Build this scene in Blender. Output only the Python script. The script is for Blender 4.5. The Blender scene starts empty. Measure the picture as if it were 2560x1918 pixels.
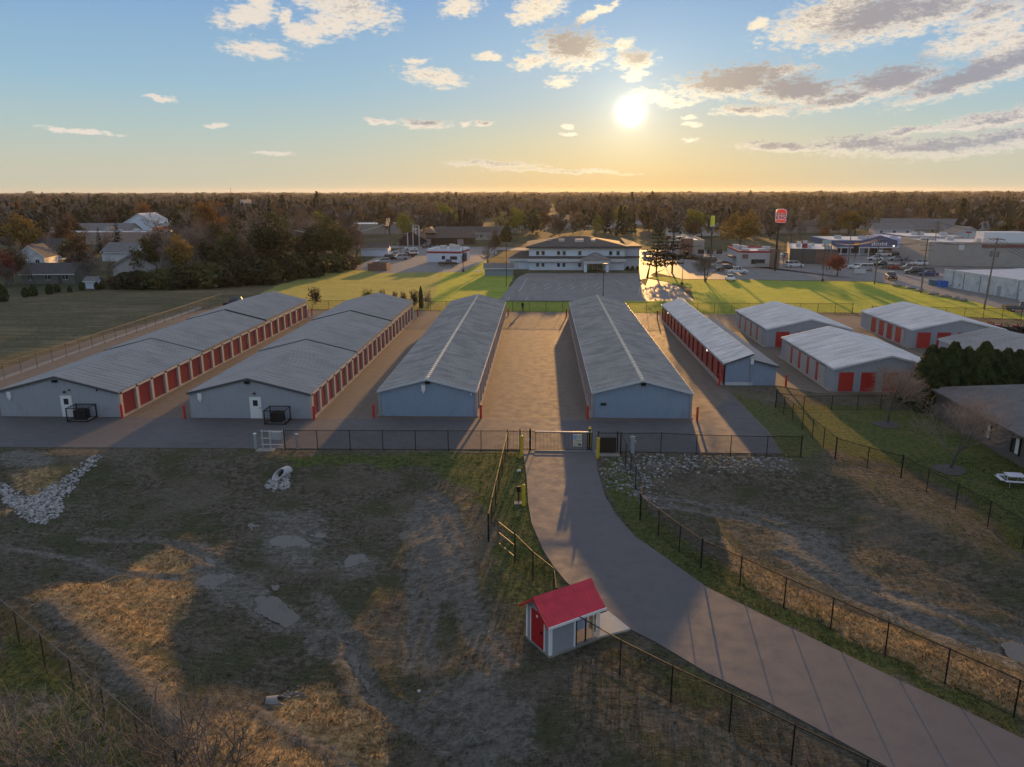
import bpy, math, random
import numpy as np
from mathutils import Vector, Matrix
R=math.radians
sc=bpy.context.scene
col=sc.collection
# ---------------------------------------------------------------- camera
FPX,PITCH,ROLL,YAW,H=1905.461,R(14.113),R(-.108),R(2.153),21.0
cam=bpy.data.cameras.new('camera'); camo=bpy.data.objects.new('camera',cam); col.objects.link(camo)
cam.sensor_width=36; cam.lens=FPX*36/2560; cam.clip_start=.5; cam.clip_end=30000
CM=Matrix.Rotation(YAW,3,'Z')@Matrix.Rotation(math.pi/2-PITCH,3,'X')@Matrix.Rotation(ROLL,3,'Z')
camo.location=(0,0,H); camo.rotation_euler=CM.to_euler(); sc.camera=camo
CMn=np.array(CM)
# ---------------------------------------------------------------- light
SUN_AZ,SUN_EL=R(6.25),R(5.42)
SD=Vector((math.sin(SUN_AZ)*math.cos(SUN_EL),math.cos(SUN_AZ)*math.cos(SUN_EL),math.sin(SUN_EL)))
L=bpy.data.lights.new('sun','SUN'); L.energy=5.0; L.color=(1,.52,.16); L.angle=R(.5)
so=bpy.data.objects.new('sun',L); col.objects.link(so); so.rotation_euler=SD.to_track_quat('Z','Y').to_euler()
sc.view_settings.view_transform='Standard'; sc.view_settings.look='None'; sc.view_settings.exposure=0; sc.view_settings.gamma=1
sc.cycles.max_bounces=5; sc.cycles.diffuse_bounces=2; sc.cycles.glossy_bounces=2; sc.cycles.transparent_max_bounces=24; sc.cycles.transmission_bounces=2
sc.cycles.volume_bounces=0; sc.cycles.caustics_reflective=False; sc.cycles.caustics_refractive=False
sc.cycles.use_denoising=True; sc.cycles.sample_clamp_indirect=3
# ---------------------------------------------------------------- measuring helpers
def ray(px,py): return CM@Vector(((px-1280)/FPX,-(py-959)/FPX,-1))
def G(px,py,z=0.0):
    d=ray(px,py); t=(z-H)/d.z; return Vector((d.x*t,d.y*t,z))
def zat(p,py):
    lo,hi=-3.,300.
    for _ in range(50):
        m=(lo+hi)/2; c=CM.transposed()@Vector((p[0],p[1],m-H))
        if 959+FPX*c.y/c.z>py: lo=m
        else: hi=m
    return m
def azel(px,py):
    d=ray(px,py).normalized(); return math.degrees(math.atan2(d.x,d.y)), math.degrees(math.asin(d.z))
D=2560/2212.
# ---------------------------------------------------------------- world
class NT:
    def __init__(s,nt): s.nt=nt
    def n(s,t,**k):
        x=s.nt.nodes.new(t)
        for a,b in k.items(): setattr(x,a,b)
        return x
    def l(s,a,b): s.nt.links.new(a,b)
    def put(s,sock,v):
        if v is None: return
        if isinstance(v,(int,float,tuple,list)):
            if isinstance(v,(tuple,list)) and len(v)==3 and sock.type=='RGBA': v=tuple(v)+(1,)
            sock.default_value=v
        else: s.l(v,sock)
    def m(s,op,a,b=None,c=None,clamp=False):
        x=s.n('ShaderNodeMath',operation=op,use_clamp=clamp)
        s.put(x.inputs[0],a); s.put(x.inputs[1],b); s.put(x.inputs[2],c); return x.outputs[0]
    def vm(s,op,a,b=None,out=0):
        x=s.n('ShaderNodeVectorMath',operation=op); s.put(x.inputs[0],a); s.put(x.inputs[1],b); return x.outputs[out]
    def mix(s,f,a,b,t='MIX'):
        x=s.n('ShaderNodeMix',data_type='RGBA',blend_type=t); s.put(x.inputs[0],f); s.put(x.inputs[6],a); s.put(x.inputs[7],b); return x.outputs[2]
    def ramp(s,f,st,interp='LINEAR'):
        x=s.n('ShaderNodeValToRGB'); cr=x.color_ramp; cr.interpolation=interp
        while len(cr.elements)<len(st): cr.elements.new(.5)
        for e,(p,c) in zip(cr.elements,st):
            e.position=p; e.color=(c,c,c,1) if isinstance(c,(int,float)) else tuple(c)+(1,)
        s.put(x.inputs[0],f); return x.outputs[0]
    def noise(s,vec,scale,detail=3,rough=.55,dist=0,out=0,dim='3D'):
        x=s.n('ShaderNodeTexNoise',noise_dimensions=dim); s.put(x.inputs['Vector'],vec); x.inputs['Scale'].default_value=scale
        x.inputs['Detail'].default_value=detail; x.inputs['Roughness'].default_value=rough; x.inputs['Distortion'].default_value=dist; return x.outputs[out]
    def mr(s,v,a,b,c=0,d=1,interp='SMOOTHSTEP'):
        x=s.n('ShaderNodeMapRange',interpolation_type=interp); s.put(x.inputs[0],v)
        for i,q in enumerate((a,b,c,d)): s.put(x.inputs[i+1],q)
        return x.outputs[0]
    def map(s,vec,loc=(0,0,0),rot=(0,0,0),sca=(1,1,1),typ='POINT'):
        x=s.n('ShaderNodeMapping',vector_type=typ); s.put(x.inputs[0],vec); x.inputs[1].default_value=loc; x.inputs[2].default_value=rot; x.inputs[3].default_value=sca; return x.outputs[0]
    def comb(s,x,y,z=0):
        c=s.n('ShaderNodeCombineXYZ'); s.put(c.inputs[0],x); s.put(c.inputs[1],y); s.put(c.inputs[2],z); return c.outputs[0]
W=bpy.data.worlds.new("World"); sc.world=W; W.use_nodes=True
W.cycles.sampling_method='MANUAL'; W.cycles.sample_map_resolution=512
def s2l(*c): return tuple(((v/255)/12.92 if v<10.3 else ((v/255+.055)/1.055)**2.4) for v in c)
# clouds: S-pixel centre, half-width, half-height, tilt deg, darkness of the body 0..1
CL=[(620,40,75,26,-12,.1),(712,42,18,18,0,.1),(760,82,55,24,10,.15),(870,22,120,38,8,.35),(830,62,60,26,0,.2),(642,126,78,19,4,.15),(650,10,30,14,0,.1),
(1150,18,50,20,-5,.2),(1345,22,72,28,-14,.3),(1085,193,84,20,8,.25),(1040,153,30,7,0,.1),(1225,143,34,10,6,.15),(950,305,40,8,2,.3),(1060,311,66,12,2,.6),(1165,308,18,7,0,.2),(1210,310,24,8,0,.5),
(1430,122,98,44,4,.85),(1330,155,50,15,-8,.3),(1560,112,28,17,0,.3),(1588,150,52,24,3,.75),(1585,188,34,12,-8,.1),(1400,205,36,15,-6,.2),(1640,240,54,15,10,.2),(1690,258,42,12,-5,.3),
(1840,205,160,34,-4,.95),(1990,228,130,34,4,.95),(1880,275,95,14,2,.6),(1910,178,120,13,0,.35),(2230,205,110,34,-8,.95),(2110,250,110,16,-12,.7),(2420,200,150,26,-16,.95),(2540,160,90,26,-20,.8),
(2080,40,150,44,-14,.45),(2200,45,160,44,-16,.85),(2330,25,150,40,-14,.7),(2450,90,110,28,-18,.3),(2545,100,60,24,-12,.3),(1900,58,30,10,-12,.2),(2500,140,70,26,-14,.25),
(1960,367,110,12,2,.75),(2160,365,150,22,0,.7),(2350,370,190,22,-2,.7),(2500,350,140,22,-6,.65),(2490,300,130,20,-6,.55),(2260,330,80,10,-4,.5),(1730,310,24,6,2,.2),(1722,347,24,4,0,.1),(1420,317,22,6,2,.2),(1418,337,20,5,0,.1),(1720,293,18,4,0,.1),
(400,247,32,6,6,.1),(540,314,26,6,0,.1),(200,328,80,5,4,.0),(1240,410,130,10,2,.45),(1400,427,200,6,2,.4),(680,385,60,4,0,.0),(1490,30,60,10,-20,.0),(2480,30,80,22,-14,.6)]
def build_world():
    t=NT(W.node_tree); bg=W.node_tree.nodes['Background']
    tc=t.n('ShaderNodeTexCoord').outputs['Generated']; d=t.vm('NORMALIZE',tc)
    sx=t.n('ShaderNodeSeparateXYZ'); t.l(d,sx.inputs[0]); X,Y,Z=sx.outputs
    el=t.m('MULTIPLY',t.m('ARCSINE',Z),57.29578); az=t.m('MULTIPLY',t.m('ARCTAN2',X,Y),57.29578)
    sky=t.n('ShaderNodeTexSky',sky_type='NISHITA',sun_disc=False,sun_elevation=SUN_EL,sun_rotation=SUN_AZ,air_density=1.0,dust_density=1.2,ozone_density=1.5).outputs[0]
    e01=t.m('DIVIDE',el,90,clamp=True)
    # clear air away from the sun and towards it
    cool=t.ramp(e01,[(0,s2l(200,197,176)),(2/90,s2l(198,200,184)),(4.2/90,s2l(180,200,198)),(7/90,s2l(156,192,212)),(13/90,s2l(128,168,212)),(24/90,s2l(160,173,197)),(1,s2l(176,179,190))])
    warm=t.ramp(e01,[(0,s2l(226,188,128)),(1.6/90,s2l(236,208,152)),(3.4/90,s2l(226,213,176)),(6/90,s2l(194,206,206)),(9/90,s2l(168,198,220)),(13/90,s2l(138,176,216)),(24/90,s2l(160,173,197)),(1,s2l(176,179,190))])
    da=t.m('SUBTRACT',az,math.degrees(SUN_AZ)); w=t.m('EXPONENT',t.m('MULTIPLY',t.m('MULTIPLY',da,da),-1/(2*10.5**2)))
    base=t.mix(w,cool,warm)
    nis=t.vm('MULTIPLY',sky,(.1,.1,.1)); nis=t.vm('DIVIDE',nis,t.vm('ADD',nis,(1,1,1)))
    base=t.mix(.05,base,nis)
    # sun glow
    ang=t.m('MULTIPLY',t.m('ARCCOSINE',t.m('MINIMUM',t.vm('DOT_PRODUCT',d,tuple(SD),1),.9999999)),57.29578)
    g1=t.m('MULTIPLY',t.m('EXPONENT',t.m('MULTIPLY',t.m('POWER',t.m('DIVIDE',ang,.40),1.35),-1)),9.)
    g2=t.m('MULTIPLY',t.m('EXPONENT',t.m('MULTIPLY',ang,-1/1.8)),.48)
    g3=t.m('MULTIPLY',t.m('EXPONENT',t.m('MULTIPLY',ang,-1/6.)),.07)
    def sc3(colr,v):
        x=t.n('ShaderNodeVectorMath',operation='SCALE'); x.inputs[0].default_value=colr; t.l(v,x.inputs[3]); return x.outputs[0]
    # clouds
    P=t.comb(az,el,0)
    wv=t.n('ShaderNodeTexNoise'); t.l(t.map(P,sca=(.75,1.5,1)),wv.inputs['Vector']); wv.inputs['Scale'].default_value=1.0; wv.inputs['Detail'].default_value=6; wv.inputs['Roughness'].default_value=.62
    off=t.vm('MULTIPLY',t.vm('SUBTRACT',wv.outputs['Color'],(.5,.5,.5)),(1.5,.85,0))
    PW=t.vm('ADD',P,off)
    M=None; S=None
    for (cx,cy,rx,ry,tl,dk) in CL:
        a,e=azel(cx,cy); rx_,ry_=math.degrees(rx/FPX)*1.12,math.degrees(ry/FPX)*1.2
        q=t.map(PW,loc=(a,e,0),rot=(0,0,R(-tl)),sca=(rx_,ry_,1),typ='TEXTURE')
        ln=t.vm('LENGTH',q,out=1); m=t.m('SUBTRACT',1,ln)
        sh=t.m('MULTIPLY',t.m('ADD',t.m('MULTIPLY',t.vm('DOT_PRODUCT',q,(0,.45,0),1),1),m),dk)
        M=m if M is None else t.m('SMOOTH_MAX',M,m,.12); S=sh if S is None else t.m('MAXIMUM',S,sh)
    fb=t.noise(t.map(P,sca=(.8,1.9,1)),1.7,8,.66)
    fm=t.m('MULTIPLY',t.m('SUBTRACT',fb,.5),2.1)
    mm=t.m('ADD',M,fm)
    alpha=t.mr(mm,-.04,.60)
    fade=t.mr(el,.4,4,.45,1); alpha=t.m('MULTIPLY',alpha,fade)
    fine=t.noise(t.map(P,sca=(1,2.4,1)),5,4,.6)
    sha=t.mr(t.m('ADD',t.m('ADD',S,t.m('MULTIPLY',fm,.55)),t.m('MULTIPLY',t.m('SUBTRACT',fine,.5),.5)),.12,.68)
    lit=t.mix(w,s2l(232,222,210),s2l(255,238,208)); body=t.mix(w,s2l(158,160,172),s2l(176,160,146))
    cc=t.mix(sha,lit,body)
    near=t.m('EXPONENT',t.m('MULTIPLY',ang,-1/3.2)); cc=t.vm('ADD',cc,sc3((.8,.72,.5),near))
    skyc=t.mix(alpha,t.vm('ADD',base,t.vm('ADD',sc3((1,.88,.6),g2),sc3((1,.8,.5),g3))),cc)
    # the disc shines through
    outc=t.vm('ADD',skyc,sc3((1,.93,.75),g1))
    below=t.mr(el,-2,0); outc=t.mix(below,(.10,.09,.075),outc)
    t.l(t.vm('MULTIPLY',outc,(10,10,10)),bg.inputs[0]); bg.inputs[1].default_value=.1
build_world()
# ---------------------------------------------------------------- materials
def srgb(*c): return s2l(*c)
MATS={}
def mat(name,color,rough=.6,metal=0.,var=.12,vscale=1.5,bump=0.,bscale=30.,spec=.5,emit=None,wave=None,coat=0.,coord='Object',dirt=None,ani=None,orand=0):
    if name in MATS: return MATS[name]
    m=bpy.data.materials.new(name); m.use_nodes=True; t=NT(m.node_tree); b=m.node_tree.nodes['Principled BSDF']
    co=t.n('ShaderNodeTexCoord').outputs[coord] if coord!='Position' else t.n('ShaderNodeNewGeometry').outputs['Position']
    b.inputs['Roughness'].default_value=rough; b.inputs['Metallic'].default_value=metal; b.inputs['Specular IOR Level'].default_value=spec
    b.inputs['Coat Weight'].default_value=coat
    c=None
    if var>0:
        v=t.noise(t.map(co,sca=ani) if ani else co,vscale,4,.6); f=t.mr(v,.3,.7,1-var,1+var,'LINEAR')
        x=t.n('ShaderNodeVectorMath',operation='SCALE'); x.inputs[0].default_value=color; t.l(f,x.inputs[3]); c=x.outputs[0]
    if dirt:
        dcol,ds,lo,hi=dirt; v=t.noise(co,ds,5,.65); c=t.mix(t.mr(v,lo,hi),c if c is not None else color,dcol)
    if orand: x=t.n('ShaderNodeVectorMath',operation='SCALE'); t.put(x.inputs[0],c if c is not None else tuple(color)); t.l(t.mr(t.n('ShaderNodeObjectInfo').outputs['Random'],0,1,1-orand,1+orand,'LINEAR'),x.inputs[3]); c=x.outputs[0]
    if c is not None: t.l(c,b.inputs['Base Color'])
    else: b.inputs['Base Color'].default_value=tuple(color)+(1,)
    h=None
    if wave:
        ax,per,amp=wave; sp=t.n('ShaderNodeSeparateXYZ'); t.l(co,sp.inputs[0])
        h=t.m('MULTIPLY',t.m('PINGPONG',sp.outputs['XYZ'.index(ax)],per/2),amp/(per/2))
    if bump:
        nb=t.m('MULTIPLY',t.noise(co,bscale,4,.6),bump); h=nb if h is None else t.m('ADD',h,nb)
    if h is not None:
        bn=t.n('ShaderNodeBump'); bn.inputs['Distance'].default_value=1; bn.inputs['Strength'].default_value=1; t.l(h,bn.inputs['Height']); t.l(bn.outputs[0],b.inputs['Normal'])
    if emit:
        b.inputs['Emission Color'].default_value=tuple(emit[0])+(1,); b.inputs['Emission Strength'].default_value=emit[1]
    MATS[name]=m; return m
def glass(name='window glass',c=(.03,.035,.04)): return mat(name,c,.08,0,0,spec=.8)
# ---------------------------------------------------------------- mesh builder
class MB:
    def __init__(s): s.v=[]; s.f=[]
    def add(s,vs,fs):
        o=len(s.v); s.v+= [tuple(q) for q in vs]; s.f+=[tuple(i+o for i in f) for f in fs]; return s
    def box(s,x0,x1,y0,y1,z0,z1,M=None):
        vs=[(x0,y0,z0),(x1,y0,z0),(x1,y1,z0),(x0,y1,z0),(x0,y0,z1),(x1,y0,z1),(x1,y1,z1),(x0,y1,z1)]
        if M: vs=[M@Vector(q) for q in vs]
        return s.add(vs,[(3,2,1,0),(4,5,6,7),(0,1,5,4),(1,2,6,5),(2,3,7,6),(3,0,4,7)])
    def cbox(s,cx,cy,cz,sx,sy,sz,rz=0):
        M=Matrix.Translation((cx,cy,cz))@Matrix.Rotation(rz,4,'Z'); return s.box(-sx/2,sx/2,-sy/2,sy/2,-sz/2,sz/2,M)
    def poly(s,pts): return s.add(pts,[tuple(range(len(pts)))])
    def prism(s,pts,z0,z1):
        n=len(pts); vs=[(p[0],p[1],z0) for p in pts]+[(p[0],p[1],z1) for p in pts]
        return s.add(vs,[tuple(reversed(range(n))),tuple(range(n,2*n))]+[(i,(i+1)%n,n+(i+1)%n,n+i) for i in range(n)])
    def extr(s,prof,x0,x1,ax='x',M=None):
        n=len(prof)
        mk=(lambda a,p:(a,p[0],p[1])) if ax=='x' else (lambda a,p:(p[0],a,p[1]))
        vs=[mk(x0,p) for p in prof]+[mk(x1,p) for p in prof]
        if M: vs=[M@Vector(q) for q in vs]
        return s.add(vs,[tuple(range(n)),tuple(reversed(range(n,2*n)))]+[(n+i,n+(i+1)%n,(i+1)%n,i) for i in range(n)])
    def tube(s,p,r,n=6,cap=True):
        p=[Vector(q) for q in p]; r=[r]*len(p) if isinstance(r,(int,float)) else r
        o=len(s.v); up=Vector((0,0,1))
        for i,q in enumerate(p):
            t=(p[min(i+1,len(p)-1)]-p[max(i-1,0)]).normalized()
            u=t.cross(up if abs(t.z)<.95 else Vector((1,0,0))).normalized(); w=t.cross(u)
            for k in range(n):
                a=2*math.pi*k/n; s.v.append(tuple(q+(u*math.cos(a)+w*math.sin(a))*r[i]))
        for i in range(len(p)-1):
            for k in range(n):
                s.f.append((o+i*n+k,o+i*n+(k+1)%n,o+(i+1)*n+(k+1)%n,o+(i+1)*n+k))
        if cap: s.f.append(tuple(o+k for k in reversed(range(n)))); s.f.append(tuple(o+(len(p)-1)*n+k for k in range(n)))
        return s
    def lathe(s,prof,n=10,c=(0,0)):
        return s.tube([(c[0],c[1],z) for r,z in prof],[r for r,z in prof],n)
    def mesh(s,name,m=None,smooth=False):
        me=bpy.data.meshes.new(name); me.from_pydata(s.v,[],s.f); 
        if m: me.materials.append(m)
        if smooth: me.polygons.foreach_set('use_smooth',[True]*len(me.polygons))
        me.update(); return me
    def build(s,name,m,parent=None,loc=(0,0,0),rz=0,smooth=False): return link(name,s.mesh(name,m,smooth),parent,loc,rz)
def link(name,me,parent=None,loc=(0,0,0),rz=0):
    o=bpy.data.objects.new(name,me); col.objects.link(o); o.location=loc
    if rz: o.rotation_euler=(0,0,rz)
    if parent: o.parent=parent
    return o
def tag(o,label=None,cat=None,group=None,kind=None):
    if label: o['label']=label
    if cat: o['category']=cat
    if group: o['group']=group
    if kind: o['kind']=kind
    return o
def thing(name,label,cat,loc=(0,0,0),rz=0,group=None):
    o=bpy.data.objects.new(name,None); col.objects.link(o); o.location=loc; o.rotation_euler=(0,0,rz); o.empty_display_size=.3
    return tag(o,label,cat,group)
def dup(root,kids,loc,rz,label,group=None,scale=None):
    """copy of a thing; kids = list of (child, [grandchildren])"""
    r=root.copy(); col.objects.link(r); r.location=loc; r.rotation_euler=(0,0,rz); r['label']=label
    if group: r['group']=group
    if scale: r.scale=scale if not isinstance(scale,(int,float)) else (scale,)*3
    out=[]
    for c,gs in kids:
        k=c.copy(); col.objects.link(k); k.parent=r; out.append(k)
        for g in gs:
            h=g.copy(); col.objects.link(h); h.parent=k
    return r,out
def npmesh(name,v,tris=None,quads=None,m=None,colors=None,attr='Col'):
    me=bpy.data.meshes.new(name); nv=len(v); parts=[]; starts=[]; tot=[]
    li=[]; ls=[]; pos=0
    if quads is not None and len(quads):
        li.append(quads.ravel()); ls.append(np.arange(len(quads))*4); tot.append(np.full(len(quads),4)); pos=quads.size
    if tris is not None and len(tris):
        li.append(tris.ravel()); ls.append(pos+np.arange(len(tris))*3); tot.append(np.full(len(tris),3))
    li=np.concatenate(li).astype(np.int32); ls=np.concatenate(ls).astype(np.int32); tot=np.concatenate(tot).astype(np.int32)
    me.vertices.add(nv); me.vertices.foreach_set('co',np.asarray(v,np.float32).ravel())
    me.loops.add(len(li)); me.loops.foreach_set('vertex_index',li)
    me.polygons.add(len(ls)); me.polygons.foreach_set('loop_start',ls)
    try: me.polygons.foreach_set('loop_total',tot)
    except Exception: pass
    if colors is not None:
        a=me.color_attributes.new(attr,'FLOAT_COLOR','POINT'); c=np.ones((nv,4),np.float32); c[:,:3]=colors; a.data.foreach_set('color',c.ravel())
    if m: me.materials.append(m)
    me.update(calc_edges=True); me.validate(); return me
def text(s,name,m,parent,loc,rot,size,ext=.01,align='CENTER'):
    c=bpy.data.curves.new(name,'FONT'); c.body=s; c.size=size; c.extrude=ext; c.offset=size*.022; c.align_x=align; c.align_y='CENTER'; c.materials.append(m)
    q=bpy.data.objects.new('lettering',c); col.objects.link(q); dg=bpy.context.evaluated_depsgraph_get(); me=bpy.data.meshes.new_from_object(q.evaluated_get(dg)); bpy.data.objects.remove(q)
    o=bpy.data.objects.new(name,me); col.objects.link(o); o.location=loc; o.rotation_euler=rot
    if parent: o.parent=parent
    return o
# ---------------------------------------------------------------- terrain
rng=np.random.default_rng(7); random.seed(7)
def smooth(a,b,x): q=np.clip((x-a)/(b-a),0,1); return q*q*(3-2*q)
def sdist(X,Y,poly):
    """distance inside a polygon (negative outside)"""
    p=np.array([(q[0],q[1]) for q in poly],float); inside=np.zeros(X.shape,bool); dm=np.full(X.shape,1e9)
    for i in range(len(p)):
        a,b=p[i],p[(i+1)%len(p)]; e=b-a; L2=(e**2).sum()+1e-9
        t=np.clip(((X-a[0])*e[0]+(Y-a[1])*e[1])/L2,0,1); dm=np.minimum(dm,np.hypot(X-a[0]-t*e[0],Y-a[1]-t*e[1]))
        c=((a[1]>Y)!=(b[1]>Y)); xx=a[0]+(Y-a[1])*e[0]/(e[1] if abs(e[1])>1e-9 else 1e-9); inside^=(c&(X<xx))
    return np.where(inside,dm,-dm)
class VN:
    def __init__(s,seed): s.g=np.random.default_rng(seed).random((256,256))
    def __call__(s,x,y):
        xi=np.floor(x).astype(int); yi=np.floor(y).astype(int); fx=x-xi; fy=y-yi; fx=fx*fx*(3-2*fx); fy=fy*fy*(3-2*fy)
        g=lambda a,b:s.g[a&255,b&255]
        return (g(xi,yi)*(1-fx)+g(xi+1,yi)*fx)*(1-fy)+(g(xi,yi+1)*(1-fx)+g(xi+1,yi+1)*fx)*fy
    def fbm(s,x,y,o=4):
        r=0;a=.5
        for i in range(o): r=r+a*s(x*2**i+17*i,y*2**i+31*i); a*=.5
        return r
vn=VN(3)
BAS_L=[(-70,58.6),(-6,58.8),(-4.6,52),(-3.6,45),(-2.6,40),(-.9,35),(-.9,31),(2.2,28),(7.5,22),(4,16),(-8,16),(-15.5,27),(-27,36.5),(-75,60)]
BAS_R=[(8,57.3),(20.5,57.6),(24.2,55),(26,48),(28,42),(40,28),(36,18),(27,22),(19.5,30),(13,36),(9.6,42),(8.4,48),(7.6,53)]
TRK=[]
def pdist(X,Y,pl):
    dm=np.full(X.shape,1e9)
    for a,b in zip(pl[:-1],pl[1:]):
        e=b-a; t=np.clip(((X-a[0])*e[0]+(Y-a[1])*e[1])/((e**2).sum()+1e-9),0,1); dm=np.minimum(dm,np.hypot(X-a[0]-t*e[0],Y-a[1]-t*e[1]))
    return dm
def hfun(X,Y):
    X=np.asarray(X,float); Y=np.asarray(Y,float)
    a=sdist(X,Y,BAS_L); b=sdist(X,Y,BAS_R)
    h=-1.15*smooth(0,6.5,a)-.8*smooth(0,5,b)
    n=(vn.fbm(X*.35,Y*.35,4)-.47)*.36+(vn.fbm(X*1.7+9,Y*1.7,3)-.44)*.17
    h=h+n*np.maximum(smooth(.3,3,a),smooth(.3,3,b))
    for pl,w,d in TRK: q=pdist(X,Y,pl)/w; h=h-d*np.exp(-q*q)+d*.45*np.exp(-(q-2.0)**2)
    return h
def hz(x,y): return float(hfun(np.array([x]),np.array([y]))[0])
def GT(px,py):
    p=G(px,py)
    for _ in range(6): p=G(px,py,hz(p.x,p.y))
    return p
def GS(pts): return [G(x*D,y*D) for x,y in pts]        # overview coordinates of flat ground
def GST(pts): return [GT(x*D,y*D) for x,y in pts]
_T=[]
for pts,w,d in [([(755,1385),(775,1450),(800,1500),(850,1540),(900,1575),(960,1600),(1020,1640),(1080,1690)],.34,.26),([(690,1290),(720,1320),(750,1385)],.3,.16),([(180,1165),(260,1168),(350,1168),(390,1180),(460,1215)],.26,.17),
  ([(905,1085),(940,1100),(965,1140),(985,1200),(990,1270),(1000,1330),(1030,1390),(1080,1450)],.24,.12),([(930,1070),(968,1090),(995,1140),(1010,1200),(1015,1270),(1025,1320),(1055,1370),(1110,1430)],.24,.12),([(880,1200),(900,1290),(890,1380),(880,1450)],.22,.1),([(925,1200),(940,1290),(930,1380),(925,1450)],.22,.1),
  ([(985,1490),(960,1515),(935,1545)],.17,.16),([(1012,1500),(985,1535),(960,1575)],.17,.15),([(1045,1510),(1015,1550),(1000,1590)],.17,.15),([(1080,1495),(1060,1535),(1048,1570)],.17,.13),([(1110,1520),(1090,1570),(1085,1620)],.17,.13),
  ([(1400,1075),(1500,1085),(1600,1100),(1700,1130),(1800,1170)],.3,.12),([(1420,1095),(1520,1105),(1620,1122),(1720,1155)],.3,.1),([(1690,1200),(1850,1290),(2000,1350),(2212,1425)],.35,.14),([(1740,1185),(1900,1275),(2050,1325),(2212,1385)],.3,.12),([(100,1300),(200,1380),(300,1480),(380,1560)],.3,-.12),([(550,1535),(640,1590),(760,1665)],.25,-.1),([(0,1180),(120,1200),(260,1240),(380,1250)],.3,.1)]:
    c=[GT(x*D,y*D) for x,y in pts]; q=[]
    for i in range(len(c)-1): q+=[(c[i].lerp(c[i+1],k/4).x+.12*math.sin(5*i+k*2.1),c[i].lerp(c[i+1],k/4).y+.10*math.cos(3*i+k*1.7)) for k in range(4)]
    _T.append((np.array(q+[(c[-1].x,c[-1].y)]),w,d))
TRK+=_T
def grow(a,lo,hi,step0,far,ratio=1.22):
    c=list(np.arange(lo,hi+1e-6,step0)); s=step0; x=hi
    while x<far: s*=ratio; x+=s; c.append(x)
    s=step0; x=lo; b=[]
    while x>a: s*=ratio; x-=s; b.append(x)
    return np.array(b[::-1]+c)
gx=grow(-7000,-62,46,.34,7000); gy=grow(-60,15,66,.34,7600,1.2)
XX,YY=np.meshgrid(gx,gy); ZZ=hfun(XX,YY)
near=(YY<130)&(YY>5)&(np.abs(XX)<130)
Zone=np.zeros(XX.shape+(3,))
XW=XX+(vn.fbm(XX*.8,YY*.8,4)-.47)*2.2; YW=YY+(vn.fbm(XX*.8+50,YY*.8+20,4)-.47)*2.2
def zone(ch,poly,amp=1,soft=.9,ov=True):
    s=smooth(-soft,soft,sdist(XW[near],YW[near],GST(poly)))*amp
    z=Zone[near]; z[:,ch]=np.maximum(z[:,ch],s) if ov else z[:,ch]
    if ov:
        for k in range(3):
            if k!=ch: z[:,k]*=(1-s)
    Zone[near]=z
GRN,STR,MUD=0,1,2
zone(GRN,[(600,984),(1092,976),(1092,1080),(1060,1125),(1020,1060),(940,1012),(800,1004),(640,1004)],.9)
zone(GRN,[(1085,978),(1140,984),(1155,1150),(1235,1262),(1150,1262),(1078,1190)],.95,.6)
zone(GRN,[(1064,1195),(1235,1265),(1140,1330),(1100,1400),(1066,1300)],.6,1.2)
zone(GRN,[(0,1335),(90,1385),(190,1480),(300,1590),(330,1657),(0,1657)],.9,1.2)
zone(GRN,[(1300,985),(1350,990),(1395,1095),(1560,1225),(1900,1365),(2212,1530),(2212,1610),(1880,1450),(1540,1285),(1380,1200),(1315,1080)],.75,.6)
zone(GRN,[(1560,838),(1690,880),(1790,975),(1700,1000),(1640,930)],.6,.5)
zone(GRN,[(1668,872),(2000,885),(2230,960),(2230,1230),(2100,1085),(1950,1010),(1775,968)],.9,.6)
zone(GRN,[(1740,900),(1860,925),(1900,1000),(1840,985)],1,.8)
zone(GRN,[(1310,1400),(1500,1440),(1640,1530),(1500,1560),(1360,1480)],.55,1)
zone(STR,[(60,1290),(170,1255),(240,1262),(300,1212),(400,1160),(490,1190),(470,1240),(415,1290),(340,1370),(330,1450),(390,1540),(330,1570),(240,1450),(150,1380)],.95,.7)
zone(STR,[(0,1088),(24,1100),(0,1122)],.9,.4)
zone(STR,[(20,1005),(170,1000),(130,1065),(50,1075),(20,1040)],.55,.8)
zone(STR,[(440,1555),(560,1535),(700,1475),(770,1520),(840,1590),(850,1700),(360,1700)],.95,.8)
zone(STR,[(925,1095),(1010,1068),(1015,1130),(950,1145)],.7,.7)
zone(STR,[(700,1445),(760,1385),(790,1440),(760,1490)],.6,.6)
zone(STR,[(1545,1150),(1620,1210),(1720,1270),(1900,1345),(2212,1505),(2212,1560),(1900,1400),(1700,1310),(1580,1240)],.9,.6)
zone(STR,[(1820,1260),(1960,1330),(2100,1420),(2212,1450),(2212,1500),(1980,1380)],.45,.9)
zone(STR,[(1300,1420),(1360,1440),(1420,1500),(1560,1550),(1540,1580),(1400,1530)],.5,.6)
zone(MUD,[(0,975),(110,975),(100,1000),(60,1015),(0,1010)],.9,.5)
zone(MUD,[(870,1115),(960,1070),(1000,1150),(1010,1250),(960,1310),(900,1290),(880,1200)],.85,1.2)
zone(MUD,[(920,1500),(1010,1450),(1130,1520),(1180,1640),(1000,1640)],.85,1.0)
zone(MUD,[(560,1110),(680,1095),(720,1160),(690,1240),(560,1220)],.6,.8)
zone(MUD,[(390,1160),(470,1180),(640,1330),(760,1420),(800,1500),(760,1510),(690,1400),(560,1350),(420,1270)],.75,.8)
zone(MUD,[(660,1280),(760,1360),(780,1480),(740,1420),(690,1340)],.7,.5)
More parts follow.
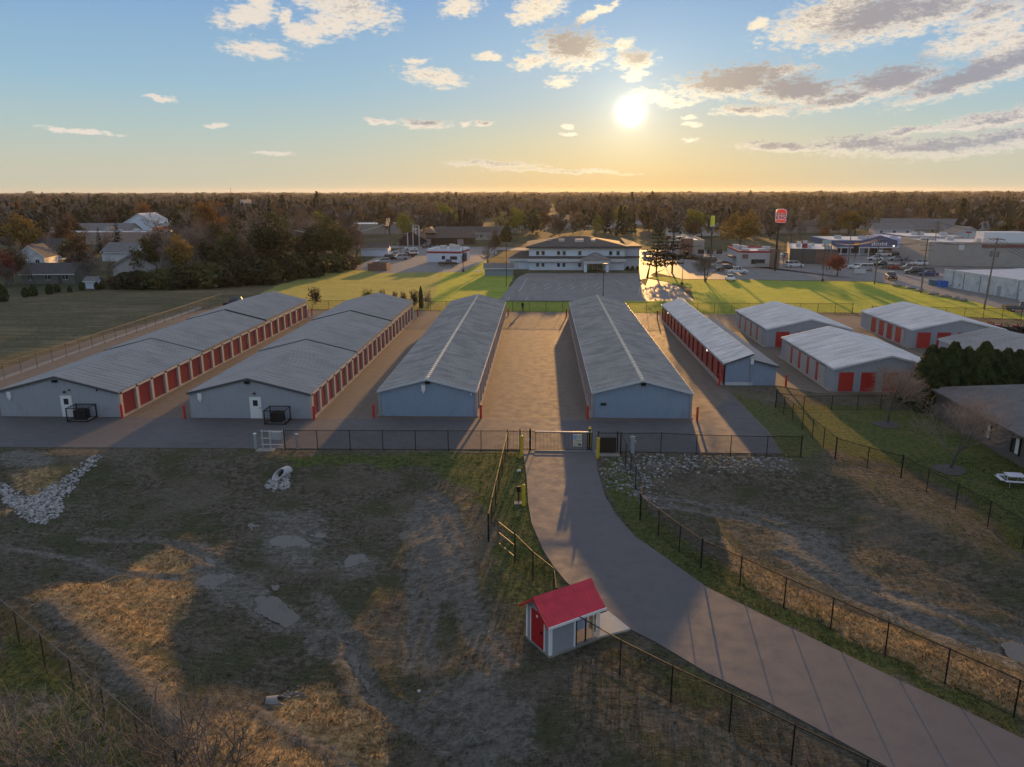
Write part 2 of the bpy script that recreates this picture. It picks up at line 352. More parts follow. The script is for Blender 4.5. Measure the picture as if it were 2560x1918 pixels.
zone(MUD,[(1660,1140),(1780,1160),(1960,1290),(2212,1410),(2212,1450),(1900,1330),(1700,1230)],.7,1.2)
zone(MUD,[(700,1200),(830,1190),(830,1250),(740,1260)],.6,.6)
zone(MUD,[(100,1385),(180,1420),(260,1530),(220,1545),(120,1440)],.55,.6)
zone(MUD,[(40,1480),(150,1500),(130,1560),(30,1530)],.5,.6)
zone(MUD,[(1420,1500),(1800,1690),(1600,1700),(1350,1560)],.35,1.5)
for pl,w,d in TRK:
    s=np.exp(-(pdist(XX[near],YY[near],pl)/(w*2.2))**2)*.75; z=Zone[near]; z[:,MUD]=np.maximum(z[:,MUD],s); z[:,GRN]*=1-s; z[:,STR]*=1-s; Zone[near]=z
nxg,nyg=len(gx),len(gy)
ii=np.arange(nxg*nyg).reshape(nyg,nxg)
quads=np.stack([ii[:-1,:-1],ii[:-1,1:],ii[1:,1:],ii[1:,:-1]],-1).reshape(-1,4)
def ground_mat():
    m=bpy.data.materials.new('ground'); m.use_nodes=True; t=NT(m.node_tree); b=m.node_tree.nodes['Principled BSDF']
    P=t.n('ShaderNodeNewGeometry').outputs['Position']
    A=t.n('ShaderNodeAttribute',attribute_name='Col'); sp=t.n('ShaderNodeSeparateColor'); t.l(A.outputs['Color'],sp.inputs[0])
    n1=t.noise(P,.35,5,.62); n2=t.noise(P,2.6,5,.68); n3=t.noise(P,9,4,.7); n4=t.noise(t.map(P,rot=(0,0,.5),sca=(1,3.2,1)),1.2,5,.7)
    weeds=t.mix(t.mr(n2,.35,.65),(.046,.041,.030),(.130,.114,.086)); weeds=t.mix(t.mr(n1,.45,.62),weeds,(.062,.064,.034)); weeds=t.mix(t.m('MULTIPLY',t.mr(n4,.54,.70),.65),weeds,(.175,.158,.13)); weeds=t.mix(t.m('MULTIPLY',t.mr(t.noise(P,.16,4,.65),.48,.62),.5),weeds,(.135,.118,.092))
    green=t.mix(t.mr(n2,.3,.7),(.032,.052,.014),(.115,.125,.040)); green=t.mix(t.m('MULTIPLY',t.mr(n1,.5,.68),.55),green,(.14,.11,.05))
    straw=t.mix(t.mr(n2,.3,.7),(.20,.125,.06),(.56,.38,.19)); straw=t.mix(t.mr(n1,.5,.7),straw,(.15,.125,.05))
    mud=t.mix(t.mr(n2,.3,.7),(.10,.092,.078),(.19,.178,.155)); mud=t.mix(t.m('MULTIPLY',t.mr(n4,.5,.66),.75),mud,(.055,.052,.045))
    br=lambda s,k=.55:t.mr(t.m('ADD',s,t.m('MULTIPLY',t.m('SUBTRACT',n2,.5),k)),.22,.72)
    c=t.mix(br(sp.outputs[0]),weeds,green); c=t.mix(br(sp.outputs[1]),c,straw); c=t.mix(br(sp.outputs[2],.9),c,mud)
    c=t.mix(t.m('MULTIPLY',t.mr(n3,.35,.75,0,1),.35),c,(.03,.028,.02))
    sq=t.n('ShaderNodeSeparateXYZ'); t.l(P,sq.inputs[0]); c=t.mix(t.mr(sq.outputs[1],139,175),c,t.mix(t.mr(t.noise(P,.05,5,.65),.4,.6),(.036,.044,.022),(.075,.066,.040)))
    t.l(c,b.inputs['Base Color']); b.inputs['Roughness'].default_value=.95; b.inputs['Specular IOR Level'].default_value=.12
    hgt=t.m('ADD',t.m('MULTIPLY',n2,.16),t.m('ADD',t.m('MULTIPLY',n3,.09),t.m('MULTIPLY',n4,.18)))
    bn=t.n('ShaderNodeBump'); bn.inputs['Strength'].default_value=1; bn.inputs['Distance'].default_value=1; t.l(hgt,bn.inputs['Height']); t.l(bn.outputs[0],b.inputs['Normal'])
    b.inputs['Sheen Weight'].default_value=.8; b.inputs['Sheen Roughness'].default_value=.5; t.l(t.vm('MULTIPLY',c,(2.2,2.2,2.2)),b.inputs['Sheen Tint'])
    return m
GM=ground_mat()
me=npmesh('ground',np.stack([XX,YY,ZZ],-1).reshape(-1,3),quads=quads,m=GM,colors=Zone.reshape(-1,3))
me.polygons.foreach_set('use_smooth',[True]*len(me.polygons))
tag(link('ground',me),kind='structure')
# ---------------------------------------------------------------- flat sheets
def lawn_mat(name,c1,c2,c3,sh=1.0,tint=(.45,.42,.10),scale=.12):
    m=bpy.data.materials.new(name); m.use_nodes=True; t=NT(m.node_tree); b=m.node_tree.nodes['Principled BSDF']
    P=t.n('ShaderNodeNewGeometry').outputs['Position']
    n1=t.noise(P,scale,5,.6); n2=t.noise(P,1.5,5,.7); st=t.noise(t.map(P,rot=(0,0,.06),sca=(.03,.5,1)),1.6,3,.6)
    c=t.mix(t.mr(n2,.36,.64),c1,c2); c=t.mix(t.m('MULTIPLY',t.mr(n1,.45,.62),.85),c,c3); c=t.mix(t.m('MULTIPLY',t.mr(st,.42,.58),.8),c,c1); c=t.mix(t.m('MULTIPLY',t.mr(t.noise(P,.45,4,.7),.5,.7),.55),c,tuple(q*.55 for q in c1))
    t.l(c,b.inputs['Base Color']); b.inputs['Roughness'].default_value=.9; b.inputs['Specular IOR Level'].default_value=.1
    b.inputs['Sheen Weight'].default_value=sh; b.inputs['Sheen Roughness'].default_value=.55
    t.l(t.vm('MULTIPLY',t.mix(.6,c,tint),t.ramp(t.m('ADD',t.m('MULTIPLY',t.noise(P,.45,4,.7),.5),t.m('MULTIPLY',st,.5)),[(.34,.42),(.60,1.15)])),b.inputs['Sheen Tint'])
    bn=t.n('ShaderNodeBump'); bn.inputs['Distance'].default_value=1; t.l(t.m('ADD',t.m('MULTIPLY',n2,.12),t.m('MULTIPLY',t.noise(P,7,3,.7),.06)),bn.inputs['Height']); t.l(bn.outputs[0],b.inputs['Normal'])
    return m
def asph_mat(name,c1,c2,stain,rough=.72,spec=.5,streak=True,cracks=.7):
    m=bpy.data.materials.new(name); m.use_nodes=True; t=NT(m.node_tree); b=m.node_tree.nodes['Principled BSDF']
    P=t.n('ShaderNodeNewGeometry').outputs['Position']
    n1=t.noise(P,.13,5,.6); n2=t.noise(P,1.1,5,.65); n3=t.noise(P,14,3,.7); st=t.noise(t.map(P,sca=(.55,.035,1)),1.5,4,.55)
    c=t.mix(t.mr(n1,.3,.7),c1,c2); c=t.mix(t.m('MULTIPLY',t.mr(n2,.5,.72),.55),c,stain)
    if streak: c=t.mix(t.m('MULTIPLY',t.mr(st,.5,.66),.5),c,stain)
    cr=t.n('ShaderNodeTexVoronoi',feature='DISTANCE_TO_EDGE'); t.l(t.vm('ADD',P,t.vm('SCALE',t.noise(P,.6,3,.6,out=1),None)),cr.inputs['Vector']); cr.inputs['Scale'].default_value=.09
    crk=t.m('MULTIPLY',t.mr(cr.outputs['Distance'],.0,.004,1,0),t.mr(n1,.42,.6,0,cracks)); c=t.mix(crk,c,(.02,.02,.02))
    c=t.mix(t.m('MULTIPLY',t.mr(n3,.4,.8),.3),c,c1)
    t.l(c,b.inputs['Base Color']); b.inputs['Specular IOR Level'].default_value=spec
    t.l(t.mr(n2,.3,.7,rough-.06,rough+.06),b.inputs['Roughness'])
    bn=t.n('ShaderNodeBump'); bn.inputs['Distance'].default_value=1; bn.inputs['Strength'].default_value=.6; t.l(t.m('MULTIPLY',n3,.012),bn.inputs['Height']); t.l(bn.outputs[0],b.inputs['Normal'])
    return m
LOTM=asph_mat('storage lot asphalt',(.132,.106,.083),(.150,.120,.092),(.104,.081,.063),.78)
ROADM=asph_mat('driveway asphalt',(.104,.099,.104),(.117,.109,.112),(.092,.087,.090),.74,streak=False,cracks=0)
GREYA=asph_mat('pale parking asphalt',(.15,.145,.14),(.20,.19,.18),(.11,.105,.10),.66)
CONC=mat('concrete',(.27,.25,.225),.8,0,.15,2,.01,40,coord='Position')
WHITEP=mat('white road paint',(.55,.54,.52),.7,0,.25,3)
def sheet(name,pts,m,z,kind='structure',thick=.0,noise=0,sub=0):
    p=[Vector((q[0],q[1],0)) for q in pts]
    if sub:
        q=[]
        for i in range(len(p)):
            a,b=p[i],p[(i+1)%len(p)]; n=max(1,int((b-a).length/sub))
            for k in range(n):
                v=a.lerp(b,k/n); q.append(v+Vector((random.uniform(-noise,noise),random.uniform(-noise,noise),0)))
        p=q
    mb=MB()
    ar=sum(p[i].x*p[(i+1)%len(p)].y-p[(i+1)%len(p)].x*p[i].y for i in range(len(p)))
    if ar<0: p=p[::-1]
    if thick: mb.prism([(v.x,v.y) for v in p],z-thick,z)
    else: mb.poly([(v.x,v.y,z) for v in p])
    me=mb.mesh(name,m)
    import bmesh
    bm=bmesh.new(); bm.from_mesh(me); bmesh.ops.triangulate(bm,faces=[f for f in bm.faces if len(f.verts)>4]); bm.to_mesh(me); bm.free()
    return tag(link(name,me),kind=kind)
LAWN=lawn_mat('lit lawn grass',(.07,.115,.020),(.16,.19,.04),(.20,.19,.05),1.0,(.74,.80,.13))
LAWN2=lawn_mat('faded lawn grass',(.10,.11,.035),(.19,.17,.06),(.24,.20,.08),1.0,(.60,.58,.16))
FIELD=lawn_mat('mown left field',(.068,.068,.034),(.185,.155,.095),(.20,.165,.10),.15,(.42,.35,.18),.09)
# storage lot: one asphalt sheet, slightly proud of the soil
sheet('storage_lot',[(-66,60.2),(-45,59.9),(-2.9,60.6),(5.4,60.4),(20.0,60.3),(20.6,66),(20.5,79),(21,83.2),(26.5,83.2),(30.0,80),(52,80),(70,80),(72,131.5),(56,132.6),(40,134.2),(-5,136.6),(-20,136.6),(-64,137),(-66,110)],LOTM,.035,thick=.12)
mbL=[(-1.30,59.9),(-.96,54.21)]
LE=[(1305,1128),(1309,1140),(1316,1190),(1320.6,1262),(1329,1311),(1358,1378),(1384,1419),(1416,1458),(1455,1489),(1501,1521),(1575,1576),(1637,1607),(1767,1685),(1920,1759),(2072,1841),(2212,1918),(2400,2020)]
RE=[(2900,2010),(2560,1852),(2384,1766),(2228,1695),(2095,1630),(1920,1546),(1767,1471),(1640,1380),(1587,1343),(1541,1291),(1512,1242),(1493,1175),(1490,1128)]
APRON=asph_mat('dark apron asphalt',(.082,.080,.086),(.105,.10,.104),(.066,.064,.068),.76,streak=False,cracks=.5)
sheet('apron_asphalt',[(-66,60.23),(-45,59.93),(-2.9,60.63),(5.4,60.43),(19.9,60.33),(20.5,66),(20.4,79),(14.9,69.4),(-66,68.6)],APRON,.040)
sheet('driveway',[G(x,y) for x,y in LE+RE],ROADM,.075,thick=.12)
# meadow, lawns and roads beyond
sheet('left_field',[(-66,137),(-66,60),(-120,60),(-190,100),(-150,160),(-111,153),(-94,167),(-72,171),(-60,174),(-57,150)],FIELD,.012,noise=1.2,sub=6)
sheet('back_lawn',[(-61,174),(-58,206),(-52,222),(-50,224),(-36,212)]+GS([(790,577),(820,590),(1050,582),(1050,590),(1107,595),(1085,652)])+[(-9,137.6),(-20,137.8),(-57,138)],LAWN2,.02,noise=.5,sub=4)
sheet('side_lawn',GS([(960,586),(1062,540),(1045,590),(1108,596),(1110,596),(1088,655),(930,655)]),LAWN,.03,noise=.3,sub=4)
sheet('right_lawn',GS([(1350,672),(1350,650),(1505,650),(1490,622),(1400,600),(1430,598),(1475,604),(1640,606),(1890,609),(1950,620),(2080,648),(2180,668),(2212,682),(2212,690),(1900,676)]),LAWN,.022,noise=.35,sub=4)
sheet('fence_strip_lawn',[(-18,136.9),(-5,137),(40,134.6),(40,137.8),(20,148.5),(-9,150.5),(-18,139)],LAWN,.018,noise=.2,sub=3)
sheet('office_parking_lot',[(-8.5,150.9),(-5.5,195.5),(-3.5,204),(26,204),(29,197),(24,188),(24,160),(22.5,151)],GREYA,.034)
sheet('drive_beside_office',GS([(1380,570),(1378,588),(1400,604),(1392,625),(1420,650),(1500,650),(1470,622),(1440,610),(1395,602),(1412,590),(1440,580),(1410,545),(1380,545)]),GREYA,.04)
sheet('restaurant_parking_lot',GS([(700,585),(790,584),(815,590),(1000,588),(1040,568),(1075,548),(1070,535),(900,531),(835,545),(760,580)]),GREYA,.036)
sheet('main_road',[(-420,330),(-140,312),(-30,290),(60,268),(160,232),(320,170),(325,182),(166,246),(64,281),(-28,304),(-140,326),(-420,345)],GREYA,.05)
sheet('shopping_parking_lot',GS([(1380,548),(1410,545),(1440,580),(1420,590),(1475,603),(1640,605),(1890,608),(1950,618),(2080,646),(2212,680),(2500,740),(2500,640),(2230,560),(1700,552)]),GREYA,.03)
sheet('concrete_apron',[(-61.5,62),(-63.3,140),(-64.3,140),(-62.6,62)],CONC,.05)
# painted parking stall lines in front of the office
for i,(x0,y0,x1,y1) in enumerate([(-3.4,191,-4.6,166),(-3.4,191,-1,187),(24,190,26,196),(21,160,23.5,174),(3,186,8,186),(9,186,14,187),(2,176,9,176.3),(11,175,17,176),(1,168,6,170),(9,168,15,169),(-6.7,151.6,-6.2,156),(-3,152,-2.6,156),(3,158,12,158.6)]):
    pass
mb=MB()
for (x0,y0,x1,y1) in [(-3.4,191,-4.6,166),(-3.4,191,-1,187),(20.5,160,22.6,174),(19.5,177,18.2,188),(-6.7,151.6,-6.2,156),(-3,152,-2.6,156)]+[(-2+k*2.9,175.9,-2+k*2.9+1.2,180.5) for k in range(6)]+[(-2+k*2.9,169.5,-2+k*2.9+1.2,174) for k in range(6)]:
    a,b=Vector((x0,y0,0)),Vector((x1,y1,0)); n=(b-a).normalized().cross(Vector((0,0,1)))*.055
    mb.poly([(q.x,q.y,.039) for q in (a-n,a+n,b+n,b-n)])
tag(mb.build('parking_lines',WHITEP),kind='structure')
# drive lines of the right-hand lot
mb=MB()
for k in range(9):
    a=G(2230+k*14,705+k*5); b=a+Vector((4.4,3.0,0)); n=(b-a).normalized().cross(Vector((0,0,1)))*.06
    mb.poly([(q.x,q.y,.036) for q in (a-n,a+n,b+n,b-n)])
tag(mb.build('parking_lines',WHITEP),kind='structure')
# puddles
def water_mat():
    m=bpy.data.materials.new('puddle water'); m.use_nodes=True; t=NT(m.node_tree); b=m.node_tree.nodes['Principled BSDF']
    P=t.n('ShaderNodeNewGeometry').outputs['Position']
    b.inputs['Base Color'].default_value=(.13,.12,.10,1); b.inputs['Roughness'].default_value=.08; b.inputs['IOR'].default_value=1.33
    bn=t.n('ShaderNodeBump'); bn.inputs['Distance'].default_value=1; bn.inputs['Strength'].default_value=.25; t.l(t.m('MULTIPLY',t.noise(P,3,3,.6),.02),bn.inputs['Height']); t.l(bn.outputs[0],b.inputs['Normal'])
    return m
WM=water_mat()
def puddle(pts,zoff=-.01):
    p=GST(pts); zc=float(np.mean([q.z for q in p]))+zoff; ct=sum((Vector((q.x,q.y,0)) for q in p),Vector())/len(p); p=[ct+(Vector((q.x,q.y,0))-ct)*1.38 for q in p]
    q=[]
    for _ in range(2): p=[c for i in range(len(p)) for c in (p[i].lerp(p[(i+1)%len(p)],.25),p[i].lerp(p[(i+1)%len(p)],.75))]
    for i in range(len(p)):
        a,b=p[i],p[(i+1)%len(p)]; n=max(1,int((b-a).length/.22))
        for k in range(n):
            v=a.lerp(b,k/n); j=.07; q.append((v.x+random.uniform(-j,j),v.y+random.uniform(-j,j)))
    sheet('puddle',[Vector((x,y,0)) for x,y in q],WM,zc)
for pp in [[(572,1188),(600,1165),(640,1166),(660,1180),(648,1196),(620,1192),(596,1202)],[(636,1140),(672,1138),(690,1150),(700,1158),(680,1160),(652,1148)],[(630,1203),(650,1205),(655,1222),(645,1228)],[(536,1133),(552,1130),(560,1140),(545,1145)],
           [(455,1210),(478,1214),(502,1246),(545,1262),(590,1300),(640,1340),(612,1348),(560,1318),(505,1290),(440,1270),(395,1252),(430,1240),(470,1252)],[(584,1257),(600,1253),(608,1268),(590,1275)],[(688,1292),(710,1300),(745,1365),(750,1385),(735,1370),(712,1330)],[(745,1385),(762,1390),(775,1440),(768,1462),(748,1452)],[(780,1470),(800,1475),(832,1500),(800,1500)],[(755,1208),(790,1200),(812,1215),(806,1240),(770,1252),(752,1240)],[(2165,1395),(2212,1400),(2240,1440),(2200,1430)]]: puddle(pp)
# ---------------------------------------------------------------- storage sheds
WALLM=mat('grey steel siding',(.27,.345,.445),.45,.0,.05,.5,wave=('X',.3,.035),dirt=((.22,.285,.37),.7,.55,.8))
WALLG=mat('pale grey steel siding',(.35,.37,.40),.45,.0,.05,.5,wave=('X',.3,.035),dirt=((.25,.28,.32),.7,.55,.8))
WALLS=mat('grey steel siding side',(.42,.43,.45),.45,0,.05,.5,wave=('Y',.3,.012))
ROOFM=mat('ribbed galvanised roof',(.385,.372,.358),.45,.7,.14,1.0,ani=(.10,1.6,1),dirt=((.32,.305,.29),.35,.45,.75))
ROOFD=mat('weathered grey roof',(.375,.36,.338),.5,.5,.22,1.0,ani=(.10,1.8,1),dirt=((.27,.264,.255),.5,.42,.7))
ROOFL=mat('pale galvanised roof',(.72,.69,.66),.42,.7,.25,1.0,ani=(.10,1.6,1))
TRIMD=mat('dark steel trim',(.10,.105,.115),.45,.4,.05)
TRIML=mat('pale steel trim',(.62,.63,.64),.4,.2,.05)
RIDGE=mat('cream ridge flashing',(.72,.64,.48),.35,.3,.1,2)
REDD=mat('red roll up door',(.44,.032,.03),.24,0,.06,3,wave=('Z',.11,.005),spec=.9,orand=.14)
PILM=mat('pale pilaster',(.42,.40,.37),.55,0,.08)
BASEC=mat('stained kerb concrete',(.34,.30,.25),.85,0,.25,2)
WHITE=mat('white paint',(.78,.78,.76),.45,0,.04)
BLACK=mat('black powder coat',(.012,.012,.013),.62,0,0,spec=.25)
REDP=mat('red bollard paint',(.60,.03,.022),.4,0,.1,5)
YELP=mat('yellow bollard paint',(.62,.43,.03),.45,0,.12,5)
GREY=mat('grey plastic',(.35,.36,.37),.5,0,.05)
GL=glass()
LAMPM=mat('lit lamp lens',(.9,.9,.85),.3,0,0,emit=((1,.93,.8),1.2))
def slab(mb,a,b,c,d,th):
    """sheet a-b-c-d (upper face, anticlockwise from above) with thickness"""
    n=[Vector(q) for q in (a,b,c,d)]; lo=[q-Vector((0,0,th)) for q in n]
    mb.add(n+lo,[(0,1,2,3),(7,6,5,4),(0,4,5,1),(1,5,6,2),(2,6,7,3),(3,7,4,0)])
def ribs(mb,x0,z0,x1,z1,y0,y1,step=.8,w=.075,h=.12):
    y=y0+step/2
    while y<y1:
        mb.add([(x0,y-w,z0),(x1,y-w,z1),(x1,y,z1+h),(x0,y,z0+h),(x1,y+w,z1),(x0,y+w,z0)],[(0,1,2,3) if x0<x1 else (3,2,1,0),(3,2,4,5) if x0<x1 else (5,4,2,3)])
        y+=step
def shed(label,x0,x1,y0,y1,he,hr,secs=(None,),roof=ROOFM,trim=TRIMD,doorsL=None,doorsR=None,doorsF=None,ridge=None,over=.12,pil=.26,group='storage buildings',wall=WALLG):
    t=thing('storage_building',label,'storage building',((x0+x1)/2,y0,0.03),0,group)
    w=(x1-x0)/2; Ln=y1-y0; mb=MB()
    # walls with gable ends
    step=.16; ns=len(secs); cuts=[0]+[c-y0 for c in secs if c]+[Ln]
    for i in range(len(cuts)-1):
        a,b=cuts[i],cuts[i+1]; dz=step*i
        mb.extr([(-w,0),(w,0),(w,he+dz),(0,hr+dz),(-w,he+dz)],a+(0 if i==0 else .003),b,'y')
    mb.build('wall',wall,t)
    rf=MB(); tr=MB()
    ov=over; s=(hr-he)/w
    for i in range(len(cuts)-1):
        a=cuts[i]-(ov if i==0 else .0); b=cuts[i+1]+(ov if i==len(cuts)-2 else 0); dz=step*i+.05
        ze=he-s*ov+dz; zr=hr+dz; xe=w+ov
        slab(rf,(-xe,a,ze),(0,a,zr),(0,b,zr),(-xe,b,ze),.05); slab(rf,(0,a,zr),(xe,a,ze),(xe,b,ze),(0,b,zr),.05)
        ribs(rf,-xe,ze,0,zr,a,b); ribs(rf,0,zr,xe,ze,a,b)
        # rake boards at the front of every section
        for sg in (-1,1):
            p=[(sg*(xe+.02),ze+.05),(0,zr+.05),(0,zr-.16),(sg*(xe+.02),ze-.16)]
            if sg>0: p=p[::-1]
            tr.extr(p,a-.05,a-.002,'y')
        tr.build('rake_trim',trim,t); tr=MB()
    rf.build('roof',roof,t)
    ze=he-s*ov+.05
    for sg in (-1,1):
        e=MB()
        for i in range(len(cuts)-1):
            a=cuts[i]-(ov if i==0 else 0); b=cuts[i+1]+(ov if i==len(cuts)-2 else 0); z=ze+step*i
            e.box(sg*(w+ov)-.04 if sg<0 else w+ov+.002,-(w+ov)-.002 if sg<0 else w+ov+.04+.002,a,b,z-.16,z+.01)
        e.build('gutter',trim,t)
    if ridge:
        r=MB(); zz=hr+.05
        r.extr([(-.22,zz-.22*s+.045),(0,zz+.075),(.22,zz-.22*s+.045)],-ov-.03,Ln+ov+.03,'y'); r.build('ridge_cap',ridge,t)
    # side doors between proud pilasters
    pm=MB()
    for side,ds in ((-1,doorsL),(1,doorsR)):
        if not ds: continue
        st,pitch,n,dw,dh=ds; xw=side*w
        dm=None
        for k in range(n):
            a=st+k*pitch
            if dm is None: 
                d=MB(); d.box(0,.03,0,dw,0,dh); dm=d.mesh('door',REDD)
            link('door',dm,t,(xw+(.004 if side>0 else -.034),a+(pitch-dw)/2,.05))
            c=a; pm.box(min(xw,xw+side*pil),max(xw,xw+side*pil),c-(pitch-dw)/2+.02,c+(pitch-dw)/2-.02,0,he-.02)
        c=st+n*pitch; pm.box(min(xw,xw+side*pil),max(xw,xw+side*pil),c-(pitch-dw)/2+.02,c+(pitch-dw)/2-.02,0,he-.02)
        pm.box(min(xw,xw+side*pil),max(xw,xw+side*pil),st-(pitch-dw)/2,st+n*pitch+(pitch-dw)/2,dh+.08,he-.03)
    if pm.v: pm.build('pilasters',PILM,t)
    kb=MB()
    for side,ds in ((-1,doorsL),(1,doorsR)):
        if ds:
            xw=side*w; kb.box(min(xw,xw+side*.42),max(xw,xw+side*.42),0,Ln,-.02,.045)
    if kb.v: kb.build('apron',BASEC,t)
    if doorsF:
        for (a,dw,dh) in doorsF:
            d=MB(); d.box(a,a+dw,-.04,-.004,.06,dh); d.build('door',REDD,t)
    return t,w,Ln
# the two wide ones on the left, roofs stepped in three sections
B1,w1,l1=shed('leftmost long storage shed with three stepped grey roof sections and red doors',-52.05,-40.4,68.95,130.2,2.45,3.95,(None,87.7,109.6),doorsR=(.25,3.0,20,2.5,2.15))
B2,w2,l2=shed('second long storage shed from the left with three stepped roof sections',-33.4,-21.85,68.95,129.3,2.45,3.9,(None,87.8,109.5),doorsR=(.25,2.66,22,2.1,2.15))
B3,w3,l3=shed('long gabled storage shed left of the wide central lane with cream ridge',-15.25,-6.25,70.15,131,2.58,3.74,roof=ROOFD,trim=TRIML,wall=WALLM,ridge=RIDGE,over=.26,doorsR=(.3,3.0,20,2.4,2.2),doorsL=(.3,3.0,20,2.4,2.2))
B4,w4,l4=shed('long gabled storage shed right of the wide central lane behind the gate',5.2,14.2,70.15,130.4,2.58,3.74,roof=ROOFD,trim=TRIML,wall=WALLM,ridge=RIDGE,over=.26,doorsL=(.3,3.0,20,2.4,2.2),doorsR=(.3,3.0,20,2.4,2.2))
B6,_,_=shed('pale roofed small storage shed nearest the right end of the back fence lawn',31.4,42.9,105,122.5,2.5,3.95,roof=ROOFL,trim=TRIML,doorsL=(3.4,3.2,4,.8,2.1),doorsF=[(-4.6,1.8,2.2),(-1.6,1.8,2.2)],pil=.06)
B7,_,_=shed('pale roofed small storage shed with red doors in its front gable',31.6,43.2,80.8,99.2,2.5,3.95,roof=ROOFL,trim=TRIML,doorsL=(3.6,3.0,4,.8,2.1),doorsF=[(-5.3+k*2.35,1.55,2.15) for k in range(5)],pil=.06)
B8,_,_=shed('small storage shed with four red side doors near the right edge',51.0,63.6,105,122,2.5,3.95,roof=ROOFL,trim=TRIML,doorsL=(2.6,2.75,4,1.75,2.15),doorsF=[(-5.6,1.8,2.2),(-2.9,1.8,2.2),(-.2,1.8,2.2)],pil=.06)
B9,_,_=shed('grey roofed storage shed half hidden behind the tall evergreen hedge',51.4,64.2,79,98.6,2.5,3.95,roof=ROOFM,trim=TRIML,pil=.06)
# narrow shed with a high single slope and a lower lean-to
def shed5():
    x0,xr,x1,y0,y1=20.6,23.25,26.2,83.3,128.6
    t=thing('storage_building','narrow storage shed with one high sloping roof and a lower lean-to side','storage building',(x0,y0,.03),0,'storage buildings')
    Ln=y1-y0; a=xr-x0; b=x1-x0
    MB().extr([(0,0),(a,0),(a,3.45),(0,2.5)],0,Ln,'y').build('wall',WALLM,t)
    MB().extr([(a+.003,0),(b,0),(b,2.2),(a+.003,2.9)],0,Ln-14,'y').build('lean_to_wall',WALLM,t)
    rf=MB(); slab(rf,(-.2,-.2,2.48),(a+.25,-.2,3.62),(a+.25,Ln+.2,3.62),(-.2,Ln+.2,2.48),.05); ribs(rf,-.2,2.48,a+.25,3.62,-.2,Ln+.2); rf.build('roof',ROOFL,t)
    rf=MB(); slab(rf,(a+.01,-.2,2.98),(b+.2,-.2,2.22),(b+.2,Ln-13.8,2.22),(a+.01,Ln-13.8,2.98),.05); ribs(rf,a+.01,2.98,b+.2,2.22,-.2,Ln-13.8); rf.build('lean_to_roof',ROOFM,t)
    MB().box(a+.252,a+.32,-.25,Ln+.25,3.5,3.68).build('ridge_cap',RIDGE,t)
    tr=MB(); tr.extr([(-.22,2.50),(-.22,2.34),(a+.27,3.46),(a+.27,3.65)],-.26,-.202,'y'); tr.extr([(a+.28,2.98),(a+.28,2.80),(b+.22,2.06),(b+.22,2.25)],-.26,-.202,'y'); tr.build('rake_trim',TRIMD,t)
    MB().box(-.26,-.202,-.2,Ln+.2,2.28,2.47).build('gutter',GREY,t)
    d=MB(); d.box(-.034,-.004,0,2.3,0,2.15); dm=d.mesh('door',REDD); pm=MB()
    for k in range(15):
        y=.3+k*2.97; link('door',dm,t,(0,y+.33,.05)); pm.box(-.07,0,y-.33,y+.33,0,2.3)
    pm.box(-.07,0,44.55,45.2,0,2.3); pm.box(-.07,0,0,45.2,2.22,2.42); pm.build('pilasters',mat('maroon pilaster',(.10,.016,.018),.9,0,.05,spec=.1),t)
    MB().box(-.5,0,0,Ln,-.02,.05).build('apron',BASEC,t)
    MB().tube([(a+.15,-.1,0),(a+.15,-.1,2.9)],.05).build('downpipe',GREY,t)
    m=MB(); m.box(a,a+.32,-.3,0,2.45,2.95); m.build('wall_light',WHITE,t)
    for y in (8.5,38): MB().box(-.3,-.2,y,y+.3,2.1,2.32).build('wall_light',LAMPM,t)
    MB().box(.05,a+.4,-.05,-.004,0,.35).build('skirting',mat('pale skirting',(.6,.61,.62),.5,0,.06),t)
shed5()
# end wall fittings of the four long sheds (front walls face the camera)
def floodlight(t,x,z,m=BLACK):
    MB().box(x-.22,x+.22,-.28,0,z-.1,z+.12).box(x-.16,x+.16,-.31,-.28,z-.06,z+.08).build('wall_light',m,t)
for t,xs in ((B1,(0,)),(B2,(0,)),(B3,(.05,)),(B4,(.05,))): floodlight(t,xs[0],3.55 if t in (B1,B2) else 3.35)
def elec(t,x,z):
    MB().box(x-.18,x+.18,-.16,0,z-.3,z+.3).tube([(x,-.08,z-.3),(x,-.08,z-.52)],.09,8).build('meter_box',WHITE,t)
elec(B1,-4.7,2.15); elec(B2,-4.7,2.15); elec(B3,-.35,2.85)
def mandoor(t,x):
    d=MB().box(x,x+1.1,-.06,-.004,.02,2.12).build('door',WHITE,t); MB().box(x+.32,x+.78,-.075,-.06,1.25,1.82).build('window',GL,d); MB().box(x+.93,x+1.0,-.12,-.06,1.0,1.1).build('handle',BLACK,d)
    MB().lathe([(.12,2.42),(.12,2.55),(.02,2.6)],8,(x+.55,-.14)).build('wall_light',BLACK,t)
mandoor(B1,.25); mandoor(B2,.05)
MB().box(-3.9,-3.35,-.05,-.004,1.22,1.5).build('exit_sign',mat('dark green plate',(.01,.05,.02),.4,0,0),B4)
MB().tube([(3.9,-.1,0),(3.9,-.1,.55),(4.0,-.1,.6)],.04).build('tap',GREY,B4)
for x in (1.2,3.9): MB().box(x,x+.12,-.1,0,2.6,2.75).build('camera_box',BLACK,B1)
MB().box(4.15,4.27,-.22,0,2.2,2.35).build('camera_box',WHITE,B3)
for t,w,he in ((B3,w3,2.58),(B4,w4,2.58)):
    for sg in (-1,1): MB().tube([(sg*(w+.1),-.06,.05),(sg*(w+.1),-.06,he-.1)],.05).build('downpipe',GREY,t)
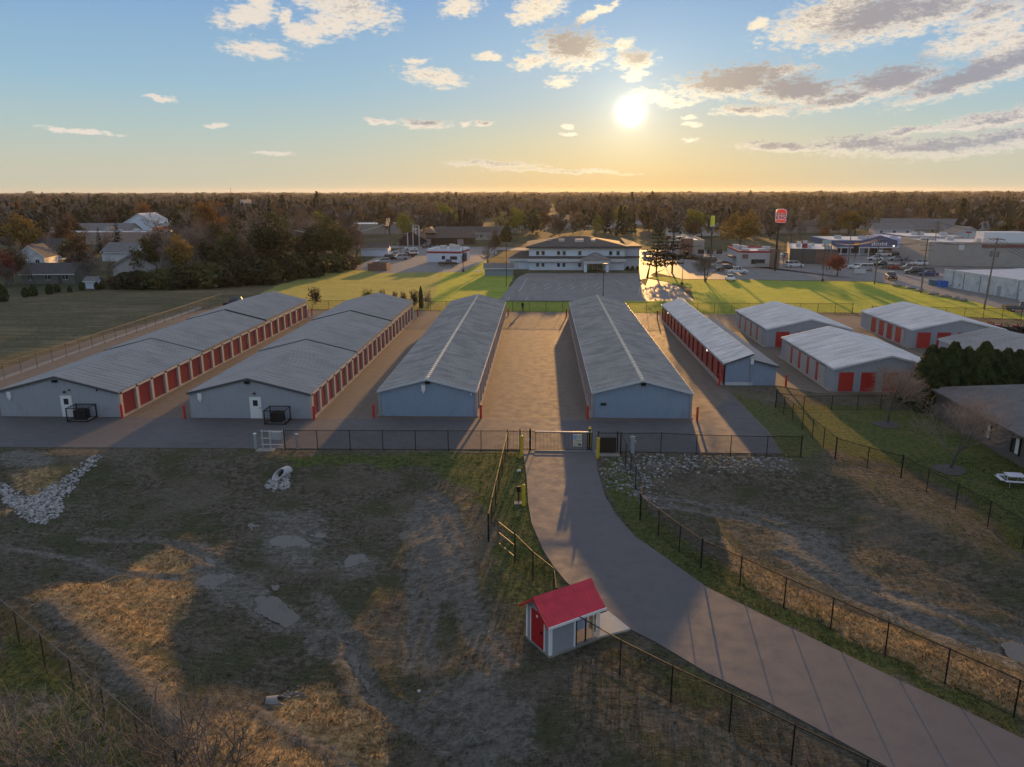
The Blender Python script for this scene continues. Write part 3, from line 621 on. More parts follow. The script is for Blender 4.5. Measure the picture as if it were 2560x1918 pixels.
# caged air conditioners in front of the two left sheds
def cage(loc,label):
    t=thing('air_conditioner_cage',label,'air conditioner',loc,0,'caged air conditioners')
    f=MB(); a,b,h=.95,.8,1.35
    for x in (-a,a):
        for y in (-b,b): f.box(x-.04,x+.04,y-.04,y+.04,0,h)
    for z in (.06,h-.04):
        for y in (-b,b): f.box(-a,a,y-.03,y+.03,z-.03,z+.03)
        for x in (-a,a): f.box(x-.03,x+.03,-b,b,z-.03,z+.03)
    for k in range(11):
        q=-a+.17*(k+1)
        if q<a-.05: f.box(q-.008,q+.008,-b-.008,-b+.008,0,h); f.box(q-.008,q+.008,-b,b,h-.01,h+.006)
    for k in range(7):
        z=.17*(k+1); f.box(-a,a,-b-.012,-b-.002,z-.008,z+.008)
    f.build('cage',BLACK,t)
    MB().box(-.55,.55,-.45,.45,.1,1.0).lathe([(.38,1.0),(.38,1.05),(.1,1.06)],12).build('condenser',mat('dark condenser',(.03,.03,.033),.5,.3,.1),t)
    MB().box(-.75,.75,-.65,.65,-.01,.1).build('pad',CONC,t)
cage((-43.5,68.0,.04),'black caged air conditioner in front of the leftmost long shed')
cage((-24.6,67.8,.04),'black caged air conditioner in front of the second long shed')
# bollards
def bollard(name,loc,label,m,h=1.35,r=.11,group=None,plate=None):
    t=thing(name,label,'bollard',loc,0,group)
    MB().lathe([(r,0),(r,h-.06),(r*.8,h),(r*.3,h+.03)],12).build('post',m,t,smooth=False)
    return t
RB=[(-40.0,68.7,'at the front right corner of the leftmost long shed'),(-33.9,68.7,'at the front left corner of the second long shed'),(-21.4,68.7,'at the front right corner of the second long shed'),(-15.9,69.6,'at the front left corner of the third long shed'),(-5.6,69.6,'at the front right corner of the third long shed'),(4.55,69.6,'at the front left corner of the fourth long shed'),(14.85,69.5,'at the front right corner of the fourth long shed'),(19.95,83.0,'at the front corner of the narrow lean-to shed'),(27.2,82.8,'standing alone right of the narrow lean-to shed'),(-39.9,130.8,'at the far right corner of the leftmost long shed'),(-21.2,130.2,'at the far right corner of the second long shed'),(-5.6,131.6,'at the far right corner of the third long shed'),(4.5,131.0,'at the far left corner of the fourth long shed'),(19.9,129.4,'at the far left corner of the narrow lean-to shed')]
for x,y,d in RB: bollard('bollard',(x,y,.03),'red steel bollard '+d,REDP,group='red bollards at the shed corners')
YB=[(-1.45,59.0,0,'yellow bollard at the left post of the sliding gate',1.75),(4.25,61.6,0,'yellow bollard behind the right end of the sliding gate',1.75),(4.75,58.7,0,'yellow bollard in front of the right gate end',1.75)]
for x,y,z,d,h in YB: bollard('bollard',(x,y,.04),d,YELP,h,.13,'yellow bollards by the gate')
p=G(1309,1265); bollard('bollard',(p.x,p.y,.02),'yellow bollard standing in grass left of the driveway beside the keypad',YELP,1.55,.13,'yellow bollards by the gate')
t=thing('keypad_post','black gate keypad post on a small concrete foot behind yellow bollard','keypad',(p.x-.35,p.y+.35,0)); MB().tube([(0,0,0),(0,0,1.1),(.12,-.05,1.25)],.05).build('post',BLACK,t); MB().box(-.14,.14,-.1,.1,.9,1.3).build('keypad',BLACK,t); MB().box(-.3,.3,-.25,.25,-.02,.1).build('foot',CONC,t)
# ---------------------------------------------------------------- fences
def chain_mat(name,c,cov):
    m=bpy.data.materials.new(name); m.use_nodes=True; nt=m.node_tree; t=NT(nt); b=nt.nodes['Principled BSDF']; out=nt.nodes['Material Output']
    b.inputs['Base Color'].default_value=c+(1,); b.inputs['Roughness'].default_value=.4; b.inputs['Metallic'].default_value=.3
    uv=t.n('ShaderNodeUVMap').outputs[0]; sp=t.n('ShaderNodeSeparateXYZ'); t.l(uv,sp.inputs[0])
    per=.075; a=t.m('PINGPONG',t.m('ADD',sp.outputs[0],sp.outputs[1]),per/2); d=t.m('PINGPONG',t.m('SUBTRACT',sp.outputs[0],sp.outputs[1]),per/2)
    k=t.m('LESS_THAN',t.m('MINIMUM',a,d),cov*per/2)
    tr=t.n('ShaderNodeBsdfTransparent'); mx=t.n('ShaderNodeMixShader'); t.l(k,mx.inputs[0]); t.l(tr.outputs[0],mx.inputs[1]); t.l(b.outputs[0],mx.inputs[2]); t.l(mx.outputs[0],out.inputs[0]); return m
CHB=chain_mat('black chain link',(.015,.015,.016),.10); CHG=chain_mat('galvanised chain link',(.16,.15,.13),.09)
GALV=mat('weathered galvanised pipe',(.18,.16,.13),.45,.5,.1)
def subdiv(pts,step):
    out=[]
    for i in range(len(pts)-1):
        a,b=Vector(pts[i]),Vector(pts[i+1]); n=max(1,round((b-a).length/step))
        out+=[a.lerp(b,k/n) for k in range(n)]
    return out+[Vector(pts[-1])]
_post={}
def fence(label,pts,h=1.75,m=BLACK,ch=CHB,thick=(),group='chain link fences',rails=(1.0,),name='chain_link_fence',zoff=0):
    P3=[Vector((p[0],p[1],hz(p[0],p[1])+zoff)) for p in pts]; o=P3[0]
    t=thing(name,label,'fence',o,0,group)
    key=(h,m.name)
    for i,p in enumerate(P3):
        big=i in thick or i==0 or i==len(P3)-1; k=key+(big,)
        if k not in _post: r=.055 if big else .034; _post[k]=MB().lathe([(r,-.05),(r,h+(.1 if big else .03)),(r*.4,h+(.14 if big else .05))],6).mesh('post',m)
        link('post',_post[k],t,p-o)
    for f in rails:
        r=MB(); r.tube([p-o+Vector((0,0,h*f)) for p in P3],.028,5); r.build('top_rail' if f>.9 else 'rail',m,t)
    if ch:
        MB().tube([p-o+Vector((0,0,.06)) for p in P3],.012,4).build('bottom_wire',m,t)
        v=[];f=[];uv=[];s=0
        for i,p in enumerate(P3):
            if i: s+=(p-P3[i-1]).length
            q=p-o; v+=[tuple(q+Vector((0,0,.05))),tuple(q+Vector((0,0,h)))]; uv+=[(s,0),(s,h)]
        f=[(2*i,2*i+2,2*i+3,2*i+1) for i in range(len(P3)-1)]
        me=bpy.data.meshes.new('mesh_fabric'); me.from_pydata(v,[],f); me.materials.append(ch); ul=me.uv_layers.new(name='UVMap')
        for lp in me.loops: ul.data[lp.index].uv=uv[lp.vertex_index]
        link('mesh_fabric',me,t)
    return t
def GP(l): return [(GT(x,y).x,GT(x,y).y) for x,y in l]
gy0=60.15
fence('black chain link fence left of the gate in front of the sheds',[(-21.3,59.9)]+[(-21.3+k*2.74,59.9+.07*k) for k in range(1,7)]+[(-2.62,60.35)])
fence('black chain link fence from the gate to the grass right of it',[(6.7,60.0)]+GP([(1651.4,1133),(1740,1138),(1825.5,1140.5),(1916,1142.5),(2001,1143)]))
fence('black chain link fence leading down the left verge from the gate',[(-2.62,60.3),(-2.72,57.4),(-2.82,54.5),(-2.9,51.6),(-2.98,48.8),(-3.06,46),(-3.1,43.3)])
fence('short three rail pipe gate in the left verge glowing in low sun',GP([(1246,1369),(1287,1404)]),1.7,mat('sun tinted pipe',(.16,.11,.06),.6,.2,.05),None,(0,1),'three rail gates',(1.0,.6,.18),'pipe_gate')  # orange of the low sun is put into the pipe colour
fence('black chain link fence between the pipe gate and the red roofed kiosk',GP([(1287,1404),(1332,1452),(1384,1497)])+[(.9,34.4)])
fence('black chain link fence running right from the kiosk along the near verge',GP([(1439,1620),(1549.5,1688),(1676.8,1757),(1822.9,1831),(1977.8,1913),(2157,2005),(2360,2105)]))
fence('black chain link fence along the far side of the curving driveway',[(6.7,60.0),(6.85,57.4),(6.95,54.8),(7.0,52.2),(7.06,49.6)]+GP([(1600,1301),(1645.6,1339),(1697.8,1381),(1752,1420.6),(1849,1466),(1959,1521),(2075.9,1575),(2211.6,1640),(2361.6,1711),(2533.7,1794),(2720,1880)]),thick=(5,8))
fence('black chain link fence slanting down between the yards on the right',GP([(1938.8,1018.8),(1959,1035.6),(1980,1053.6),(2005.5,1073.8),(2030,1096),(2057.6,1120),(2087.5,1147.7),(2167,1172),(2251.7,1195.5),(2315.5,1231.7),(2388,1272),(2468.5,1317),(2556,1371),(2655,1432)]),thick=(6,8))
fence('short black chain link fence below the small shed with front doors',GP([(1938.8,1018.8),(2008,1027.5),(2078.5,1026),(2143,1027),(2200,1026),(2290,1025)]),1.5)
fence('rusty chain link fence beside the mown field at far left',[(-62.3+.0*k,66+k*3.0) for k in range(-2,28)],1.8,GALV,CHG)
fence('black chain link fence across the back of the storage lot',[(-20+k*3.0,136.9-.0*k) for k in range(6)]+[(-2+k*3.0,136.75-.06*k) for k in range(20)],1.8)
fence('black chain link fence behind the two left sheds',[(-57+k*3.05,137.4) for k in range(13)],1.8)
fence('black chain link fence behind the equipment yard at far right',[(57+k*3,132.4-k*.25) for k in range(9)],1.8)
fence('chain link fence across the near left corner of the picture',GP([(-90,1490),(-18,1550),(48.7,1607),(113.6,1669),(185,1734),(264.6,1808.6),(350.6,1886),(450,1975)]),1.7,mat('dark bronze pipe',(.06,.05,.035),.4,.3,.1),chain_mat('bronze chain link',(.09,.075,.05),.10))
# picket gate
def picket(mb,x0,x1,y,z0,z1,step=.115,r=.011,spear=.08):
    x=x0
    while x<=x1+1e-6: mb.box(x-r,x+r,y-r,y+r,z0,z1+spear); x+=step
    for z in (z0+.08,z1-.04): mb.box(x0,x1,y-.022,y+.022,z-.022,z+.022)
def gate():
    t=thing('picket_fence_panel','short black picket panel and walk gate left of the sliding gate','fence',(-2.6,60.4,.03))
    a=MB(); picket(a,.1,.9,0,.05,1.72); a.build('panel',BLACK,t); b=MB(); picket(b,1.05,1.75,-.02,.08,1.7); b.build('walk_gate',BLACK,t)
    for x in (.98,1.85,): MB().box(x-.05,x+.05,-.05,.05,0,1.9).build('post',BLACK,t)
    MB().box(1.68,1.78,-.1,-.03,.95,1.1).build('lock',TRIML,t)
    c=MB(); picket(c,1.9,2.3,0,.05,1.72); c.build('panel',BLACK,t)
    g=thing('sliding_gate','black sliding picket gate across the driveway with notices on it','gate',(-.35,60.25,.05))
    a=MB(); picket(a,0,4.7,0,.06,1.68); a.box(-.03,.03,-.03,.03,0,1.72); a.box(4.67,4.73,-.03,.03,0,1.72); a.box(4.3,4.36,-.025,.025,.05,1.7); a.build('panel',BLACK,g)
    MB().box(0,4.7,-.045,.045,1.68,1.74).build('top_rail',TRIML,g); MB().box(0,4.7,-.05,.05,.02,.09).build('bottom_rail',GREY,g)
    s=thing('notice_board','four small white and yellow notices fixed on the sliding gate','sign',(-.35+3.15,60.19,.05)); PW=mat('white notice',(.75,.76,.74),.5,0,.03); PY=mat('cream notice',(.70,.68,.48),.5,0,.03); PB=mat('pale blue notice',(.45,.55,.72),.5,0,.03); INK=mat('dark ink',(.05,.05,.06),.6,0,0)
    for (x,z,w,h,m) in ((0,1.02,.34,.5,PB),(.36,1.02,.34,.5,PY),(0,.48,.72,.48,PY)):
        q=MB().box(x,x+w,-.02,0,z,z+h).build('notice',m,s)
        for k in range(4): MB().box(x+.05,x+w*(.9-.12*(k%2)),-.026,-.021,z+h-.1-k*.1,z+h-.07-k*.1).build('print',INK,q)
    MB().box(.42,.66,-.027,-.021,.55,.72).build('print',INK,s)
    for x in (-.42,4.5): 
        MB().box(x-.07,x+.07,-.07+.15,.07+.15,0,1.95).build('post',BLACK,g)
    k=thing('picket_fence_panel','short black picket panel with a dark screen right of the sliding gate','fence',(4.85,60.15,.03)); a=MB(); picket(a,0,1.75,0,.05,1.72); a.build('panel',BLACK,k)
    MB().box(.1,1.45,-.32,-.08,.12,1.38).build('screen',mat('dark brown screen',(.020,.012,.010),.6,0,.1),k)
    for x in (0,1.6): MB().box(x-.05,x+.05,-.05,.05,0,1.85).build('post',BLACK,k)
    MB().box(-.25,1.75,-1.0,.45,-.02,.05).build('pad',CONC,k)
    p=G(1581,1136); u=thing('utility_pedestal','grey metal pedestal beside the fence right of the gate','pedestal',(p.x,p.y+.2,.03)); MB().lathe([(.17,0),(.17,1.25),(.21,1.27),(.21,1.45),(.05,1.5)],10).build('post',GREY,u); MB().box(.12,.3,-.1,.1,.9,1.1).build('box',GREY,u)
gate()
def hframe():
    t=thing('electric_cabinet','white pipe frame carrying a grey electric cabinet at the end of front fence','electric cabinet',(-23.2,60.0,.02)); f=MB()
    for x in (0,1.75): f.tube([(x,0,-.1),(x,0,1.75)],.045,6)
    for z in (.45,1.0,1.62): f.tube([(-.15,0,z),(1.95,0,z)],.035,6)
    f.tube([(.55,.25,0),(.55,.25,1.6)],.07,6); f.build('frame',mat('pale galvanised frame',(.55,.56,.56),.4,.4,.05),t)
    MB().box(.85,1.7,-.22,-.04,.95,1.6).build('cabinet',GREY,t); MB().box(-.5,1.0,-.5,.3,-.08,.03).build('pad',CONC,t)
    for x,l in ((-23.9,'left'),(-20.35,'right')):
        u=thing('pipe_stub','capped grey pipe stub just '+l+' of the white utility frame','pipe',(x,60.2,.02)); MB().lathe([(.12,0),(.12,1.3)],8).build('post',GREY,u); MB().lathe([(.15,1.3),(.15,1.36),(.04,1.4)],8).build('cap',WHITE,u)
hframe()
# ---------------------------------------------------------------- kiosk
def kiosk():
    A=G(1374.2,1644.5); B=G(1497.3,1597.5); u=(B-A); w=u.length; rz=math.atan2(u.y,u.x); d=1.98; he=1.86; hr=2.62
    t=thing('kiosk','small shed like kiosk with bright red metal roof beside the driveway','kiosk',(A.x,A.y,0.0),rz)
    SID=mat('grey vertical siding',(.30,.31,.34),.55,0,.05,wave=('X',.2,.01)); RR=mat('red metal roof',(.54,.024,.048),.42,.1,.16,1.5,wave=('X',.23,.012)); RD=mat('dark red door',(.40,.012,.016),.4,0,.05); BL=mat('pale blue panel',(.34,.47,.66),.35,0,.06)
    MB().box(-.05,w+.08,-.06,d+.05,-.3,.12).build('foundation',CONC,t)
    m=MB(); m.box(.1,1.42,0,.08,.12,he); m.box(.0,.08,.1,d,.12,he); m.box(.08,w,d-.08,d,.12,he); m.box(1.34,1.42,.08,d-.08,.12,he)
    rm=d/2
    m.extr([(0,he),(d,he),(rm,hr)],0,.08,'x'); m.extr([(0,he),(d,he),(rm,hr)],w-.1,w-.02,'x'); m.build('wall',SID,t)
    for x,y in ((0.02,-.02),(w-.1,-.02),(0.02,d-.1),(w-.1,d-.1),(1.40,-.02)): MB().box(x-.05,x+.1,y-.02,y+.1,.12,he).build('corner_post',WHITE,t)
    dr=MB().box(-.05,-.002,.42,1.5,.16,1.86).build('door',RD,t); MB().box(-.12,-.05,.55,.63,.95,1.05).build('handle',BLACK,dr); MB().box(-.09,-.05,.92,1.02,1.62,1.72).build('plate',WHITE,dr)
    MB().box(-.06,-.002,.36,.42,.12,1.9).box(-.06,-.002,1.5,1.56,.12,1.9).build('door_frame',WHITE,t)
    # open bay: hung blue boards, middle post, low rail
    MB().box(1.55,2.1,.42,.48,.55,he-.03).build('panel',BL,t); MB().box(2.14,w-.3,.42,.48,.55,he-.03).build('panel',BL,t)
    MB().box(2.08,2.13,.02,.08,.12,he).build('mullion',BLACK,t); MB().box(w-.32,w-.28,.05,.12,.12,1.35).build('bar',WHITE,t)
    MB().box(1.45,w-.1,.1,d-.1,.12,.15).build('floor',CONC,t)
    ov=.22; s=(hr-he)/rm; ye=ov; ze=he-s*ye+.06; zr=hr+.06
    r=MB(); slab(r,(-.25,-ye,ze),(w+.2,-ye,ze),(w+.2,rm,zr),(-.25,rm,zr),.05); slab(r,(-.25,rm,zr),(w+.2,rm,zr),(w+.2,d+ye,ze),(-.25,d+ye,ze),.05)
    x=-.2
    while x<w+.2:
        r.add([(x-.02,rm,zr),(x+.02,rm,zr),(x+.02,d+ye,ze),(x-.02,d+ye,ze),(x,rm,zr+.035),(x,d+ye,ze+.035)],[(0,4,5,3),(4,1,2,5)])
        x+=.23
    r.build('roof',RR,t)
    MB().extr([(rm-.28,zr-.28*s+.02),(rm,zr+.05),(rm+.28,zr-.28*s+.02)],-.27,w+.22,'x').build('ridge_cap',RR,t)
    MB().box(-.25,w+.2,-ye-.05,-ye-.002,ze-.12,ze).build('fascia',WHITE,t)
    rk=MB(); rk.extr([(-ye,ze),(rm,zr),(rm,zr-.14),(-ye,ze-.14)],-.3,-.252,'x'); rk.extr([(rm,zr-.002),(d+ye,ze),(d+ye,ze-.14),(rm,zr-.14)],-.3,-.252,'x'); rk.build('rake_trim',REDD,t)
    sheet('concrete_pad',[G(1496,1541),G(1521,1532),G(1575.5,1576.5),G(1497,1597)],mat('clean concrete pad',(.46,.43,.38),.8,0,.08,2,coord='Position'),.11,thick=.16)
kiosk()
# ---------------------------------------------------------------- brick house at the right edge
def brickhouse():
    x0=G(2320,968,2.6).x+.5; e=G(2560,1085,2.6); y1=G(2320,968,2.6).y-.6; ax=Vector((e.x-.0,e.y,0))
    BR=bpy.data.materials.new('brown brick'); BR.use_nodes=True; q=NT(BR.node_tree); b=BR.node_tree.nodes['Principled BSDF']; br=q.n('ShaderNodeTexBrick'); co=q.n('ShaderNodeTexCoord').outputs['Object']
    q.l(q.map(co,rot=(R(90),0,R(90))),br.inputs[0]); br.inputs['Scale'].default_value=4.2; br.inputs['Color1'].default_value=(.15,.075,.058,1); br.inputs['Color2'].default_value=(.10,.055,.045,1); br.inputs['Mortar'].default_value=(.13,.11,.10,1); q.l(br.outputs[0],b.inputs['Base Color']); b.inputs['Roughness'].default_value=.85
    SH=mat('brown grey shingle',(.15,.135,.13),.8,0,.2,1.2,.01,12,wave=('X',.32,.02))
    ang=math.atan2(e.x-x0,-(e.y-y1))   # the wall leans right as it comes nearer
    t=thing('brick_house','low brown brick house with a grey shingle roof at the right edge','house',(x0,y1,0),ang)
    W_,L_=14,30; he=2.6; sl=.32
    MB().box(0,W_,-L_,0,-.1,he).build('wall',BR,t)
    o=.55; hm=W_/2; zr=he+sl*(hm+o); r=MB()
    a=(-o,o,he);bq=(W_+o,o,he);c=(W_+o,-L_-o,he);dq=(-o,-L_-o,he);r1=(hm,-hm,zr);r2=(hm,-L_+hm,zr)
    r.poly([a,r1,bq][::-1]);r.poly([a,dq,r2,r1]);r.poly([bq,r1,r2,c]);r.poly([dq,c,r2]);r.build('roof',SH,t)
    MB().box(-o,W_+o,-L_-o,o,he-.16,he-.004).build('soffit',mat('brown fascia',(.10,.085,.075),.6,0,.05),t)
    for y in (-9.3,-13.4,-19):
        f=MB().box(-.05,-.002,y-.5,y+.5,.75,2.1).build('window',GL,t); MB().box(-.08,-.05,y-.45,y-.02,.8,2.05).build('blind',WHITE,f); MB().box(-.1,-.002,y-.6,y-.5,.7,2.15).box(-.1,-.002,y+.5,y+.6,.7,2.15).build('frame',BLACK,f)
    return t
brickhouse()
# ---------------------------------------------------------------- trees
def leaf_mat(name,c1,c2,trans=.22,rough=.75):
    m=bpy.data.materials.new(name); m.use_nodes=True; nt=m.node_tree; t=NT(nt); b=nt.nodes['Principled BSDF']; out=nt.nodes['Material Output']
    oi=t.n('ShaderNodeObjectInfo').outputs['Random']; P=t.n('ShaderNodeNewGeometry').outputs['Position']
    n=t.noise(P,.9,3,.6); c=t.mix(t.mr(n,.3,.7),c1,c2)
    c=t.mix(t.m('MULTIPLY',oi,.35),c,tuple(q*.62 for q in c1))
    t.l(c,b.inputs['Base Color']); b.inputs['Roughness'].default_value=rough; b.inputs['Specular IOR Level'].default_value=.15
    tr=t.n('ShaderNodeBsdfTranslucent'); t.l(c,tr.inputs[0]); mx=t.n('ShaderNodeMixShader'); mx.inputs[0].default_value=trans
    t.l(b.outputs[0],mx.inputs[1]); t.l(tr.outputs[0],mx.inputs[2]); t.l(mx.outputs[0],out.inputs[0]); return m
BARK=mat('grey brown bark',(.095,.083,.072),.85,0,.25,2,coord='Object'); TWIG=mat('brown twigs',(.155,.135,.122),.8,0,.25,1.5); TWIGR=mat('reddish twigs',(.165,.118,.102),.8,0,.25,1.5); TWIGP=mat('pale twigs',(.26,.215,.185),.8,0,.2,1.5)
LV=dict(olive=leaf_mat('olive leaves',(.065,.072,.028),(.15,.145,.058)),dark=leaf_mat('dark green leaves',(.028,.036,.018),(.066,.070,.034),.25),gold=leaf_mat('golden leaves',(.24,.155,.04),(.36,.25,.07)),orange=leaf_mat('orange leaves',(.22,.105,.035),(.32,.16,.05)),
        rust=leaf_mat('rust brown leaves',(.12,.072,.045),(.19,.11,.065)),red=leaf_mat('dusky red leaves',(.21,.055,.040),(.30,.10,.07)),lime=leaf_mat('yellow green leaves',(.19,.20,.03),(.33,.32,.06)),brown=leaf_mat('brown leaves',(.10,.070,.042),(.17,.12,.07)),
        needle=leaf_mat('dark needles',(.014,.024,.014),(.032,.045,.022),.15),thuja=leaf_mat('arborvitae foliage',(.024,.042,.014),(.068,.098,.030),.15),juniper=leaf_mat('juniper foliage',(.04,.055,.035),(.09,.105,.065),.2))
def grow_tree(rs,h,w,r,levels=4,stems=1,low=.25,up=.55,nch=(5,5,4,3)):
    seg=[];tips=[]
    def g(p,d,ln,rad,lv):
        n=3 if lv<2 else 2; q=p; dd=d; pts=[p]
        for i in range(n):
            dd=(dd+Vector((rs.uniform(-1,1),rs.uniform(-1,1),rs.uniform(-.3,.7)*up))*(.16 if lv==0 else .30)).normalized()
            e=q+dd*(ln/n); r0=rad*(1-.62*i/n); r1=rad*(1-.62*(i+1)/n); seg.append((q,e,r0,r1,lv)); q=e; pts.append(q)
        if lv>=levels: tips.append(q); return
        k=nch[min(lv,len(nch)-1)]
        for j in range(k):
            f=(low if lv==0 else .3)+(1-(low if lv==0 else .3))*(j+rs.random()*.8)/k; f=min(f,.999); i=int(f*n); a=pts[i].lerp(pts[i+1],f*n-i)
            th=rs.uniform(0,6.283); side=Vector((math.cos(th),math.sin(th),0)); ax=(side-dd*side.dot(dd)).normalized()
            sp=rs.uniform(.55,1.0) if lv else rs.uniform(.5,.95)
            nd=(dd*(1-sp*.55)+ax*sp+Vector((0,0,up*.45))).normalized()
            nl=ln*rs.uniform(.5,.72)*(1.0 if lv else (w/h)*1.15*(1.25-.6*f))
            g(a,nd,nl,rad*(1-.62*f)*rs.uniform(.45,.62),lv+1)
        g(q,dd,ln*.5,rad*.38,lv+1)
    for s in range(stems):
        a=6.283*s/stems+rs.random(); d=Vector((math.cos(a)*.32,math.sin(a)*.32,1)).normalized() if stems>1 else Vector((rs.uniform(-.06,.06),rs.uniform(-.06,.06),1)).normalized()
        g(Vector((math.cos(a)*.15,math.sin(a)*.15,-.1)) if stems>1 else Vector((0,0,-.1)),d,h*.60,r/(stems**.5),0)
    zmax=max(e.z for _,e,_,_,_ in seg); k=h/zmax; seg=[(a*k,b*k,c,d,l) for a,b,c,d,l in seg]; tips=[q*k for q in tips]
    return seg,tips
def seg_mesh(name,segs,m,minr=.0,sides=3):
    a=np.array([s[0] for s in segs],float); b=np.array([s[1] for s in segs],float); r0=np.maximum(np.array([s[2] for s in segs]),minr); r1=np.maximum(np.array([s[3] for s in segs]),minr*.7)
    t=b-a; t/=np.linalg.norm(t,axis=1,keepdims=True)+1e-9; up=np.where(np.abs(t[:,2:3])<.9,[[0,0,1.]],[[1.,0,0]]); u=np.cross(t,up); u/=np.linalg.norm(u,axis=1,keepdims=True); w=np.cross(t,u)
    V=[]
    for k in range(sides):
        th=6.283*k/sides; o=u*math.cos(th)+w*math.sin(th); V.append(a+o*r0[:,None])
    for k in range(sides):
        th=6.283*k/sides; o=u*math.cos(th)+w*math.sin(th); V.append(b+o*r1[:,None])
    V=np.stack(V,1); n=len(segs); base=(np.arange(n)*2*sides)[:,None]
    Q=np.concatenate([base+np.array([[k,(k+1)%sides,sides+(k+1)%sides,sides+k]]) for k in range(sides)])
    return npmesh(name,V.reshape(-1,3),quads=Q,m=m)
def cards(cent,size,rg,flat=0.0,asp=1.0,nrm=None):
    n=len(cent); nn=rg.normal(size=(n,3)) if nrm is None else nrm+rg.normal(size=(n,3))*.55
    if flat: nn[:,2]=nn[:,2]*(1-flat)+np.sign(nn[:,2])*flat
    nn/=np.linalg.norm(nn,axis=1,keepdims=True)+1e-9; t=rg.normal(size=(n,3)); u=np.cross(nn,t); u/=np.linalg.norm(u,axis=1,keepdims=True)+1e-9; w=np.cross(nn,u)
    s=(size*rg.uniform(.6,1.3,n))[:,None]; u=u*s; w=w*s*asp
    return np.stack([cent-u,cent-w*.8,cent+u,cent+w*.8],1).reshape(-1,3)
def quadidx(n): return np.arange(n*4).reshape(n,4)
class Proto: pass
def mkproto(name,kind,crown_me,trunk_me,h):
    p=Proto(); p.name=name; p.h=h; p.crown=crown_me; p.trunk=trunk_me; return p
def proto_bare(seed,h,w,r=.2,levels=4,stems=1,low=.28,twig=TWIG,minr=.012,name='bare_tree',nch=(6,5,4,3),leaf=None,ln=1.2,ls=.10):
    rs=random.Random(seed); seg,tips=grow_tree(rs,h,w,r,levels,stems,low,nch=nch)
    tr=[s for s in seg if s[4]<=1]; cr=[s for s in seg if s[4]>1]
    crown=seg_mesh('crown',cr,twig,minr)
    if leaf:
        pass
    return mkproto(name,'bare',crown,seg_mesh('trunk',tr,BARK,.02,5),h)
def proto_leafy(seed,h,w,leaf,r=.2,n=2600,ls=.26,stems=1,low=.25,name='autumn_tree',spread=.55,bare=.15):
    rs=random.Random(seed); rg=np.random.default_rng(seed); seg,tips=grow_tree(rs,h,w,r,3,stems,low,nch=(7,5,4))
    tr=[s for s in seg if s[4]<=2]; tp=np.array([t for t in tips]); keep=rg.random(len(tp))>bare; tp=tp[keep]
    mid=np.array([(a+b)/2 for a,b,_,_,l in seg if l>=2]); tp=np.concatenate([tp,mid])
    c=tp[rg.integers(0,len(tp),n)]+rg.normal(size=(n,3))*spread*np.array([1,1,.8])
    c[:,2]=np.maximum(c[:,2],.4); v=cards(c,ls,rg,.2)
    return mkproto(name,'leafy',npmesh('crown',v,quads=quadidx(n),m=LV[leaf]),seg_mesh('trunk',tr,BARK,.02,4),h)
def proto_spruce(seed,h,w,leaf='needle',name='spruce_tree',tiers=20,dens=1.0,droop=.35,bare0=.06,irregular=0.0,trunkm=None):
    rs=random.Random(seed); rg=np.random.default_rng(seed); C=[];N=[];seg=[(Vector((0,0,-.1)),Vector((0,0,h*.5)),.17*h/10,.1*h/10,0),(Vector((0,0,h*.5)),Vector((0,0,h)),.1*h/10,.01,0)]
    for i in range(tiers):
        f=i/(tiers-1); z=h*(bare0+(1-bare0)*f); rad=w/2*(1-f)**.85*(1+rs.uniform(-1,1)*(.12+irregular)); nb=max(4,int(9*(1-f)+3))
        if irregular and rs.random()<irregular*.35: continue
        for k in range(nb):
            th=6.283*(k+rs.random())/nb; L_=rad*rs.uniform(.75,1.1); d=Vector((math.cos(th),math.sin(th),0)); m=max(2,int(L_/.33*dens))
            e=Vector((d.x*L_,d.y*L_,z-droop*L_+.25*L_*(L_/(w/2))))
            if L_>.5: seg.append((Vector((0,0,z)),e,.03,.01,1))
            for j in range(m):
                g=(j+.6)/m; p=Vector((0,0,z)).lerp(e,g); C.append((p.x+rs.gauss(0,.10),p.y+rs.gauss(0,.10),p.z+rs.gauss(0,.07))); N.append((-d.x*.2,-d.y*.2,1))
    C=np.array(C);N=np.array(N,float); n=len(C)
    C=np.concatenate([C,C+rg.normal(size=C.shape)*.16]); N=np.concatenate([N,N])
    v=cards(C,.24*(h/10)**.3,rg,asp=.8,nrm=N)
    return mkproto(name,'spruce',npmesh('crown',v,quads=quadidx(len(C)),m=LV[leaf]),seg_mesh('trunk',seg,trunkm or BARK,.012,4),h)
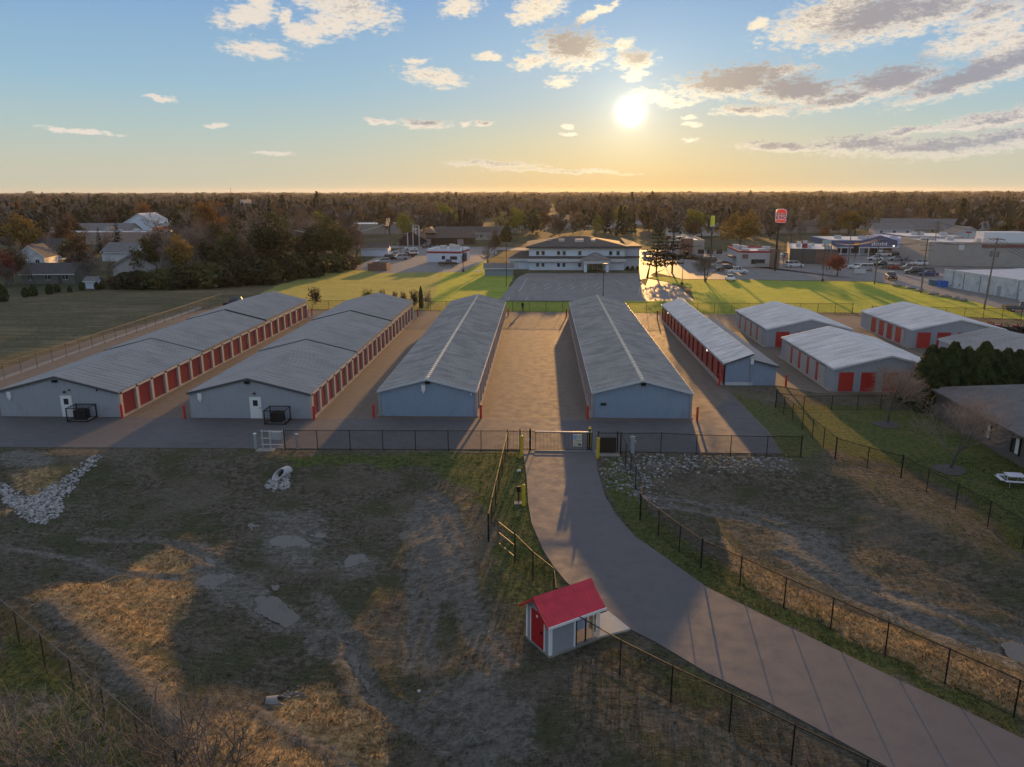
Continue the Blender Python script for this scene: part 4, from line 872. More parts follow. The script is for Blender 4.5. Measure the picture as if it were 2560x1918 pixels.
def proto_dense(seed,h,w,leaf,n=2600,ls=.13,name='arborvitae',shape='cone',stem=True):
    """closed evergreen or bush: foliage clumps over an uneven surface"""
    rg=np.random.default_rng(seed); th=rg.uniform(0,6.283,n); f=rg.random(n)**.9
    lump=1+(.16 if shape=='cone' else .30)*np.sin(th*3+seed)*np.sin(f*7+seed)+.12*np.sin(th*7+f*15)
    if shape=='cone': rad=w/2*np.minimum(1,(1.02-f)*2.1)**.62*(.72+.28*np.minimum(1,f*5))
    elif shape=='ball': rad=w/2*np.sqrt(np.maximum(.02,1-(f*1.75-.75)**2))
    dep=1-np.abs(rg.normal(size=n))*(.13 if shape=='cone' else .32)+rg.normal(size=n)*(.02 if shape=='cone' else .07); rr=rad*lump*dep
    C=np.stack([rr*np.cos(th),rr*np.sin(th),f*h*(1+rg.normal(size=n)*.012)],-1); N=np.stack([np.cos(th),np.sin(th),np.full(n,.45)],-1)
    v=cards(C,ls,rg,asp=1.2,nrm=N)
    seg=[(Vector((0,0,-.1)),Vector((0,0,h*.8)),.07,.02,0)]
    for k in range(10):
        a=rg.uniform(0,6.283); seg.append((Vector((0,0,h*.1*(k*.6))),Vector((math.cos(a)*w*.33,math.sin(a)*w*.33,h*(.1*k*.6+.3))),.025,.01,1))
    return mkproto(name,'dense',npmesh('crown',v,quads=quadidx(n),m=LV[leaf]),seg_mesh('trunk',seg,BARK,.01,4),h)
def put_tree(p,loc,h,label,group=None,rz=None,ws=1.0,cat='tree',name=None):
    s=h/p.h; rz=random.uniform(0,6.283) if rz is None else rz
    t=thing(name or p.name,label,cat,(loc[0],loc[1],loc[2] if len(loc)>2 else 0),rz,group); t.scale=(s*ws,s*ws,s)
    link('trunk',p.trunk,t); link('crown',p.crown,t); return t
PB=[proto_bare(11+i,12,9.5-.7*i,.24,4,1+(i==2)*2,.25,[TWIG,TWIGR,TWIG,TWIGP,TWIGR,TWIG][i],.020) for i in range(6)]
PL={k:[proto_leafy(40+i*7+hash_,11,8.5,k,.22,2300,.27) for i in range(2)] for k,hash_ in (('olive',1),('dark',2),('gold',3),('orange',4),('rust',5),('red',6),('lime',7),('brown',8))}
PS=[proto_spruce(70+i,12,5.4-.4*i) for i in range(3)]
PINE=[proto_spruce(81+i,14.5,9.2,'needle','pine_tree',15,1.15,.05,.16,.34) for i in range(2)]
PTH=[proto_dense(90+i,6.6,2.5,'thuja',5200,.115) for i in range(3)]
PYOUNG=[proto_dense(95+i,2.6,1.6,'thuja',900,.13,'young_evergreen') for i in range(2)]
PLOW={k:proto_leafy(170+j,5,6.2,k,.12,1500,.24,5,.05,'bush',.45,.05) for j,k in enumerate(('olive','dark','brown','lime'))}
PSHR={k:proto_leafy(140+j,3,2.2,k,.05,520,.13,5,.05,'shrub',.20,.1) for j,k in enumerate(('olive','brown','lime','rust'))}
PBUSH={k:proto_dense(100+j,3,4.2,k,1500,.20,'bush','ball') for j,k in enumerate(('olive','dark','brown','lime','rust'))}
def tree_at(p,bx,by,ty,label,group=None,ws=1.0,cat='tree',name=None,src=False):
    g=G(bx,by); h=zat(g,ty); return put_tree(p,g,h,label,group,None,ws,cat,name)
T=tree_at
# single trees one can point at (bx, base y, top y in the photograph)
T(PL['gold'][0],62,648,535,'big golden tree with sparse leaves at the far left',ws=1.05)
T(PL['red'][0],28,716,628,'dusky red leaved tree at the left edge before white gabled house',ws=.9)
T(PL['brown'][0],200,697,584,'wide olive brown tree with several trunks between two houses',ws=1.0)
T(PL['olive'][1],178,668,596,'olive green tree close behind the olive brown tree between houses',ws=.95)
T(PL['rust'][0],159,640,536,'dark rust coloured tree behind the white gabled house',ws=.85)
T(PS[0],298,640,543,'tallest dark spruce rising behind the brown roofed garage')
T(PS[1],252,636,570,'smaller bluish spruce just left of the tallest spruce')
T(PB[4],403,690,518,'tall bare tree with reddish crown right of the brown roofed garage',ws=1.0)
T(PB[3],492,668,514,'tall pale bare tree near the middle of the left wood')
T(PB[0],452,700,575,'bare grey tree above the hedgerow behind the mown field')
T(PL['gold'][1],466,700,585,'low golden tree inside the left wood',ws=.8)
T(PL['orange'][0],545,640,505,'orange tree standing over the left wood',ws=.8)
T(PB[1],889,662,552,'wide bare tree with dark forking trunks left of the white restaurant',ws=1.05)
T(PB[2],866,664,565,'second bare tree beside the forked one left of the restaurant',ws=.8)
T(PL['lime'][0],1008,596,533,'bright yellow green tree behind the church',ws=1.05)
T(PB[5],1219,677,560,'lone bare tree leaning right of the white restaurant',ws=.75)
T(PL['brown'][1],1236,640,575,'thin brown leaved tree behind the lone bare tree',ws=.7)
T(PTH[0],1266,604,566,'dark column shaped evergreen beyond the grass right of church',ws=2.0)
T(PINE[0],1640.4,688,545,'left one of two tall pines at the corner of the office lot')
T(PINE[1],1680,683,534,'right one of two tall pines at the corner of the office lot',ws=1.05)
T(proto_bare(31,7,7.5,.26,4,3,.3,TWIG,.014,'bare_tree'),1763,705,628,'low bare tree with several trunks at the front of right lawn')
T(PL['gold'][1],1848,624,534,'large orange and gold maple behind the fast food restaurants',ws=1.5)
T(PL['lime'][1],1755,596,523,'pale yellow green tree above the tan restaurant roof',ws=1.25)
T(proto_leafy(33,5,7.2,'red',.2,2600,.17,1,.3,'autumn_tree',.4,.05),2093,690,639,'round red leaved tree on the parking lot island')
T(PB[0],1999,612,546,'bare tree right of the red and white pole sign',ws=1.0); T(PB[3],1979,606,520,'bare tall tree right behind the pole sign'); T(PB[5],1925,600,525,'bare spreading tree left of the pole sign')
T(PL['gold'][0],2125,590,526,'golden round tree beyond the blue shop row',ws=1.5); T(PL['orange'][0],2058,602,566,'small orange tree behind the dark flat roofed building',ws=1.0)
T(PL['lime'][0],2328,612,578,'small bright yellow tree behind the navy shop row',ws=.8)
T(PL['olive'][0],2510,622,543,'olive gold tree at the right edge behind tan building',ws=1.2); T(PL['rust'][1],2552,618,540,'rust leaved tree at the far right edge',ws=1.0); T(PL['olive'][1],2470,610,570,'olive green tree by the right shops',ws=1.1)
T(PB[1],2498,530,478,'tall bare tree standing alone at the tan field',ws=.8)
T(PS[2],1268,588,545,'narrow dark conifer behind the white office building'); 
T(PTH[1],1053,771,716,'dark narrow evergreen behind the second long shed',ws=.55)
T(PSHR['lime'],920,757,720,'yellow leaved shrub at the back fence',ws=.9,cat='shrub',name='shrub'); T(PSHR['brown'],788,762,716,'brown upright shrub at the back fence',ws=.8,cat='shrub',name='shrub')
for i,(x,b,tp) in enumerate([(956,757,722),(988,760,726),(1009,762,727),(1035,768,721)]): T(PSHR['rust'] if i!=3 else PSHR['brown'],x,b,tp,['short rusty sapling left of the narrow evergreen, first of four','short rusty sapling second in the row by the narrow evergreen','short rusty sapling third in the row by the narrow evergreen','tall brown sapling right next to the narrow evergreen'][i],'saplings at the back fence',ws=.55,cat='sapling',name='sapling')
T(PB[2],1069,772,722,'thin bare shrub right of the narrow evergreen',ws=.8,cat='shrub',name='shrub')
# hedge of arborvitae behind the brick house
for i,(x,ty) in enumerate([(2333,866),(2357,872),(2388,858),(2422,870),(2466,857),(2494,878),(2522,874),(2552,877),(2582,872)]):
    g=G(x,ty,6.2); g=Vector((g.x,73.5+.35*i*.0,0)); c=CM.transposed()@Vector((g.x,g.y,6.2-H)); g.x+= (x-(1280-FPX*c.x/c.z))*(-c.z)/FPX
    put_tree(PTH[i%3],g,zat(g,ty),'dense arborvitae behind the brick house, %s in the tall hedge from the left'%['first','second','third','fourth','fifth','sixth','seventh','eighth','ninth'][i],'arborvitae hedge behind the brick house',ws=1.15)
g=G(2300,1012); put_tree(proto_dense(120,2.6,3.6,'juniper',2200,.13,'juniper_bush','ball'),(g.x,g.y+1.0,0),2.8,'spiky juniper bush at the corner of the brick house',cat='shrub',name='juniper_bush')
g=G(2290,1000); put_tree(proto_bare(37,4,4,.06,3,6,.1,TWIGP,.012,'bare_shrub',(6,5,4)),(g.x+.6,g.y,0),4.2,'pale bare stems rising through the juniper bush',cat='shrub',name='shrub')
# two bare yard trees with mulch rings
for (bx,by,ty,sd,lab,w) in ((2217,1062,905,21,'bare yard tree nearer the small storage sheds in a mulch ring',6.3),(2373.5,1175,968,22,'larger bare yard tree in a mulch ring beside the brick house',8.6)):
    g=G(bx,by); h=zat(g,ty); p=proto_bare(sd,h,w,.13,5,1,.3,TWIGP,.0075,'bare_tree',(7,6,4,3,2)); t=put_tree(p,g,h,lab,rz=.4)
    rg=np.random.default_rng(sd); q=np.array(p.crown.vertices[0].co); vs=np.array([v.co for v in p.crown.vertices]); k=vs[rg.integers(0,len(vs),60)]; k=k[k[:,0]<0][:28] if sd==22 else k[:16]
    link('leaves',npmesh('leaves',cards(k+rg.normal(size=k.shape)*.05,.075,rg),quads=quadidx(len(k)),m=LV['orange']),t)
    mb=MB(); pts=[(g.x+1.25*math.cos(a)*(1+.1*math.sin(3*a)),g.y+1.25*math.sin(a)*(1+.12*math.sin(2*a))) for a in [6.283*i/22 for i in range(22)]]; mb.prism(pts,-.02,.05); mb.lathe([(1.0,.05),(.5,.16),(.1,.2)],14,(g.x,g.y))
    tag(mb.build('mulch_ring',mat('grey mulch',(.085,.078,.072),.95,0,.35,6,.03,18,coord='Position')),kind='structure')
# foreground bare shrubs along the bottom edge
for i,(bx,by,ty,sd,lab) in enumerate([(60,1990,1768,51,'pale bare shrub at the bottom left corner'),(190,2010,1772,52,'pale bare shrub second from the bottom left corner'),(425,1985,1735,53,'thicket of brown bare stems where the corner fence leaves the picture'),(560,2010,1840,54,'low bare brown shrub right of the fence end at the bottom edge')]):
    g=G(bx,by); p=proto_bare(sd,3.6,3.2,.03,3,6,.15,TWIGP if i<2 else TWIG,.0045,'bare_shrub',(4,3,3)); put_tree(p,(g.x,g.y,hz(g.x,g.y)),max(2.2,min(4.5,zat(g,ty))),lab,'bare shrubs along the bottom edge',cat='shrub',name='shrub')
# young evergreens along the left field
YG=[(6,754,711),(64,743,719),(84,740,711),(125,736,710),(143,731,709),(175,730,714),(206,726,705),(243,724,705),(256,722,702)]
for i,(x,b,tp) in enumerate(YG): T(PYOUNG[i%2],x,b,tp,'small young evergreen planted along the mown field edge, %s from the left'%['first','second','third','fourth','fifth','sixth','seventh','eighth','ninth'][i],'young evergreens along the mown field',ws=1.1,name='young_evergreen')
# hedgerow bushes at the foot of the left wood
HB=[(288,722,688,'brown'),(318,722,682,'dark'),(350,722,678,'dark'),(385,722,674,'olive'),(420,722,672,'olive'),(455,721,668,'dark'),(490,720,656,'olive'),(525,718,658,'olive'),(560,716,664,'dark'),(600,713,660,'dark'),(640,710,640,'dark'),(668,706,648,'olive'),(700,702,640,'dark'),(735,696,640,'olive'),(770,692,634,'dark'),(800,686,642,'olive'),(835,680,636,'olive'),(868,674,640,'brown'),(892,668,645,'olive')]
for i,(x,b,tp,k) in enumerate(HB): T(PBUSH[k] if i%3 else PLOW[k],x,b,tp,{'dark':'dark green bush','olive':'olive green bush','brown':'brown bush','lime':'bright yellow green bush'}[k]+(' at the foot of the left wood' if k!='lime' else ' lighting up the hedgerow of the left wood'),'bushes along the foot of the left wood',ws=1.15,cat='bush',name='bush')
# woods of trees that nothing tells apart
NAMEK={'bare':'bare brown tree','dark':'dark green tree','olive':'olive green tree','orange':'orange leaved tree','rust':'rust leaved tree','gold':'golden leaved tree','spruce':'dark conifer','brown':'brown leaved tree','lime':'yellow green tree','red':'dusky red tree'}
def pick(k):
    return random.choice(PB) if k=='bare' else random.choice(PS) if k=='spruce' else random.choice(PL[k])
FOOT=[]   # footprints kept free of trees: x0,x1,y0,y1
def free(x,y,m=2.5): return all(not(a-m<x<b+m and c-m<y<d+m) for a,b,c,d in FOOT)
def inpoly(x,y,p): return float(sdist(np.array([x]),np.array([y]),p)[0])>0
def wood(poly,n,mix,hr,where,group,ws=(.85,1.15)):
    p=[(q.x,q.y) for q in (G(a,b) for a,b in poly)]; xs=[q[0] for q in p]; ys=[q[1] for q in p]; k=[m for m,c in mix for _ in range(c)]; i=0; tries=0; pl=[]
    while i<n and tries<n*60:
        tries+=1; x,y=random.uniform(min(xs),max(xs)),random.uniform(min(ys),max(ys))
        if not inpoly(x,y,p) or not free(x,y) or any((x-a)**2+(y-b)**2<9 for a,b in pl): continue
        pl.append((x,y)); kk=random.choice(k); i+=1
        put_tree(pick(kk),(x,y,0),random.uniform(*hr),NAMEK[kk]+' '+where,group+': '+NAMEK[kk],ws=random.uniform(*ws))
# ---------------------------------------------------------------- buildings beyond the storage lot
OFFW=mat('white office wall',(.74,.80,.88),.6,0,.05,.4); OFFR=mat('brown grey office shingle',(.075,.066,.060),.85,0,.2,.8,.01,10); FASC=mat('pale fascia',(.66,.66,.65),.5,0,.04); DKTRIM=mat('dark trim',(.07,.07,.075),.5,0,.05)
FLATR=mat('pale flat roof membrane',(.62,.61,.60),.6,0,.15,.4); TANW=mat('tan stucco wall',(.40,.36,.32),.75,0,.08,.5); BRK=mat('red brown brick wall',(.22,.12,.09),.8,0,.2,1); WHBLK=mat('stained white block wall',(.62,.63,.62),.75,0,.15,.5,dirt=((.27,.26,.24),.6,.5,.75)); STEELU=mat('pale rooftop unit',(.5,.5,.5),.45,.3,.1); DKW=mat('dark brown board wall',(.055,.042,.036),.7,0,.15); SIDW=mat('white lap siding',(.66,.67,.68),.6,0,.04,1,wave=('Z',.25,.02)); DSH=mat('dark shingle roof',(.06,.06,.065),.75,0,.2,1,.01,10); BSH=mat('brown shingle roof',(.085,.072,.065),.9,0,.2,1,.01,10); GSH=mat('grey shingle roof',(.17,.165,.165),.9,0,.2,1,.01,10); BLUEW=mat('slate blue shop wall',(.10,.13,.24),.6,0,.06); NAVY=mat('navy shop fascia',(.03,.042,.11),.55,0,.05); ORNG=mat('rust orange parapet',(.42,.13,.06),.6,0,.08); SKYB=mat('blue fascia band',(.25,.38,.68),.5,0,.04)
def foot(x0,x1,y0,y1): FOOT.append((x0,x1,y0,y1))
def rect_house(label,px,py,w,d,he,hr,wallm,roofm,ax='x',rz=0,name='house',cat='house',trim=FASC,win=0,door=False,loc=None,group=None,ov=.4,hip=False):
    """gabled block; px,py the middle of its near wall's foot; ridge along ax"""
    g=loc or G(px,py); t=thing(name,label,cat,(g[0],g[1],0),rz,group); foot(g[0]-w/2-2,g[0]+w/2+2,g[1]-2,g[1]+d+2)
    m=MB(); r=MB(); k=MB()
    if hip:
        m.box(-w/2,w/2,0,d,0,he); i=min(w,d)/2; zr=hr
        a,b,c,e=(-w/2-ov,-ov,he-.05),(w/2+ov,-ov,he-.05),(w/2+ov,d+ov,he-.05),(-w/2-ov,d+ov,he-.05)
        if w>=d: p,q=(-w/2+i,d/2,zr),(w/2-i,d/2,zr); r.poly([a,b,q,p]); r.poly([c,e,p,q]); r.poly([b,c,q]); r.poly([e,a,p])
        else: p,q=(0,i,zr),(0,d-i,zr); r.poly([a,b,p]); r.poly([b,c,q,p]); r.poly([c,e,q]); r.poly([e,a,p,q])
        k.box(-w/2-ov,w/2+ov,-ov,d+ov,he-.25,he-.06)
    elif ax=='x':
        m.extr([(0,0),(d,0),(d,he),(d/2,hr),(0,he)],-w/2,w/2,'x'); s=(hr-he)/(d/2); z=he-s*ov+.06
        slab(r,(-w/2-ov,-ov,z),(w/2+ov,-ov,z),(w/2+ov,d/2,hr+.06),(-w/2-ov,d/2,hr+.06),.12); slab(r,(-w/2-ov,d/2,hr+.06),(w/2+ov,d/2,hr+.06),(w/2+ov,d+ov,z),(-w/2-ov,d+ov,z),.12)
        k.box(-w/2-ov,w/2+ov,-ov-.06,-ov-.002,z-.22,z)
    else:
        m.extr([(-w/2,0),(w/2,0),(w/2,he),(0,hr),(-w/2,he)],0,d,'y'); s=(hr-he)/(w/2); z=he-s*ov+.06
        slab(r,(-w/2-ov,-ov,z),(0,-ov,hr+.06),(0,d+ov,hr+.06),(-w/2-ov,d+ov,z),.12); slab(r,(0,-ov,hr+.06),(w/2+ov,-ov,z),(w/2+ov,d+ov,z),(0,d+ov,hr+.06),.12)
        k.extr([(-w/2-ov,z),(0,hr+.06),(w/2+ov,z),(w/2+ov,z-.25),(0,hr-.2),(-w/2-ov,z-.25)],-ov-.06,-ov-.002,'y')
    m.build('wall',wallm,t); r.build('roof',roofm,t); k.build('fascia',trim,t)
    for i in range(win):
        x=-w/2+(i+.5)*w/win; f=MB().box(x-.5,x+.5,-.05,-.002,1.0,2.1).build('window',GL,t); MB().box(x-.58,x+.58,-.08,-.05,.92,1.0).box(x-.03,x+.03,-.08,-.05,1.0,2.1).build('frame',WHITE,f)
    if door: MB().box(w*.18,w*.18+1,-.05,-.002,0,2.05).build('door',DKTRIM,t)
    return t
def flat_building(label,x0,x1,y0,y1,h,wallm,roofm=FLATR,par=.5,rz=0,name='shop_building',cat='shop',units=0,cap=None,seed=1):
    t=thing(name,label,cat,((x0+x1)/2,y0,0),rz); foot(x0-2,x1+2,y0-2,y1+2); w=(x1-x0)/2; d=y1-y0; MB().box(-w,w,0,d,0,h-par).build('wall',wallm,t)
    p=MB(); p.box(-w-.05,w+.05,-.05,.25,h-par-.02,h).box(-w-.05,w+.05,d-.25,d+.05,h-par-.02,h).box(-w-.05,-w+.25,.25,d-.25,h-par-.02,h).box(w-.25,w+.05,.25,d-.25,h-par-.02,h); p.build('parapet',cap or wallm,t)
    MB().box(-w+.251,w-.251,.251,d-.251,h-par-.01,h-par+.02).build('roof',roofm,t); rs=random.Random(seed)
    for i in range(units):
        x=rs.uniform(-w+1.5,w-1.5); y=rs.uniform(1.5,max(2,d-2)); a=rs.uniform(.6,1.2); b=rs.uniform(.5,1); z=h-par+.02; u=MB().box(x-a,x+a,y-b,y+b,z,z+rs.uniform(.8,1.4)).build('roof_unit',STEELU,t)
    return t,w,d
def wins(t,xs,z0,z1,hw=.5,y=-.06,m=GL,frame=FASC):
    for x in xs:
        f=MB().box(x-hw,x+hw,y,-.002,z0,z1).build('window',m,t); MB().box(x-hw-.08,x+hw+.08,y-.03,y+.01,z0-.1,z0-.002).box(x-hw-.08,x-hw-.002,y-.03,y+.01,z0,z1).box(x+hw+.002,x+hw+.08,y-.03,y+.01,z0,z1).build('frame',frame,f)
def office():
    y0=212.3; x0,x1=-3.2,23.0; t=thing('office_building','two storey white office building with low brown hip roof and gabled porch','office building',(0,y0,0)); foot(-10,32,y0-2,y0+30)
    MB().box(x0,x1,0,22,0,6.45).build('wall',OFFW,t)
    r=MB(); o=.9; z=6.5; zr=8.6; a,b,c,e=(x0-o,-o,z),(x1+o,-o,z),(x1+o,23,z),(x0-o,23,z); p,q=(x0+9.5,11,zr),(x1-9.5,11,zr); r.poly([a,b,q,p]);r.poly([b,c,q]);r.poly([c,e,p,q]);r.poly([e,a,p]);r.build('roof',OFFR,t)
    MB().box(x0-o,x1+o,-o,23,6.0,6.49).build('eaves',DKTRIM,t); MB().box(x0-.02,x1+.02,-.08,-.002,5.45,5.98).build('fascia',FASC,t)
    # skirt roof between the storeys
    sk=MB(); sk.extr([(-.95,3.35),(0,3.85),(0,3.25),(-.95,3.2)],x0-.5,x1+.4,'x'); sk.build('skirt_roof',DKTRIM,t)
    MB().box(x0-.45,x1+.35,-.92,-.05,2.35,3.19).build('skirt_fascia',FASC,t)
    sx=lambda px:(px-1280-75)*0+G(px,675.4).x
    U=[1344,1357.5,1396,1409.5,1448.5,1525,1543.5]
    for px in U:
        x=sx(px); f=MB().box(x-.42,x+.42,-.06,-.002,4.15,5.2).build('window',GL,t); MB().box(x-.5,x+.5,-.09,-.06,4.05,4.15).build('sill',FASC,f)
    for px in U[:5]:
        x=sx(px); f=MB().box(x-.36,x+.36,-.06,-.002,.95,1.95).build('window',GL,t); MB().box(x-.44,x+.44,-.09,-.06,.85,.95).build('sill',FASC,f)
    # right and left wings
    w=MB(); w.box(x1+.003,x1+4.5,3.5,22,0,5.9); w.build('side_wing',mat('grey wing wall',(.58,.61,.66),.6,0,.05),t); MB().box(x1+.003,x1+5.0,2.9,22.6,5.9,6.4).build('wing_eaves',DKTRIM,t)
    r=MB(); r.poly([(x1+.9,2.9,6.41),(x1+5.0,2.9,6.41),(x1+5,22.6,6.41),(x1+.9,22.6,7.6)]); r.poly([(x1+.9,2.9,6.41),(x1+.9,22.6,7.6),(x1+.9,22.6,6.41)]); r.build('wing_roof',OFFR,t); MB().box(x1+.1,x1+4.7,3.0,3.45,3.2,3.6).build('band',DKTRIM,t)
    MB().box(x0-5.4,x0-.003,2.5,16,0,2.9).build('low_wing',OFFW,t); r=MB(); a,b,c,e=(x0-6,1.9,2.95),(x0-.003,1.9,2.95),(x0-.003,16.5,2.95),(x0-6,16.5,2.95); k=(x0-.003,9,4.7); k2=(x0-2.5,9,4.7); r.poly([a,b,k,k2]);r.poly([c,e,k2,k]);r.poly([e,a,k2]);r.build('low_wing_roof',OFFR,t); MB().box(x0-6,x0-.003,1.85,1.9,2.3,2.94).build('low_wing_fascia',FASC,t)
    MB().box(x0-3.9,x0-3.1,2.44,2.498,0,2.0).build('door',FASC,t)
    # gabled porch
    px0,px1=sx(1456),sx(1518); cx=(px0+px1)/2; hw=(px1-px0)/2; p=MB(); 
    for x in (px0+.5,px1-.5): p.box(x-.38,x+.38,-5.6,-4.9,0,2.35)
    p.build('porch_pillars',OFFW,t); MB().box(px0-.1,px1+.1,-5.9,-.97,2.3,3.25).build('porch_beam',FASC,t)
    r=MB(); r.poly([(px0-.5,-6.3,3.26),(px1+.5,-6.3,3.26),(cx,-3.2,5.0)]); r.poly([(px0-.5,-6.3,3.26),(cx,-3.2,5.0),(cx,-.1,5.0),(px0-.5,-.1,3.26)]); r.poly([(px1+.5,-6.3,3.26),(px1+.5,-.1,3.26),(cx,-.1,5.0),(cx,-3.2,5.0)]); r.build('porch_roof',GSH,t)
    f=MB().box(px0+1.2,px1-1.2,-.08,-.002,0,2.25).build('entrance_glass',mat('lit entrance glass',(.20,.21,.13),.2,0,.3,2),t)  # olive tint in the glass base colour
    for k in range(4): MB().box(px0+1.2+k*(px1-px0-2.5)/3,px0+1.3+k*(px1-px0-2.5)/3,-.12,-.08,0,2.25).build('mullion',FASC,f)
    for x,y,w_ in ((5,5,1.6),(9.5,4.5,2.4),(14,5,1.2),(2,6,.8)): MB().box(x,x+w_,y-.5,y+.5,7.2,8.2).build('roof_unit',STEELU,t)
    MB().tube([(1.5,9,7.8),(1.5,9,11.5)],.07,6).build('roof_mast',STEELU,t)
    bs=PBUSH['dark']
    for i,x in enumerate((24.2,25.6,27.0)): put_tree(bs,(x,y0+2.6,0),.9,'small round clipped shrub at the right wing of the office, %s from the left'%['first','second','third'][i],'clipped shrubs by the office',cat='shrub',name='clipped_shrub',ws=.7)
office()
rect_house('small grey blue gabled shed on the grass beside the office building',1247,690,7.2,4,2.1,3.1,mat('grey blue siding',(.24,.30,.35),.6,0,.05),GSH,'x',R(1),'shed','shed',FASC)
# white quick service building with a red band
def restaurant():
    g0,g1=G(1073,654.5),G(1148,657.5); t,w,d=flat_building('small white restaurant with a red band under its flat roof','x',0,0,0,4,OFFW) if False else (None,0,0)
    ang=math.atan2(g1.y-g0.y,g1.x-g0.x)*.35; t=thing('restaurant','small white restaurant with a red band around its flat roof','restaurant',((g0.x+g1.x)/2,g1.y+1.5,0),ang); foot(g0.x-3,g1.x+3,g1.y-2,g1.y+18); w=(g1-g0).length/2; d=12.5
    MB().box(-w,w,0,d,0,2.75).build('wall',mat('white panel wall',(.72,.77,.86),.5,0,.04),t); MB().box(-w-.04,w+.04,-.04,d+.04,2.753,3.35).build('band',mat('red band',(.42,.03,.035),.5,0,.05),t)
    p=MB(); h0,h1=3.353,4.0
    p.box(-w,w,0,.2,h0,h1).box(-w,w,d-.2,d,h0,h1).box(-w,-w+.2,.2,d-.2,h0,h1).box(w-.2,w,.2,d-.2,h0,h1); p.build('parapet',OFFW,t); MB().box(-w+.2,w-.2,.2,d-.2,3.353,3.4).build('roof',FLATR,t)
    for x,y,a,b,h in ((-1.0,3.5,.9,.9,1.5),(1.8,7.5,1.3,1.0,1.4),(-3.3,4,.5,.4,.8),(2.6,2.4,.8,.5,.8),(.3,9.5,.8,.7,1.6)): MB().box(x-a,x+a,y-b,y+b,3.4,3.4+h).build('roof_unit',STEELU,t)
    MB().box(-.6,.4,-.05,-.002,.9,2.0).build('window',GL,t); MB().box(2.0,4.2,-.06,-.002,.9,1.9).build('window',GL,t); MB().box(w+.002,w+.06,1.5,2.6,0,2.1).build('door',DKTRIM,t); MB().box(w+.002,w+.5,3.2,6.5,0,2.6).build('drive_through_bay',DKW,t)
    MB().tube([(-2.2,.8,3.4),(-2.2,.8,5.6)],.05,5).build('vent_pipe',STEELU,t); MB().tube([(2.5,10,3.4),(2.5,10,6.6)],.09,6).build('flag_pole',mat('red white pole',(.55,.18,.16),.5,0,.2,2),t)
restaurant()
def church():
    g=G(1090,613); t=thing('church','dark church with a low brown roof and an open cross tower','church',(g.x,g.y,0)); foot(g.x-16,g.x+16,g.y-2,g.y+22)
    # broad front gable at left, long low roof to the right
    MB().extr([(-14.6,0),(-4.2,0),(-4.2,2.0),(-9.4,5.2),(-14.6,2.0)],-2,14,'y').build('wall',DKW,t); MB().box(-4.197,15,3,14,0,2.6).build('hall_wall',DKW,t)
    r=MB(); z=.12
    slab(r,(-16.2,-2.8,1.6),(-9.4,-2.8,5.5),(-9.4,14.5,5.5),(-16.2,14.5,1.6),.2); slab(r,(-9.4,-2.8,5.5),(-2.6,-2.8,1.6),(-2.6,14.5,1.6),(-9.4,14.5,5.5),.2); r.build('roof',BSH,t)
    r=MB(); r.poly([(-4,1.8,2.7),(16.2,1.8,2.7),(14,9,6.0),(-6,9,6.0)]); r.poly([(16.2,1.8,2.7),(16.2,15,2.7),(14,9,6.0)]); r.poly([(16.2,15,2.7),(-4,15,2.7),(-6,9,6.0),(14,9,6.0)]); r.build('hall_roof',BSH,t)
    MB().extr([(-6.2,4.6),(-3.2,6.9),(-.2,4.6)],4,12,'y').build('roof_lantern',mat('lit tan shingle',(.36,.22,.15),.75,0,.1),t)  # paler tan than the roofs around it
    MB().box(-16,-14.61,-1.2,10,0,1.9).build('side_wall',TANW,t); MB().box(-4.2,-2.4,-1,3,0,2.2).build('side_wall',TANW,t); MB().box(8.5,11,2.4,2.99,0,2.2).build('side_wall',TANW,t)
    tw=MB()
    for x in (-8.9,-6.4): tw.box(x-.22,x+.22,-2.9,-2.4,0,8.2)
    tw.box(-9.12,-6.18,-2.9,-2.4,7.9,8.2); tw.build('cross_tower',mat('grey white tower',(.45,.45,.44),.7,0,.05),t); MB().box(-7.75,-7.55,-2.75,-2.55,4.6,7.6).box(-8.67,-6.63,-2.76,-2.54,6.5,6.75).build('cross',WHITE,t); MB().box(-11.3,-11.0,-2.6,-2.02,0,5.0).build('pillar',OFFW,t)
    MB().box(-6.5,-3.5,-2.05,-2.002,.2,2.2).build('window',GL,t)
church()
rect_house('brown roofed ridge house behind the church',1180,600,34,14,3.2,5.6,TANW,BSH,'x',0,'house','house',win=4)
rect_house('tiny white house between trees right of the church',1256,592,9,8,2.8,4.8,OFFW,GSH,'y')
# enclosures and small things left of restaurant
def enclosure():
    a=G(920,678); t=thing('dumpster_enclosure','brown brick dumpster enclosure at the corner of restaurant lot','enclosure',(a.x,a.y,0),R(-2)); m=MB(); m.box(0,5.2,0,.3,0,2.1).box(0,.3,.3,4.5,0,2.1).box(4.9,5.2,.3,4.5,0,2.1); m.build('wall',BRK,t); MB().box(.3,4.9,4.2,4.3,.1,2.0).build('gate',DKW,t)
enclosure()
rect_house('low white outbuilding left of the restaurant parked cars',937,641,9,8,2.9,4.4,OFFW,BSH,'x',R(4),'outbuilding','outbuilding')
